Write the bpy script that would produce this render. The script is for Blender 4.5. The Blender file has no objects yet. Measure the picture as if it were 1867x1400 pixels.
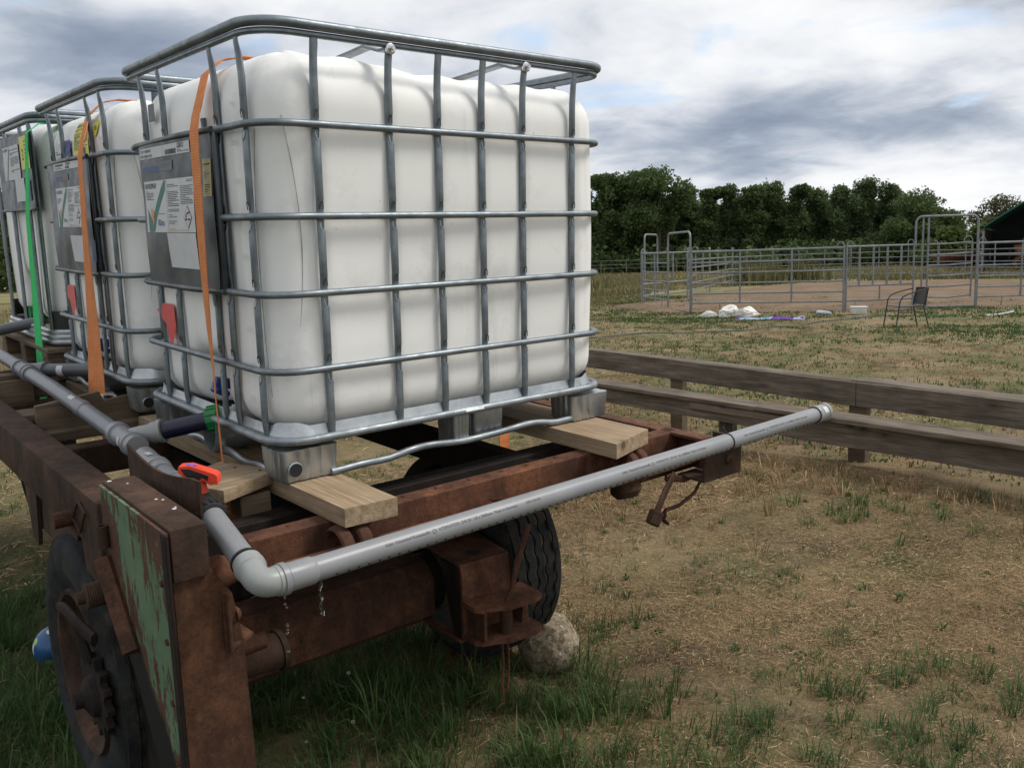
import bpy, bmesh, math, random
import numpy as np
from mathutils import Vector, Matrix

random.seed(7)
RNG = np.random.default_rng(11)
S = bpy.context.scene
COL = S.collection
R = math.radians

# ------------------------------------------------------------------ camera
# world: z up, ground at z = 0; the trailer stands slightly tilted on it (frame TM)
cam_rows = [(0.762, -0.647, -0.031), (-0.117, -0.090, -0.989), (0.637, 0.757, -0.144)]
rt = Vector(cam_rows[0]); fw = Vector(cam_rows[2]).normalized()
rt = (rt - fw * rt.dot(fw)).normalized(); up = rt.cross(fw)
cd = bpy.data.cameras.new('camera'); cam = bpy.data.objects.new('camera', cd); COL.objects.link(cam)
cam.matrix_world = Matrix(((rt.x, up.x, -fw.x, -0.935), (rt.y, up.y, -fw.y, -2.038),
                           (rt.z, up.z, -fw.z, 1.550), (0, 0, 0, 1)))
cd.sensor_width = 36; cd.lens = 30.43; cd.clip_start = 0.02; cd.clip_end = 3000
S.camera = cam

# ------------------------------------------------------------------ light
SUN_EL, SUN_AZ = R(52), R(-38)          # azimuth measured from +X towards +Y
sd = Vector((math.cos(SUN_EL) * math.cos(SUN_AZ), math.cos(SUN_EL) * math.sin(SUN_AZ), math.sin(SUN_EL)))
sl = bpy.data.lights.new('sun', 'SUN'); sl.energy = 1.4; sl.angle = R(18); sl.color = (1.0, 0.955, 0.88)
so = bpy.data.objects.new('sun', sl); COL.objects.link(so)
so.rotation_euler = (-sd).to_track_quat('-Z', 'Y').to_euler()

w = bpy.data.worlds.new('World'); S.world = w; w.use_nodes = True
nt = w.node_tree; N = nt.nodes; L = nt.links; N.clear()
def nd(t, **k):
    n = N.new(t)
    for a, b in k.items(): setattr(n, a, b)
    return n
out = nd('ShaderNodeOutputWorld'); bg = nd('ShaderNodeBackground'); bg.inputs[1].default_value = 0.1
L.new(bg.outputs[0], out.inputs[0])
sky = nd('ShaderNodeTexSky', sky_type='NISHITA'); sky.sun_disc = False
sky.sun_elevation = SUN_EL; sky.sun_rotation = R(90) - SUN_AZ
tc = nd('ShaderNodeTexCoord'); sep = nd('ShaderNodeSeparateXYZ'); L.new(tc.outputs['Generated'], sep.inputs[0])
def mth(op, a, b=None, c=None, clamp=False):
    n = nd('ShaderNodeMath', operation=op, use_clamp=clamp)
    for i, x in enumerate((a, b, c)):
        if x is None: continue
        if isinstance(x, (int, float)): n.inputs[i].default_value = x
        else: L.new(x, n.inputs[i])
    return n.outputs[0]
zc = mth('ADD', mth('MAXIMUM', sep.outputs[2], 0.0), 0.16)
px = mth('DIVIDE', sep.outputs[0], zc); py = mth('DIVIDE', sep.outputs[1], zc)
cmb = nd('ShaderNodeCombineXYZ'); L.new(px, cmb.inputs[0]); L.new(py, cmb.inputs[1])
def sky_noise(scale, detail, off, dist=0.0, rough=0.55):
    mp = nd('ShaderNodeMapping'); mp.inputs[1].default_value = off; L.new(cmb.outputs[0], mp.inputs[0])
    n = nd('ShaderNodeTexNoise'); n.inputs['Scale'].default_value = scale; n.inputs['Detail'].default_value = detail
    n.inputs['Roughness'].default_value = rough; n.inputs['Distortion'].default_value = dist
    L.new(mp.outputs[0], n.inputs['Vector']); return n.outputs['Fac']
def ramp(f, stops):
    r = nd('ShaderNodeValToRGB'); e = r.color_ramp.elements
    while len(e) < len(stops): e.new(0.5)
    for i, (p, c) in enumerate(stops): e[i].position = p; e[i].color = (*c, 1)
    L.new(f, r.inputs[0]); return r.outputs[0]
wn = nd('ShaderNodeTexNoise'); wn.inputs['Scale'].default_value = 5.0; wn.inputs['Detail'].default_value = 5; L.new(tc.outputs['Generated'], wn.inputs['Vector'])
ws = nd('ShaderNodeVectorMath', operation='MULTIPLY_ADD'); L.new(wn.outputs['Color'], ws.inputs[0]); ws.inputs[1].default_value = (0.16, 0.16, 0.06); ws.inputs[2].default_value = (-0.08, -0.08, -0.03)
warp = nd('ShaderNodeVectorMath', operation='ADD'); L.new(tc.outputs['Generated'], warp.inputs[0]); L.new(ws.outputs[0], warp.inputs[1])
def blob(d, width, amp):
    """a soft cloud bank around one compass direction (amp < 0 darkens)"""
    d = Vector(d).normalized(); k = 2.7
    s0 = nd('ShaderNodeVectorMath', operation='MULTIPLY'); L.new(warp.outputs[0], s0.inputs[0]); s0.inputs[1].default_value = (1, 1, k)
    v = nd('ShaderNodeVectorMath', operation='DISTANCE'); L.new(s0.outputs[0], v.inputs[0])
    v.inputs[1].default_value = (d.x, d.y, d.z * k)
    q = mth('DIVIDE', v.outputs['Value'], width); q = mth('MULTIPLY', q, q)
    return mth('MULTIPLY', mth('EXPONENT', mth('MULTIPLY', q, -1.0)), amp)
base_n = sky_noise(0.85, 7, (3.1, 7.7, 0), 0.35)
fine_n = sky_noise(2.6, 6, (11.0, 2.0, 0), 0.5)
cl = mth('ADD', mth('MULTIPLY', base_n, 0.72), mth('MULTIPLY', fine_n, 0.36))
BLOBS = [((0.840, 0.522, 0.150), 0.12, -0.17), ((0.777, 0.615, 0.136), 0.10, -0.12), ((0.905, 0.408, 0.118), 0.09, -0.15), ((0.808, 0.581, 0.095), 0.12, -0.10),
         ((0.243, 0.949, 0.199), 0.16, -0.15), ((0.344, 0.913, 0.215), 0.12, -0.12), ((0.913, 0.344, 0.25), 0.13, -0.06),
         ((0.873, 0.45, 0.195), 0.10, 0.10), ((0.90, 0.431, 0.055), 0.11, 0.12), ((0.75, 0.631, 0.198), 0.10, 0.07), ((0.259, 0.933, 0.28), 0.12, 0.06), ((0.60, 0.76, 0.26), 0.14, 0.06)]
for b in BLOBS: cl = mth('ADD', cl, blob(*b))
shade = ramp(cl, [(0.12, (1.15, 1.42, 1.95)), (0.26, (1.55, 1.85, 2.4)), (0.35, (2.15, 2.48, 3.0)), (0.42, (3.1, 3.35, 3.8)), (0.49, (4.2, 4.35, 4.65)), (0.57, (5.0, 5.1, 5.25)), (0.70, (5.7, 5.75, 5.8))])
gap_n = sky_noise(1.5, 5, (0.4, 5.2, 0), 0.4)
gap = mth('ADD', gap_n, blob((0.79, 0.569, 0.232), 0.075, 0.20)); gap = mth('ADD', gap, blob((0.664, 0.709, 0.238), 0.06, 0.16)); gap = mth('ADD', gap, blob((0.540, 0.80, 0.252), 0.06, 0.18))
gapm = ramp(gap, [(0.58, (0, 0, 0)), (0.72, (0.9, 0.9, 0.9))])
mx = nd('ShaderNodeMix', data_type='RGBA'); L.new(gapm, mx.inputs[0]); L.new(shade, mx.inputs[6])
sk2 = nd('ShaderNodeMix', data_type='RGBA'); sk2.inputs[0].default_value = 0.55
L.new(sky.outputs[0], sk2.inputs[6]); sk2.inputs[7].default_value = (3.1, 4.3, 5.9, 1)
L.new(sk2.outputs[2], mx.inputs[7])
L.new(mx.outputs[2], bg.inputs[0])

S.view_settings.view_transform = 'Standard'; S.view_settings.look = 'None'
S.view_settings.exposure = 0.86; S.view_settings.gamma = 1.0; S.view_settings.use_curve_mapping = False

# ------------------------------------------------------------------ trailer frame
TM = Matrix(((1.0, -0.001, -0.015, 0), (0.0, 0.999, -0.044, 0), (0.015, 0.044, 0.999, 0.9835), (0, 0, 0, 1)))
_q = TM.to_3x3().to_quaternion(); TM = Matrix.Translation((0, 0, 0.9835)) @ _q.to_matrix().to_4x4()
def TW(p): return TM @ Vector(p)

# ------------------------------------------------------------------ mesh building
def V(*a): return Vector(a)
class MB:
    def __init__(s): s.v = []; s.f = []; s.m = []
    def add(s, vs, fs, mat=0):
        o = len(s.v); s.v += [tuple(x) for x in vs]
        for f in fs: s.f.append(tuple(i + o for i in f)); s.m.append(mat)
    def box(s, c, size, rot=None, bev=0.0, mat=0, seg=1, fn=None):
        hx, hy, hz = (x / 2 for x in size); c = Vector(c)
        bm = bmesh.new(); bmesh.ops.create_cube(bm, size=1)
        for v in bm.verts: v.co = Vector((v.co.x * 2 * hx, v.co.y * 2 * hy, v.co.z * 2 * hz))
        if bev > 0: bmesh.ops.bevel(bm, geom=list(bm.edges), offset=bev, segments=seg, affect='EDGES', profile=0.6)
        bm.verts.index_update()
        vs = []
        for v in bm.verts:
            p = v.co.copy()
            if fn: p = fn(p)
            if rot is not None: p = rot @ p
            vs.append(c + p)
        s.add(vs, [[v.index for v in f.verts] for f in bm.faces], mat); bm.free()
    def bx(s, x0, x1, y0, y1, z0, z1, bev=0.0, mat=0, seg=1):
        s.box(((x0 + x1) / 2, (y0 + y1) / 2, (z0 + z1) / 2), (abs(x1 - x0), abs(y1 - y0), abs(z1 - z0)), None, bev, mat, seg)
    def tube(s, pts, r, n=12, closed=False, mat=0, r2=None, caps=True, side=None, prof=None):
        """round / elliptical / profiled sweep; r may be a list; side = fixed width direction"""
        P = [Vector(p) for p in pts]; k = len(P)
        T = []
        for i in range(k):
            a = P[(i - 1) % k] if (closed or i > 0) else P[i]; b = P[(i + 1) % k] if (closed or i < k - 1) else P[i]
            T.append((b - a).normalized())
        if side is not None: u = Vector(side)
        else:
            u = Vector((0, 0, 1)) if abs(T[0].z) < 0.9 else Vector((1, 0, 0))
        vs = []; pr = prof or [(math.cos(2 * math.pi * j / n), math.sin(2 * math.pi * j / n)) for j in range(n)]
        n = len(pr)
        for i in range(k):
            if side is not None: u = Vector(side)
            u = (u - T[i] * u.dot(T[i])).normalized(); w_ = T[i].cross(u)
            ra = r[i] if isinstance(r, (list, tuple)) else r
            rb = ra if r2 is None else (r2[i] if isinstance(r2, (list, tuple)) else r2)
            for (cx, cy) in pr: vs.append(P[i] + u * (cx * ra) + w_ * (cy * rb))
        fs = []
        for i in range(k if closed else k - 1):
            j = (i + 1) % k
            for q in range(n):
                q2 = (q + 1) % n; fs.append((i * n + q, i * n + q2, j * n + q2, j * n + q))
        if caps and not closed:
            fs.append(tuple(range(n - 1, -1, -1))); fs.append(tuple(range((k - 1) * n, k * n)))
        s.add(vs, fs, mat)
    def lathe(s, o, ax, prof, n=24, mat=0, caps=True):
        o = Vector(o); ax = Vector(ax).normalized(); a = Vector((0, 0, 1)) if abs(ax.z) < 0.9 else Vector((1, 0, 0))
        u = ax.cross(a).normalized(); w_ = ax.cross(u); vs = []
        for (t, r) in prof:
            for j in range(n):
                A = 2 * math.pi * j / n; vs.append(o + ax * t + u * (r * math.cos(A)) + w_ * (r * math.sin(A)))
        fs = []
        for i in range(len(prof) - 1):
            for q in range(n):
                q2 = (q + 1) % n; fs.append((i * n + q, i * n + q2, (i + 1) * n + q2, (i + 1) * n + q))
        if caps: fs.append(tuple(range(n - 1, -1, -1))); fs.append(tuple(range((len(prof) - 1) * n, len(prof) * n)))
        s.add(vs, fs, mat)
    def prism(s, poly, ext, mat=0):
        P = [Vector(p) for p in poly]; e = Vector(ext); n = len(P)
        fs = [tuple(range(n)), tuple(range(2 * n - 1, n - 1, -1))]
        for i in range(n): j = (i + 1) % n; fs.append((i, i + n, j + n, j))
        s.add(P + [p + e for p in P], fs, mat)
    def ribbon(s, st, th=0.0022, mat=0):
        """st: list of (centre, width vector, normal)"""
        vs = []
        for (c, wv, nv) in st:
            c = Vector(c); wv = Vector(wv); nv = Vector(nv).normalized() * th / 2
            vs += [c - wv / 2 - nv, c + wv / 2 - nv, c + wv / 2 + nv, c - wv / 2 + nv]
        fs = []
        for i in range(len(st) - 1):
            for q in range(4): fs.append((i * 4 + q, i * 4 + (q + 1) % 4, i * 4 + 4 + (q + 1) % 4, i * 4 + 4 + q))
        fs += [(3, 2, 1, 0), tuple((len(st) - 1) * 4 + q for q in range(4))]
        s.add(vs, fs, mat)
    def build(s, name, mats, parent=None, base=(0, 0, 0), kind=None, label=None, smooth=True, ang=35):
        me = bpy.data.meshes.new(name); b = Vector(base)
        me.from_pydata([(x[0] - b.x, x[1] - b.y, x[2] - b.z) for x in s.v], [], s.f)
        if not isinstance(mats, (list, tuple)): mats = [mats]
        for m in mats: me.materials.append(m)
        if len(mats) > 1: me.polygons.foreach_set('material_index', s.m)
        bm = bmesh.new(); bm.from_mesh(me); bmesh.ops.recalc_face_normals(bm, faces=bm.faces); bm.to_mesh(me); bm.free()
        if smooth:
            me.polygons.foreach_set('use_smooth', [True] * len(me.polygons)); me.set_sharp_from_angle(angle=R(ang))
        me.update()
        o = bpy.data.objects.new(name, me); COL.objects.link(o)
        if parent: o.parent = parent
        if kind: o['kind'] = kind
        if label: o['label'] = label
        return o

def tag(o, label, cat, group=None):
    o['label'] = label; o['category'] = cat
    if group: o['group'] = group
    return o
def thing(name, label, cat, base=(0, 0, 0), frame=None, group=None):
    o = bpy.data.objects.new(name, None); COL.objects.link(o); o.empty_display_size = 0.1
    o.matrix_world = (frame if frame is not None else Matrix()) @ Matrix.Translation(base)
    return tag(o, label, cat, group)
class TH:
    """a thing plus its builder: parts are given in the thing's frame"""
    def __init__(s, name, label, cat, base, frame=None, group=None):
        s.b = base; s.o = thing(name, label, cat, base, frame, group)
    def part(s, name, mb, mats, parent=None, **k):
        return mb.build(name, mats, parent or s.o, s.b, **k)
def single(name, mb, mats, label, cat, base, frame=None, group=None, **k):
    o = mb.build(name, mats, None, base, **k)
    o.matrix_world = (frame if frame is not None else Matrix()) @ Matrix.Translation(base)
    return tag(o, label, cat, group)
def copy_tree(o, parent=None):
    c = o.copy(); COL.objects.link(c)
    if parent: c.parent = parent
    for ch in list(o.children): copy_tree(ch, c)
    return c
_tm = {}
def text2d(s, size=1.0, bold=False):
    k = (s, bold)
    if k not in _tm:
        cu = bpy.data.curves.new('t', 'FONT'); cu.body = s; cu.size = 1.0; cu.resolution_u = 2
        if bold: cu.offset = 0.012
        ob = bpy.data.objects.new('t', cu); COL.objects.link(ob); bpy.context.view_layer.update()
        me = ob.to_mesh(); vs = [(v.co.x, v.co.y) for v in me.vertices]; fs = [tuple(p.vertices) for p in me.polygons]
        ob.to_mesh_clear(); bpy.data.objects.remove(ob); bpy.data.curves.remove(cu); _tm[k] = (vs, fs)
    vs, fs = _tm[k]
    return [(x * size, y * size) for x, y in vs], fs
def text_w(s, size, bold=False):
    vs, _ = text2d(s, size, bold); return max(v[0] for v in vs) if vs else 0

# ------------------------------------------------------------------ materials
class MT:
    def __init__(s, name, rough=0.6, metal=0.0, spec=0.5):
        s.m = bpy.data.materials.new(name); s.m.use_nodes = True; s.t = s.m.node_tree
        s.p = s.t.nodes['Principled BSDF']; s.p.inputs['Roughness'].default_value = rough
        s.p.inputs['Metallic'].default_value = metal; s.p.inputs['Specular IOR Level'].default_value = spec
        s.tc = s.t.nodes.new('ShaderNodeTexCoord'); s.co = s.tc.outputs['Object']
    def n(s, t, **k):
        x = s.t.nodes.new(t)
        for a, b in k.items(): setattr(x, a, b)
        return x
    def l(s, a, b): s.t.links.new(a, b)
    def noise(s, scale, detail=5, rough=0.6, stretch=None, dist=0.0, off=(0, 0, 0), co=None):
        mp = s.n('ShaderNodeMapping'); mp.inputs[3].default_value = stretch or (1, 1, 1); mp.inputs[1].default_value = off
        s.l(co or s.co, mp.inputs[0]); x = s.n('ShaderNodeTexNoise'); x.inputs['Scale'].default_value = scale
        x.inputs['Detail'].default_value = detail; x.inputs['Roughness'].default_value = rough; x.inputs['Distortion'].default_value = dist
        s.l(mp.outputs[0], x.inputs['Vector']); return x.outputs['Fac']
    def ramp(s, f, stops, interp='LINEAR'):
        r = s.n('ShaderNodeValToRGB'); r.color_ramp.interpolation = interp; e = r.color_ramp.elements
        while len(e) < len(stops): e.new(0.5)
        for i, (p, c) in enumerate(stops):
            e[i].position = p; e[i].color = (*c, 1) if isinstance(c, tuple) else (c, c, c, 1)
        s.l(f, r.inputs[0]); return r.outputs[0]
    def mix(s, f, a, b, mode='MIX'):
        x = s.n('ShaderNodeMix', data_type='RGBA', blend_type=mode)
        for i, q in ((0, f), (6, a), (7, b)):
            if isinstance(q, (int, float)): x.inputs[i].default_value = q if i == 0 else (q, q, q, 1)
            elif isinstance(q, tuple): x.inputs[i].default_value = (*q, 1)
            else: s.l(q, x.inputs[i])
        return x.outputs[2]
    def math(s, op, a, b=None, clamp=False):
        x = s.n('ShaderNodeMath', operation=op, use_clamp=clamp)
        for i, q in enumerate((a, b)):
            if q is None: continue
            if isinstance(q, (int, float)): x.inputs[i].default_value = q
            else: s.l(q, x.inputs[i])
        return x.outputs[0]
    def bump(s, h, strength=0.3, dist=0.01, prev=None):
        b = s.n('ShaderNodeBump'); b.inputs['Strength'].default_value = strength; b.inputs['Distance'].default_value = dist
        s.l(h, b.inputs['Height'])
        if prev is not None: s.l(prev, b.inputs['Normal'])
        s.l(b.outputs[0], s.p.inputs['Normal']); return b.outputs[0]
    def color(s, c):
        if isinstance(c, tuple): s.p.inputs['Base Color'].default_value = (*c, 1)
        else: s.l(c, s.p.inputs['Base Color'])
    def rough(s, r): s.l(r, s.p.inputs['Roughness'])
def simple(name, cols, scale=20, rough=0.6, metal=0.0, bump=0.0, bscale=80, stretch=None, bd=0.004, spec=0.5, detail=5):
    t = MT(name, rough, metal, spec)
    if len(cols) == 1: t.color(cols[0])
    else:
        k = len(cols); t.color(t.ramp(t.noise(scale, detail, stretch=stretch), [(0.3 + 0.4 * i / (k - 1), c) for i, c in enumerate(cols)]))
    if bump: t.bump(t.noise(bscale, 4, stretch=stretch), bump, bd)
    return t.m
def rust(name, cols, scale=9, dark=(0.028, 0.014, 0.010), amt=0.5):
    t = MT(name, 0.82, 0.0, 0.25)
    a = t.ramp(t.noise(scale, 8, 0.7), [(0.30, cols[0]), (0.5, cols[1]), (0.68, cols[2])])
    f = t.noise(scale * 9, 5, 0.7, off=(3, 1, 2)); sp = t.ramp(f, [(0.45, 0.0), (0.66, amt)])
    c = t.mix(sp, a, dark); s2 = t.ramp(t.noise(scale * 13, 4, 0.7, off=(9, 0, 4)), [(0.60, 0.0), (0.74, 0.45)])
    c = t.mix(s2, c, tuple(min(1, x * 1.5) for x in cols[2]))
    st_ = t.ramp(t.noise(scale * 0.9, 6, 0.7, stretch=(2.5, 2.5, 0.5), off=(7, 1, 3)), [(0.48, 0.0), (0.66, 0.6)]); c = t.mix(st_, c, tuple(x * 0.55 for x in cols[0])); t.color(c)
    b_ = t.bump(t.noise(scale * 2.2, 7, 0.8, off=(5, 5, 0)), 0.5, 0.006); t.bump(t.noise(scale * 16, 6, 0.75), 0.5, 0.002, b_)
    return t.m
M = {}
M['rust'] = rust('rusty_steel', [(0.040, 0.020, 0.013), (0.092, 0.042, 0.024), (0.165, 0.074, 0.038)])
M['rust_red'] = rust('red_rusty_steel', [(0.052, 0.024, 0.015), (0.120, 0.050, 0.028), (0.21, 0.088, 0.042)], 6)
M['rust_dark'] = rust('dark_brown_steel', [(0.027, 0.017, 0.012), (0.058, 0.033, 0.022), (0.105, 0.056, 0.034)], 6, amt=0.4)
M['rust_black'] = rust('near_black_steel', [(0.008, 0.007, 0.007), (0.016, 0.012, 0.010), (0.035, 0.020, 0.015)], 6)  # near-black tone for drum, brake parts, inner beams and bracket cheek

def green_plate():
    t = MT('chipped_green_paint', 0.7, 0, 0.3)
    g = t.ramp(t.noise(14, 4), [(0.3, (0.085, 0.145, 0.082)), (0.7, (0.125, 0.19, 0.112))])
    r_ = t.ramp(t.noise(11, 7, 0.7), [(0.3, (0.045, 0.022, 0.016)), (0.6, (0.10, 0.042, 0.027))])
    a = t.noise(6.5, 9, 0.78, stretch=(1, 2.6, 0.8), off=(0.3, 1.35, 0.2), dist=0.3)
    b = t.noise(60, 3, 0.6, stretch=(1, 1.6, 0.35))
    sep_ = t.n('ShaderNodeSeparateXYZ'); t.l(t.co, sep_.inputs[0])
    # paint survives in a diagonal band across the plate
    yy = t.math('ADD', sep_.outputs[1], 0.55); zz = t.math('SUBTRACT', sep_.outputs[2], 1.0)
    q = t.math('ADD', t.math('SUBTRACT', zz, t.math('MULTIPLY', yy, 1.05)), 0.147)
    d = t.math('ABSOLUTE', t.math('SUBTRACT', q, 0.155)); band = t.math('SUBTRACT', 0.46, t.math('MULTIPLY', d, 3.6))
    band = t.math('SUBTRACT', band, t.math('MULTIPLY', t.math('MAXIMUM', t.math('ADD', yy, 0.02), 0.0), 1.6))
    f = t.math('ADD', t.math('MULTIPLY', a, 1.05), t.math('MULTIPLY', b, 0.30)); f = t.math('ADD', f, t.math('MULTIPLY', band, 0.17))
    k = t.ramp(f, [(0.665, 0.0), (0.675, 1.0)]); c = t.mix(k, r_, g)
    e = t.math('ADD', q, t.math('MULTIPLY', t.noise(9, 4, stretch=(1, 1, 0.4)), 0.12))
    g2 = t.ramp(t.math('ADD', e, 1.0), [(0.955, 1.0), (0.985, 0.0)])  # near-black lower corner: shadow and grease put into the plate colour
    t.color(t.mix(g2, c, (0.010, 0.010, 0.009))); t.bump(t.math('ADD', k, t.math('MULTIPLY', b, 0.5)), 0.4, 0.0015)
    return t.m
M['green'] = green_plate()

def galv(name, lo, hi, rough=0.42, metal=0.75, sc=18):
    t = MT(name, rough, metal)
    t.color(t.ramp(t.noise(sc, 7, 0.65), [(0.3, lo), (0.7, hi)]))
    t.rough(t.ramp(t.noise(sc * 2.2, 4), [(0.3, rough - 0.1), (0.7, rough + 0.12)]))
    t.bump(t.noise(sc * 12, 3), 0.10, 0.001)
    return t.m
M['cage'] = galv('dull_galvanised_tube', (0.13, 0.155, 0.175), (0.25, 0.285, 0.305), 0.44, 0.7)
M['galv'] = galv('bright_galvanised_sheet', (0.30, 0.33, 0.345), (0.60, 0.63, 0.64), 0.36, 0.8, 9)
M['galvtube'] = galv('galvanised_base_tube', (0.17, 0.195, 0.215), (0.34, 0.37, 0.385), 0.50, 0.65, 14)
M['plate'] = galv('grey_steel_plate', (0.030, 0.038, 0.045), (0.085, 0.10, 0.112), 0.42, 0.45, 6)
M['fencegalv'] = galv('weathered_galvanised_fence', (0.15, 0.165, 0.17), (0.27, 0.285, 0.29), 0.5, 0.5, 6)

def tank_mat():
    t = MT('milky_white_plastic', 0.42, 0, 0.45)
    a = t.ramp(t.noise(1.6, 4), [(0.3, (0.80, 0.80, 0.775)), (0.7, (0.86, 0.86, 0.835))])
    st = t.noise(9, 6, 0.75, stretch=(3.2, 3.2, 0.22)); st = t.ramp(st, [(0.56, 0.0), (0.82, 0.55)])
    sep_ = t.n('ShaderNodeSeparateXYZ'); t.l(t.co, sep_.inputs[0])
    low = t.ramp(sep_.outputs[2], [(0.10, 1.0), (0.32, 0.45), (0.75, 0.16), (1.0, 0.50)])
    c = t.mix(t.math('MULTIPLY', st, low), a, (0.25, 0.235, 0.21))
    bl = t.ramp(t.noise(5, 7, 0.7, off=(4, 4, 1)), [(0.54, 0.0), (0.80, 0.55)])
    c = t.mix(t.math('MULTIPLY', bl, 0.7), c, (0.34, 0.33, 0.31))
    sp = t.ramp(t.noise(110, 2, 0.5, off=(2, 7, 3)), [(0.755, 0.0), (0.78, 0.6)])
    c = t.mix(sp, c, (0.12, 0.11, 0.09)); t.color(c)
    t.bump(t.noise(14, 3), 0.12, 0.004)
    t.p.inputs['Subsurface Weight'].default_value = 0.12; t.p.inputs['Subsurface Radius'].default_value = (0.03, 0.03, 0.028)
    t.p.inputs['Subsurface Scale'].default_value = 1.0
    return t.m
M['tank'] = tank_mat()

def wood(name, lo, mid, hi, axis=1, sc=6, rough=0.8, knots=True, weather=0.0):
    """grain runs along the given object axis"""
    t = MT(name, rough, 0, 0.2); st = [9.0, 9.0, 9.0]; st[axis] = 0.55
    g = t.noise(sc, 7, 0.62, stretch=tuple(st), dist=0.35)
    st2 = [34.0] * 3; st2[axis] = 1.1; f = t.noise(sc, 4, 0.6, stretch=tuple(st2))
    c = t.ramp(t.math('ADD', t.math('MULTIPLY', g, 0.65), t.math('MULTIPLY', f, 0.35)), [(0.34, lo), (0.5, mid), (0.64, hi)])
    if knots:
        st3 = [7.0] * 3; st3[axis] = 3.0
        vo = t.n('ShaderNodeTexVoronoi'); vo.inputs['Scale'].default_value = 1.0
        mp = t.n('ShaderNodeMapping'); mp.inputs[3].default_value = tuple(st3); t.l(t.co, mp.inputs[0]); t.l(mp.outputs[0], vo.inputs['Vector'])
        k = t.ramp(vo.outputs['Distance'], [(0.07, 0.85), (0.12, 0.35), (0.24, 0.0)]); c = t.mix(k, c, tuple(x * 0.42 for x in lo))
    s_ = t.ramp(t.noise(3.2, 5, off=(2, 2, 8)), [(0.40, 0.0), (0.75, 0.5 + weather)])
    c = t.mix(s_, c, tuple(x * 0.5 for x in lo)); t.color(c); t.bump(f, 0.35, 0.0025)
    return t.m
NEWW = ((0.20, 0.135, 0.080), (0.32, 0.235, 0.15), (0.43, 0.335, 0.225))
OLDW = ((0.070, 0.054, 0.040), (0.145, 0.118, 0.090), (0.235, 0.195, 0.155))
M['wood_y'] = wood('pine_plank', *NEWW, axis=1); M['wood_x'] = wood('pine_board', *NEWW, axis=0)
M['wood_brown_x'] = wood('weathered_brown_board', (0.10, 0.072, 0.048), (0.16, 0.118, 0.08), (0.22, 0.168, 0.118), axis=0)
M['wood_brown_y'] = wood('weathered_brown_plank', (0.10, 0.072, 0.048), (0.16, 0.118, 0.08), (0.22, 0.168, 0.118), axis=1)
M['old_y'] = wood('old_grey_board', *OLDW, axis=1, sc=4); M['old_z'] = wood('old_grey_post', *OLDW, axis=2, sc=4)
M['pale_y'] = wood('paler_brown_board', (0.13, 0.098, 0.075), (0.19, 0.148, 0.115), (0.25, 0.20, 0.16), axis=1, sc=4)

def pipe_mat(name, lo, hi, rough=0.38):
    t = MT(name, rough, 0, 0.45); c = t.ramp(t.noise(7, 5), [(0.3, lo), (0.7, hi)])
    d = t.ramp(t.noise(26, 6, 0.7), [(0.60, 0.0), (0.80, 0.4)]); c = t.mix(d, c, tuple(x * 0.55 for x in lo)); t.color(c)
    t.bump(t.noise(60, 3), 0.06, 0.001); return t.m
M['pvc'] = pipe_mat('grey_plastic_pipe', (0.20, 0.206, 0.216), (0.245, 0.25, 0.26))
M['pvc_light'] = pipe_mat('pale_grey_fitting', (0.235, 0.248, 0.24), (0.29, 0.303, 0.29))
M['pvc_dark'] = pipe_mat('dark_grey_pipe', (0.075, 0.08, 0.088), (0.10, 0.107, 0.117))
M['pvc_mid'] = pipe_mat('bluish_grey_pipe', (0.13, 0.138, 0.155), (0.17, 0.18, 0.20))
M['navy'] = pipe_mat('navy_blue_pipe', (0.009, 0.010, 0.030), (0.015, 0.016, 0.042), 0.4)
M['black'] = simple('black_plastic', [(0.012, 0.012, 0.013), (0.022, 0.022, 0.024)], 30, 0.45)
M['rubber'] = simple('black_rubber_seal', [(0.010, 0.010, 0.010)], 30, 0.6)
M['red'] = simple('orange_red_plastic', [(0.68, 0.055, 0.028), (0.76, 0.075, 0.035)], 12, 0.4)
M['blue'] = simple('blue_plastic', [(0.010, 0.035, 0.17), (0.014, 0.045, 0.22)], 12, 0.45)
M['bluedot'] = simple('bright_blue_dot', [(0.03, 0.13, 0.62)], 12, 0.45)
M['greencap'] = simple('green_plastic_cap', [(0.004, 0.135, 0.03), (0.006, 0.19, 0.045)], 16, 0.4)
M['white'] = simple('off_white_plastic', [(0.55, 0.55, 0.53), (0.62, 0.62, 0.60)], 9, 0.5)
M['bolt'] = simple('zinc_bolt', [(0.55, 0.56, 0.57), (0.7, 0.7, 0.7)], 60, 0.3, 0.9)
M['pipeink'] = simple('dark_grey_print', [(0.06, 0.062, 0.066)], 60, 0.6)
M['hole'] = simple('dark_drilled_hole', [(0.01, 0.01, 0.012)], 60, 0.8)
M['paper'] = simple('dusty_white_label', [(0.50, 0.51, 0.52), (0.58, 0.59, 0.60)], 14, 0.55)
M['ink'] = simple('black_print', [(0.02, 0.02, 0.022)], 60, 0.6)
M['greyink'] = simple('grey_print', [(0.16, 0.165, 0.17)], 60, 0.6)
M['yellow'] = simple('yellow_label', [(0.60, 0.56, 0.05), (0.66, 0.61, 0.08)], 20, 0.5)
M['paleyellow'] = simple('pale_yellow_label', [(0.56, 0.53, 0.20), (0.62, 0.58, 0.24)], 20, 0.5)
M['labgreen'] = simple('green_print', [(0.01, 0.13, 0.09)], 20, 0.5)
M['labblue'] = simple('blue_print', [(0.015, 0.055, 0.22)], 20, 0.5)
M['laborange'] = simple('orange_print', [(0.55, 0.25, 0.07)], 20, 0.5)
M['labred'] = simple('red_print', [(0.35, 0.05, 0.05)], 20, 0.5)
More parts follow.
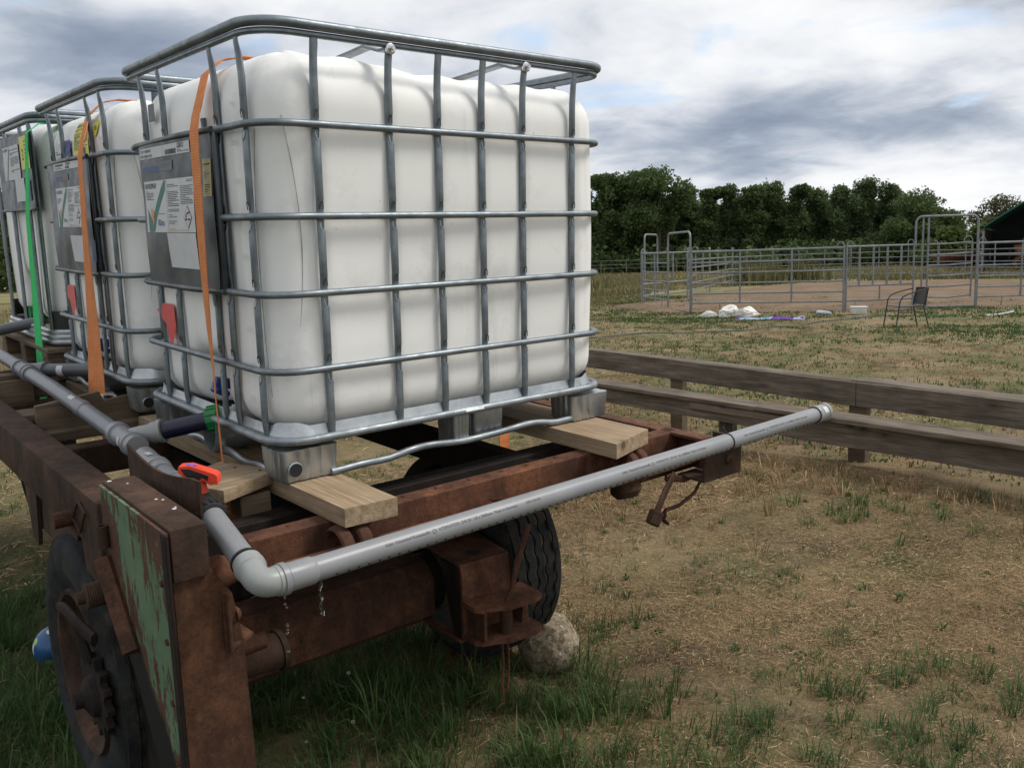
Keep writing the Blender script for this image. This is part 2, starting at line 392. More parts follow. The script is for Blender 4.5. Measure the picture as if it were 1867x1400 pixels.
M['redtag'] = simple('red_translucent_tape', [(0.50, 0.02, 0.02), (0.62, 0.035, 0.03)], 20, 0.4)

def strap_mat(name, lo, hi):
    t = MT(name, 0.75, 0, 0.25)
    c = t.ramp(t.noise(26, 4), [(0.3, lo), (0.7, hi)]); sep_ = t.n('ShaderNodeSeparateXYZ'); t.l(t.co, sep_.inputs[0])
    wv = t.math('SINE', t.math('MULTIPLY', sep_.outputs[2], 900.0)); wy = t.math('SINE', t.math('MULTIPLY', sep_.outputs[1], 800.0))
    k = t.math('MULTIPLY', t.math('GREATER_THAN', wv, 0.55), t.math('GREATER_THAN', wy, 0.1))
    t.color(t.mix(t.math('MULTIPLY', k, 0.55), c, tuple(x * 0.5 for x in lo))); t.bump(wv, 0.3, 0.0008)
    return t.m
M['orange'] = strap_mat('orange_webbing', (0.60, 0.205, 0.065), (0.72, 0.27, 0.10))
M['greenstrap'] = strap_mat('bright_green_webbing', (0.03, 0.52, 0.13), (0.05, 0.62, 0.18))

def tyre_mat():
    t = MT('worn_black_tyre', 0.85, 0, 0.12)
    c = t.ramp(t.noise(12, 6), [(0.3, (0.013, 0.014, 0.015)), (0.7, (0.036, 0.037, 0.038))])
    d = t.ramp(t.noise(14, 7, 0.75), [(0.50, 0.0), (0.72, 0.7)]); c = t.mix(d, c, (0.075, 0.060, 0.040)); t.color(c)
    t.bump(t.noise(70, 4), 0.3, 0.002); return t.m
M['tyre'] = tyre_mat()
M['groove'] = simple('tyre_groove_dirt', [(0.030, 0.025, 0.018), (0.13, 0.095, 0.05)], 25, 0.9)
M['stone'] = None
t = MT('speckled_fieldstone', 0.85, 0, 0.25)
c = t.ramp(t.noise(5, 8, 0.75), [(0.3, (0.13, 0.100, 0.062)), (0.5, (0.255, 0.205, 0.135)), (0.7, (0.36, 0.30, 0.21))])
c = t.mix(t.ramp(t.noise(48, 5, 0.8), [(0.47, 0.0), (0.58, 0.8)]), c, (0.055, 0.043, 0.028))
c = t.mix(t.ramp(t.noise(70, 3, 0.6, off=(4, 4, 4)), [(0.62, 0.0), (0.7, 0.7)]), c, (0.55, 0.52, 0.45))
t.color(c); t.bump(t.noise(26, 8, 0.75), 0.8, 0.012); M['stone'] = t.m
# ------------------------------------------------------------------ ground
def hgt(x, y):
    x = np.asarray(x, float); y = np.asarray(y, float)
    h = 0.016 * np.sin(1.7 * x + 0.6) * np.sin(1.45 * y + 1.1) + 0.010 * np.sin(3.9 * x + 2.1 * y) + 0.007 * np.sin(5.3 * y - 2.9 * x + 1.0)
    h += 0.02 * np.sin(0.45 * x + 1.2) * np.sin(0.38 * y)
    h += 0.055 * np.exp(-((x - 4.2) / 0.5) ** 2) * (0.6 + 0.4 * np.sin(1.9 * y))     # low ridge along the bench
    return h * np.clip(1.6 - np.hypot(x - 2, y) / 30, 0.15, 1)
def axis_pts(c, near, k, far):
    a = np.arange(0, near, 0.09).tolist(); s = 0.09
    while a[-1] < far: s *= k; a.append(a[-1] + s)
    a = np.array(a); return np.concatenate([c - a[:0:-1], c + a])
gx = axis_pts(2.5, 5.5, 1.07, 900); gy = axis_pts(1.0, 5.0, 1.07, 900)
X, Y = np.meshgrid(gx, gy, indexing='ij'); Z = hgt(X, Y)
def grid_mesh(name, X, Y, Z, m):
    nx, ny = X.shape; me = bpy.data.meshes.new(name)
    me.vertices.add(nx * ny); me.vertices.foreach_set('co', np.stack([X, Y, Z], -1).astype(np.float32).ravel())
    i = np.arange(nx * ny).reshape(nx, ny); q = np.stack([i[:-1, :-1], i[1:, :-1], i[1:, 1:], i[:-1, 1:]], -1).reshape(-1, 4)
    me.loops.add(q.size); me.loops.foreach_set('vertex_index', q.ravel().astype(np.int32))
    me.polygons.add(len(q)); me.polygons.foreach_set('loop_start', np.arange(0, q.size, 4, dtype=np.int32))
    me.polygons.foreach_set('use_smooth', [True] * len(q)); me.update(calc_edges=True); me.materials.append(m)
    o = bpy.data.objects.new(name, me); COL.objects.link(o); return o
def ground_mat():
    t = MT('dry_grassy_earth', 0.95, 0, 0.12)
    soil = t.ramp(t.noise(3.0, 9, 0.72), [(0.36, (0.045, 0.030, 0.019)), (0.5, (0.105, 0.073, 0.046)), (0.64, (0.22, 0.160, 0.105))])
    crumbs = t.noise(38, 6, 0.75); soil = t.mix(t.ramp(crumbs, [(0.44, 0.85), (0.56, 0.0)]), soil, (0.028, 0.019, 0.013))
    straw = t.ramp(t.noise(90, 5, 0.7, stretch=(1, 2.4, 1)), [(0.38, (0.085, 0.055, 0.029)), (0.60, (0.36, 0.245, 0.13))])
    k1 = t.ramp(t.noise(1.9, 7, 0.7, off=(5, 3, 0)), [(0.38, 0.10), (0.56, 0.85)]); c = t.mix(k1, soil, straw)
    gcol = t.ramp(t.noise(30, 5, 0.7), [(0.3, (0.045, 0.064, 0.022)), (0.7, (0.115, 0.135, 0.050))])
    k2 = t.ramp(t.noise(1.1, 8, 0.75, off=(1.5, 9, 0)), [(0.42, 0.0), (0.58, 0.85)])
    # lawn is greener beyond the bench, sandy field grass far out
    sep_ = t.n('ShaderNodeSeparateXYZ'); t.l(t.co, sep_.inputs[0])
    d = t.math('ADD', t.math('MULTIPLY', sep_.outputs[0], 0.80), t.math('MULTIPLY', sep_.outputs[1], 0.60))
    mid = t.ramp(t.math('DIVIDE', d, 100.0), [(0.045, 0.55), (0.075, 1.0)])
    c = t.mix(t.math('MULTIPLY', k2, mid), c, gcol)
    pale = t.ramp(t.noise(7, 6, 0.7), [(0.35, (0.19, 0.145, 0.085)), (0.65, (0.30, 0.24, 0.145))])
    k3 = t.ramp(t.noise(0.75, 7, 0.7, off=(7, 2, 0)), [(0.42, 0.0), (0.60, 0.7)])
    c = t.mix(t.math('MULTIPLY', k3, mid), c, pale)
    fld = t.ramp(t.noise(0.22, 8, 0.7, stretch=(1, 1, 1)), [(0.3, (0.155, 0.150, 0.062)), (0.7, (0.24, 0.215, 0.105))])
    far = t.ramp(t.math('DIVIDE', d, 100.0), [(0.27, 0.0), (0.36, 1.0)]); c = t.mix(far, c, fld)
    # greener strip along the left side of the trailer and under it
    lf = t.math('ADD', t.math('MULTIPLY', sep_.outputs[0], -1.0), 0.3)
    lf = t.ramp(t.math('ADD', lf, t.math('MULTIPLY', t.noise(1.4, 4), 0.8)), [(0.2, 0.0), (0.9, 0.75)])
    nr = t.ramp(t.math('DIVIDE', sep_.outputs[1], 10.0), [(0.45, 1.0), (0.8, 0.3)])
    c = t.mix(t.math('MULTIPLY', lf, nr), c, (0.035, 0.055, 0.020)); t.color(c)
    b = t.bump(t.noise(9, 8, 0.7), 0.6, 0.03); t.bump(crumbs, 0.7, 0.012, b)
    return t.m
g = grid_mesh('ground', X, Y, Z, ground_mat()); g['kind'] = 'structure'

def sand_mat():
    t = MT('reddish_riding_sand', 0.95, 0, 0.1)
    c = t.ramp(t.noise(0.7, 9, 0.7), [(0.3, (0.135, 0.092, 0.060)), (0.7, (0.235, 0.172, 0.118))])
    c = t.mix(t.ramp(t.noise(5, 6, 0.7), [(0.56, 0.0), (0.72, 0.7)]), c, (0.10, 0.062, 0.042)); t.color(c)
    t.bump(t.noise(4, 7, 0.7), 0.8, 0.05); return t.m
# pen: corners of the corral, clockwise from the open gate at its left end
PEN = [(18.0, 13.6), (17.04, 12.08), (18.93, 8.88), (20.38, 7.87), (21.45, 6.86), (23.9, 4.7), (27.2, 3.9), (31.5, 5.4), (35.8, 8.3),
       (38.71, 11.79), (40.05, 15.94), (38.9, 19.6), (36.0, 22.0), (31.2, 20.9), (26.27, 18.41), (22.4, 16.4), (19.38, 15.8)]
def sand_patch():
    n = 120; cx, cy = 28.5, 12.3; pts = []
    P = [Vector((x, y)) for x, y in PEN]
    ring = []
    for i in range(n):
        a = 2 * math.pi * i / n; d = Vector((math.cos(a), math.sin(a))); best = 8.0
        for j in range(len(P)):
            p, q = P[j], P[(j + 1) % len(P)]; e = q - p; den = d.x * e.y - d.y * e.x
            if abs(den) < 1e-9: continue
            o = p - Vector((cx, cy)); tt = (o.x * e.y - o.y * e.x) / den; uu = (o.x * d.y - o.y * d.x) / den
            if tt > 0 and -0.01 <= uu <= 1.01: best = tt
        far = max(0, math.cos(a - 0.75)); ring.append((a, best * (1.0 + (0.06 + 0.05 * math.sin(5 * a)) * (1 - far) - 0.24 * far) + 0.25 * math.sin(11 * a + 1) + 0.15 * math.sin(23 * a)))
    K = 26; Xs = np.zeros((K, n + 1)); Ys = np.zeros((K, n + 1))
    for k in range(K):
        for i in range(n + 1):
            a, r_ = ring[i % n]; Xs[k, i] = cx + math.cos(a) * r_ * (k + 0.02) / (K - 1); Ys[k, i] = cy + math.sin(a) * r_ * (k + 0.02) / (K - 1)
    Zs = hgt(Xs, Ys) + 0.018 + 0.05 * (np.sin(Xs * 1.9) * np.sin(Ys * 2.3 + 1) * 0.5 + 0.5); Zs[-1] = hgt(Xs[-1], Ys[-1]) - 0.03
    o = grid_mesh('riding_sand', Xs, Ys, Zs, sand_mat()); o['kind'] = 'structure'
sand_patch()
# ------------------------------------------------------------------ caged water tanks
def rrect(x0, x1, y0, y1, r, z, n=7, start=None):
    P = []
    for cx, cy, a0 in ((x0 + r, y0 + r, 180), (x1 - r, y0 + r, 270), (x1 - r, y1 - r, 0), (x0 + r, y1 - r, 90)):
        for i in range(n + 1):
            a = R(a0 + 90 * i / n); P.append(V(cx + r * math.cos(a), cy + r * math.sin(a), z))
    return P
RZ = [0.908, 0.684, 0.4905, 0.294, 0.112]
TXs = [0.158, 0.374, 0.532, 0.687, 0.843, 1.05]; TYs = [0.106, 0.2735, 0.666, 0.83]
TX0, TX1, TY0, TY1 = 0.027, 1.194, 0.027, 0.973
def tank_builder(mb, x0=TX0, x1=TX1, y0=TY0, y1=TY1, zb=0.118, zt=1.078, rc=0.115, rtop=0.118, rbot=0.09, txs=TXs, tys=TYs, rings=RZ[:4], recess=(0.5, 0.11), hump=0.018):
    per = []
    def seg(p, q, k, nrm, along):
        for i in range(k): f = i / k; per.append((p[0] + (q[0] - p[0]) * f, p[1] + (q[1] - p[1]) * f, nrm[0], nrm[1], along))
    rb = rc * 0.72
    def arc(cx, cy, a0, k=10, rc=rc):
        for i in range(k): a = R(a0 + 90 * i / k); per.append((cx + rc * math.cos(a), cy + rc * math.sin(a), math.cos(a), math.sin(a), 'c'))
    arc(x0 + rc, y0 + rc, 180); seg((x0 + rc, y0), (x1 - rb, y0), 76, (0, -1), 'x')
    arc(x1 - rb, y0 + rb, 270, rc=rb); seg((x1, y0 + rb), (x1, y1 - rb), 50, (1, 0), 'y')
    arc(x1 - rb, y1 - rb, 0, rc=rb); seg((x1 - rb, y1), (x0 + rc, y1), 50, (0, 1), 'x')
    arc(x0 + rc, y1 - rc, 90); seg((x0, y1 - rc), (x0, y0 + rc), 66, (-1, 0), 'y')
    lev = []
    for i in range(7): a = R(90 * i / 7); lev.append((zb + rbot * (1 - math.cos(a)), rbot * (1 - math.sin(a))))
    for i in range(64): lev.append((zb + rbot + (zt - rtop - zb - rbot) * i / 63, 0.0))
    for i in range(1, 11): a = R(90 * i / 10); lev.append((zt - rtop + rtop * math.sin(a), rtop * (1 - math.cos(a))))
    vs = []; n = len(per); cx, cy = (x0 + x1) / 2, (y0 + y1) / 2
    def top_f(s):   # hump at the near end, shallow saddles between
        return hump * (1 / (1 + math.exp((s - 0.43) / 0.025))) + 0.0035 * math.cos((s - 0.61) / 0.155 * 2 * math.pi)
    for (z, ins) in lev:
        for (x, y, nx, ny, al) in per:
            b = 0.0; pin = 0.0
            if al == 'x':
                for tx in txs: pin = max(pin, math.exp(-((x - tx) / 0.017) ** 2))
                b = 0.0065
            elif al == 'y':
                for ty in tys: pin = max(pin, math.exp(-((y - ty) / 0.017) ** 2))
                b = 0.0065
            for rz in rings: pin = max(pin, 0.30 * math.exp(-((z - rz) / 0.03) ** 2)) if al != 'c' else pin
            if z > zt - rtop: pin *= max(0.0, 1 - (z - zt + rtop) / rtop * 1.2)
            d = b * (1 - pin) - ins + 0.004 * math.sin(7 * z + 3 * x + 5 * y)
            if al != 'c' : d += 0.0
            if recess and nx < -0.9 and z < 0.52:
                f = math.exp(-((y - recess[0]) / recess[1]) ** 4) / (1 + math.exp((z - 0.27) / 0.018)); d -= 0.12 * f
            if recess and nx < -0.9:
                d -= 0.016 * math.exp(-((y - 0.16) / 0.02) ** 2) * (0.3 + 0.7 * math.exp(-((z - 0.55) / 0.35) ** 2))
            zz = z
            if z > zt - rtop: zz = z + top_f(x) * (z - (zt - rtop)) / rtop
            vs.append((x + nx * d, y + ny * d, zz))
    fs = []
    for i in range(len(lev) - 1):
        for j in range(n): k = (j + 1) % n; fs.append((i * n + j, i * n + k, (i + 1) * n + k, (i + 1) * n + j))
    # lid surface: shrink the last loop to the centre
    base = (len(lev) - 1) * n; last = vs[base:base + n]; prev = base
    for s_ in (0.9, 0.75, 0.5, 0.25, 0.02):
        o = len(vs)
        for (x, y, z) in last: xx = cx + (x - cx) * s_; vs.append((xx, cy + (y - cy) * s_, zt + top_f(xx) + 0.006 * (1 - s_)))
        for j in range(n): k = (j + 1) % n; fs.append((prev + j, prev + k, o + k, o + j))
        prev = o
    fs.append(tuple(range(n - 1, -1, -1)))
    mb.add(vs, fs)

def vtube(mb, x, y, side, rings, z0=0.10, z1=1.122, w=0.0108, inward=(0, 1)):
    """one upright tube, squeezed flat where a ring crosses it"""
    st = [(z0, w * 0.9, 0.004, 0.003), (z0 + 0.05, w, 0.008, 0)]
    for rz in sorted(rings):
        if rz < z0 + 0.06: continue
        st += [(rz - 0.040, w, 0.0085, 0), (rz - 0.028, w, 0.0062, 0.0022), (rz, w, 0.0056, 0.003), (rz + 0.028, w, 0.0062, 0.0022), (rz + 0.040, w, 0.0085, 0)]
    st += [(z1 - 0.10, w, 0.0085, 0.0), (z1 - 0.05, w * 0.98, 0.0075, -0.004), (z1 - 0.022, w * 1.08, 0.0045, -0.009), (z1, w * 0.98, 0.0035, -0.010)]
    j = (random.random() - 0.5) * 0.006
    pts = [(x + inward[0] * o_ + (j * math.sin(z * 3) if inward[0] == 0 else 0), y + inward[1] * o_ + (j * math.sin(z * 3) if inward[1] == 0 else 0), z) for z, a, b, o_ in st]
    mb.tube(pts, [s_[1] for s_ in st], 12, r2=[s_[2] for s_ in st], side=side)
    # crescents on the weld dimples: glint painted bright below, shade dark above each crossing
    sx_, sy_ = side[0], side[1]; ox, oy = -inward[0], -inward[1]
    for rz in rings:
        if rz < z0 + 0.06: continue
        for sg, d0 in ((-1, 0.017), (1, 0.017)):
            P_ = []
            for i in range(13):
                a = math.pi * i / 12; u_ = 0.0055 * math.cos(a); h_ = d0 + 0.020 * math.sin(a); dep = 0.0050 + 0.0034 * math.sin(a)
                P_.append((x + sx_ * u_ + ox * dep, y + sy_ * u_ + oy * dep, rz + sg * h_))
            mb.tube(P_, 0.0013, 6, mat=1 if sg < 0 else 2)

def plate_x(y, z): return 0.0022 * math.sin(9 * y + 5 * z) + 0.0015 * math.sin(23 * z + 4 * y) - 0.013 - 0.008 * math.sin(math.pi * max(0, min(1, (y - 0.29) / 0.53))) * math.sin(math.pi * max(0, min(1, (z - 0.48) / 0.43)))

def foot_mb(mb, cx, cy, sx, sy, z0=0.004, z1=0.088, hole=None):
    """pressed sheet foot with vertical creases"""
    prof = []; base = rrect(-1, 1, -1, 1, 0.22, 0, 4)
    for i, p in enumerate(base):
        q = base[(i + 1) % len(base)]; L_ = (q - p).length; k = 14 if L_ > 0.5 else 1
        for j in range(k):
            f = j / k; v = p.lerp(q, f); g_ = 0.0
            if k > 1:
                for c_ in (0.22, 0.50, 0.80): g_ = max(g_, math.exp(-((f - c_) / 0.055) ** 2))
            v = v * (1 - 0.075 * g_); prof.append((v.x, v.y))
    n = len(prof)
    lv = [(z0, 0.93), (z0 + 0.006, 0.97), (z0 + (z1 - z0) * 0.5, 0.985), (z0 + (z1 - z0) * 0.54, 1.0), (z1, 1.02)]
    vs = [(cx + px_ * sx / 2 * k, cy + py_ * sy / 2 * k, z) for z, k in lv for px_, py_ in prof]
    fs = [(i * n + j, i * n + (j + 1) % n, (i + 1) * n + (j + 1) % n, (i + 1) * n + j) for i in range(len(lv) - 1) for j in range(n)]
    fs += [tuple(range(n - 1, -1, -1)), tuple(range((len(lv) - 1) * n, len(lv) * n))]
    mb.add(vs, fs)

def make_ibc(label, base, group):
    t = TH('caged_water_tank', label, 'water tank', (0, 0, 0), TM, group)
    P = t.part
    m = MB(); tank_builder(m); tk = P('tank', m, M['tank'], ang=60)
    seam = simple('grimy_mould_seam', [(0.16, 0.155, 0.14), (0.50, 0.49, 0.47)], 30, 0.7)
    for a0, bow, z0_, z1_ in ((238, 16, 0.30, 0.93), (203, -12, 0.22, 0.90)):
        pts = []
        for i in range(24):
            z = z0_ + (z1_ - z0_) * i / 23; a = R(a0 + bow * math.sin(math.pi * i / 23)); r_ = 0.1155 + 0.004 * math.sin(7 * z + 1)
            pts.append((0.142 + r_ * math.cos(a), 0.142 + r_ * math.sin(a), z))
        m = MB(); m.tube(pts, 0.0012, 6); P('mould_seam', m, seam, tk)
    for i in range(9):
        z = 0.20 + 0.095 * i; m = MB(); vs, fs = text2d(str(100 + 100 * i), 0.020)
        o = len(vs); ps = [(0.0285, 0.205 - x, z + y) for x, y in vs]; m.add([(0.0175, y, zz) for _, y, zz in ps], fs); m.bx(0.0172, 0.022, 0.130, 0.146, z + 0.005, z + 0.009)
        P('volume_mark', m, M['tank'], tk, kind='stuff')
    # horizontal rings; the upper three stop at the steel plate
    for i, z in enumerate(RZ):
        m = MB(); loop = rrect(0, 1.2, 0, 1.0, 0.098, z)
        if i < 3: pts = [V(0, 0.30, z)] + loop + [V(0, 0.80, z)]; m.tube(pts, 0.0093, 12)
        elif i == 3: m.tube(loop, 0.0093, 12, closed=True)
        else:
            m.tube(loop, 0.0112, 14, closed=True)
            for cx_, cy_ in ((0.035, 0.035), (1.165, 0.035), (0.62, 0.0), (0.035, 0.965)):
                m.box((cx_, cy_, z - 0.001), (0.075, 0.03, 0.012), Matrix.Rotation(R(-45 if cy_ == 0.035 and cx_ < 0.1 else 45 if cy_ == 0.035 else 0 if cx_ == 0.62 else 45), 3, 'Z'), 0.004)
        P('cage_ring', m, M['cage'] if i < 4 else M['galvtube'])
    m = MB(); m.tube(rrect(-0.004, 1.204, -0.004, 1.004, 0.10, 1.139), 0.0125, 14, closed=True)
    m.tube(rrect(0.004, 1.196, 0.004, 0.996, 0.094, 1.119), 0.0085, 10, closed=True); P('top_rail', m, M['cage'])
    for x in TXs:
        m = MB(); vtube(m, x, 0.013, (1, 0, 0), RZ[:4]); P('cage_upright', m, [M['cage'], M['galv'], M['plate']])
        m = MB(); vtube(m, x, 0.987, (1, 0, 0), RZ[:4], inward=(0, -1)); P('cage_upright', m, [M['cage'], M['galv'], M['plate']])
    for y in TYs:
        m = MB(); vtube(m, 0.013, y, (0, 1, 0), RZ[:4], inward=(1, 0)); P('cage_upright', m, [M['cage'], M['galv'], M['plate']])
        m = MB(); vtube(m, 1.187, 0.19 + 0.62 * y, (0, 1, 0), RZ[:4], inward=(-1, 0)); P('cage_upright', m, [M['cage'], M['galv'], M['plate']])
    m = MB(); vtube(m, 0.016, 0.37, (0, 1, 0), RZ[:4], inward=(1, 0), z0=0.10, z1=0.50); P('cage_upright', m, [M['cage'], M['galv'], M['plate']])
    for x in (0.374, 0.843):                                      # flat hold-down bars across the top
        m = MB(); m.ribbon([((x, 0.0, 1.108), (0.03, 0, 0), (0, 0, 1)), ((x, 0.035, 1.108), (0.03, 0, 0), (0, 0, 1)), ((x - 0.004, 0.10, 1.128), (0.034, 0, 0), (0, 0, 1)),
                            ((x - 0.004, 0.16, 1.124), (0.034, 0, 0), (0, 0, 1)), ((x, 0.5, 1.106), (0.034, 0, 0), (0, 0, 1)), ((x, 0.84, 1.124), (0.034, 0, 0), (0, 0, 1)),
                            ((x, 0.90, 1.128), (0.034, 0, 0), (0, 0, 1)), ((x, 1.0, 1.108), (0.03, 0, 0), (0, 0, 1))], 0.007)
        P('cross_bar', m, M['cage'])
        for y_, sgn in ((-0.002, -1), (1.002, 1)):
            m = MB(); m.lathe((x, y_, 1.108), (0, sgn, 0), [(0, 0.0145), (0.006, 0.0145), (0.007, 0.0125)], 18); m.lathe((x, y_ + sgn * 0.007, 1.108), (0, sgn, 0), [(0, 0.0085), (0.004, 0.0085), (0.004, 0.005), (0.013, 0.005)], 8)
            P('bolt', m, M['bolt'])
    # steel plate on the front
    m = MB(); ny, nz = 22, 18; vs = []
    for j in range(nz + 1):
        for i in range(ny + 1): y = 0.270 + 0.555 * i / ny; z = 0.492 + 0.416 * j / nz; vs.append((plate_x(y, z), y, z))
    o = len(vs); vs += [(x + 0.0018, y, z) for x, y, z in vs]; fs = []
    for j in range(nz):
        for i in range(ny): a = j * (ny + 1) + i; q = (a, a + 1, a + ny + 2, a + ny + 1); fs += [q, tuple(k + o for k in reversed(q))]
    m.add(vs, fs)
    m.tube([(-0.010, 0.262, 0.909), (-0.012, 0.5, 0.911), (-0.010, 0.868, 0.908), (-0.004, 0.892, 0.905)], 0.0085, 10)
    m.tube([(-0.008, 0.255, 0.489), (-0.012, 0.5, 0.487), (-0.010, 0.868, 0.489), (-0.004, 0.895, 0.492)], 0.0085, 10)
    m.box((-0.004, 0.262, 0.70), (0.012, 0.022, 0.41), None, 0.004); m.box((-0.004, 0.834, 0.70), (0.012, 0.016, 0.41), None, 0.004)
    t.plate = P('name_plate', m, M['plate'], ang=50)
    # pallet
    m = MB()
    for (z0_, z1_, e) in ((0.100, 0.112, -0.002), (0.112, 0.128, 0.006), (0.128, 0.146, 0.010)):
        lo = rrect(0.008 + e, 1.192 - e, 0.008 + e, 0.992 - e, 0.095, z0_); hi = rrect(0.012 + e, 1.188 - e, 0.012 + e, 0.988 - e, 0.095, z1_)
        n = len(lo); m.add(lo + hi, [(i, (i + 1) % n, n + (i + 1) % n, n + i) for i in range(n)])
    lo = rrect(0.01, 1.19, 0.01, 0.99, 0.095, 0.100); m.add(lo, [tuple(range(len(lo)))])
    for cx_, cy_, a0 in ((0.108, 0.108, 180), (1.092, 0.108, 270), (0.108, 0.892, 90), (1.092, 0.892, 0)):      # raised corner gussets
        A = []; B = []
        for i in range(13):
            a = R(a0 + 90 * i / 12); r_ = 0.094; bl = math.sin(math.pi * min(1, min(i, 12 - i) / 4) / 2) ** 2; A.append((cx_ + r_ * math.cos(a), cy_ + r_ * math.sin(a), 0.118)); B.append((cx_ + (r_ - 0.010) * math.cos(a), cy_ + (r_ - 0.010) * math.sin(a), 0.144 + 0.012 * bl))
        m.add(A + B, [(i, i + 1, 14 + i, 13 + i) for i in range(12)])
    tray = P('pallet_tray', m, M['galv'], ang=30)
    for cx_, cy_ in ((0.09, 0.075), (1.125, 0.06), (0.09, 0.925), (1.125, 0.94)):
        m = MB(); foot_mb(m, cx_, cy_, 0.165, 0.12)
        f = P('foot', m, M['galv'], ang=30)
        if cy_ < 0.5 and cx_ < 0.5:
            m = MB(); m.lathe((0.045, 0.0145, 0.037), (0, -1, 0), [(0, 0.019), (0.003, 0.0215), (0.0045, 0.0165)], 22, caps=False); P('foot_hole_rim', m, M['galv'], f)
            m = MB(); m.lathe((0.045, 0.0125, 0.037), (0, -1, 0), [(0, 0.0180), (0.0032, 0.0180)], 22); P('foot_hole', m, M['hole'], f)
        if False:
            m = MB(); m.lathe((0.0065, cy_ - 0.01, 0.037), (-1, 0, 0), [(0, 0.019), (0.003, 0.0215), (0.0045, 0.0165)], 22, caps=False); P('foot_hole_rim', m, M['galv'], f)
            m = MB(); m.lathe((0.0065, cy_ - 0.01, 0.037), (-1, 0, 0), [(0, 0.0180), (0.0032, 0.0180)], 22); P('foot_hole', m, M['hole'], f)
    for y_ in (0.045, 0.95):
        m = MB(); foot_mb(m, 0.595, y_ + 0.02, 0.058, 0.09, 0.006, 0.095); foot_mb(m, 0.71, y_ + 0.03, 0.115, 0.085, 0.012, 0.095); P('middle_foot', m, M['galv'], ang=30)
    m = MB()                                                       # U-shaped front foot
    vs = []; n = 15
    for x in (-0.002, 0.11):
        for i in range(n): a = R(180 + 180 * i / (n - 1)); vs.append((x, 0.47 - 0.05 * math.cos(a), 0.055 + 0.052 * math.sin(a) * 1.0))
        for i in range(n): a = R(180 + 180 * i / (n - 1)); vs.append((x, 0.47 - 0.046 * math.cos(a), 0.060 + 0.048 * math.sin(a)))
    fs = [(i, i + 1, 2 * n + i + 1, 2 * n + i) for i in range(n - 1)] + [(n + i, n + i + 1, 3 * n + i + 1, 3 * n + i) for i in range(n - 1)] + [(i, i + 1, n + i + 1, n + i) for i in range(n - 1)]
    m.add(vs, fs); m.bx(-0.001, 0.11, 0.418, 0.424, 0.052, 0.105); m.bx(-0.001, 0.11, 0.516, 0.522, 0.052, 0.105); P('front_foot', m, M['galv'])
    for y_ in (0.03, 0.97):
        pts = []
        for i in range(31): x = 0.150 + 0.92 * i / 30; dz = 0.013 * (1 / (1 + math.exp(-(x - 0.36) / 0.02))) * (1 / (1 + math.exp((x - 0.94) / 0.02))) - 0.010 * math.exp(-((x - 0.645) / 0.1) ** 2) + 0.0018 * math.sin(x * 31); pts.append((x, y_ - 0.012 if y_ < 0.5 else y_ + 0.012, 0.012 + dz))
        m = MB(); m.tube(pts, 0.0105, 12); P('skid_tube', m, M['galvtube'])
    for x_ in (0.028,):
        pts = [(x_, 0.12 + 0.76 * i / 24, 0.010 + 0.006 * math.sin(i * 0.9)) for i in range(25)]
        m = MB(); m.tube(pts, 0.0115, 12, r2=0.009); P('skid_tube', m, M['galv'])
    # outlet valve in its recess
    m = MB(); m.lathe((0.13, 0.42, 0.105), (-1, 0.30, 0.0), [(0, 0.030), (0.05, 0.030), (0.05, 0.038), (0.07, 0.038), (0.07, 0.032), (0.10, 0.032)], 20); v = P('outlet_valve', m, M['white'])
    m = MB(); m.lathe((0.092, 0.42, 0.13), (0, 0, 1), [(0, 0.015), (0.05, 0.013), (0.05, 0.021), (0.062, 0.021)], 14)
    m.box((0.062, 0.415, 0.208), (0.12, 0.032, 0.03), Matrix.Rotation(R(14), 3, 'Y'), 0.008, seg=2); m.box((0.02, 0.415, 0.192), (0.05, 0.04, 0.02), Matrix.Rotation(R(30), 3, 'Y'), 0.006); P('valve_handle', m, M['blue'], v)
    # torn red tape at the left
    m = MB(); vs = [(0.0075 + 0.004 * math.sin(i), y, z) for i, (y, z) in enumerate([(0.86, 0.40), (0.80, 0.425), (0.715, 0.425), (0.70, 0.36), (0.725, 0.30), (0.745, 0.30), (0.785, 0.36)])]
    m.add(vs, [tuple(range(7))]); P('torn_red_tape', m, M['redtag'])
    t.o.matrix_world = TM @ Matrix.Translation(base)
    return t

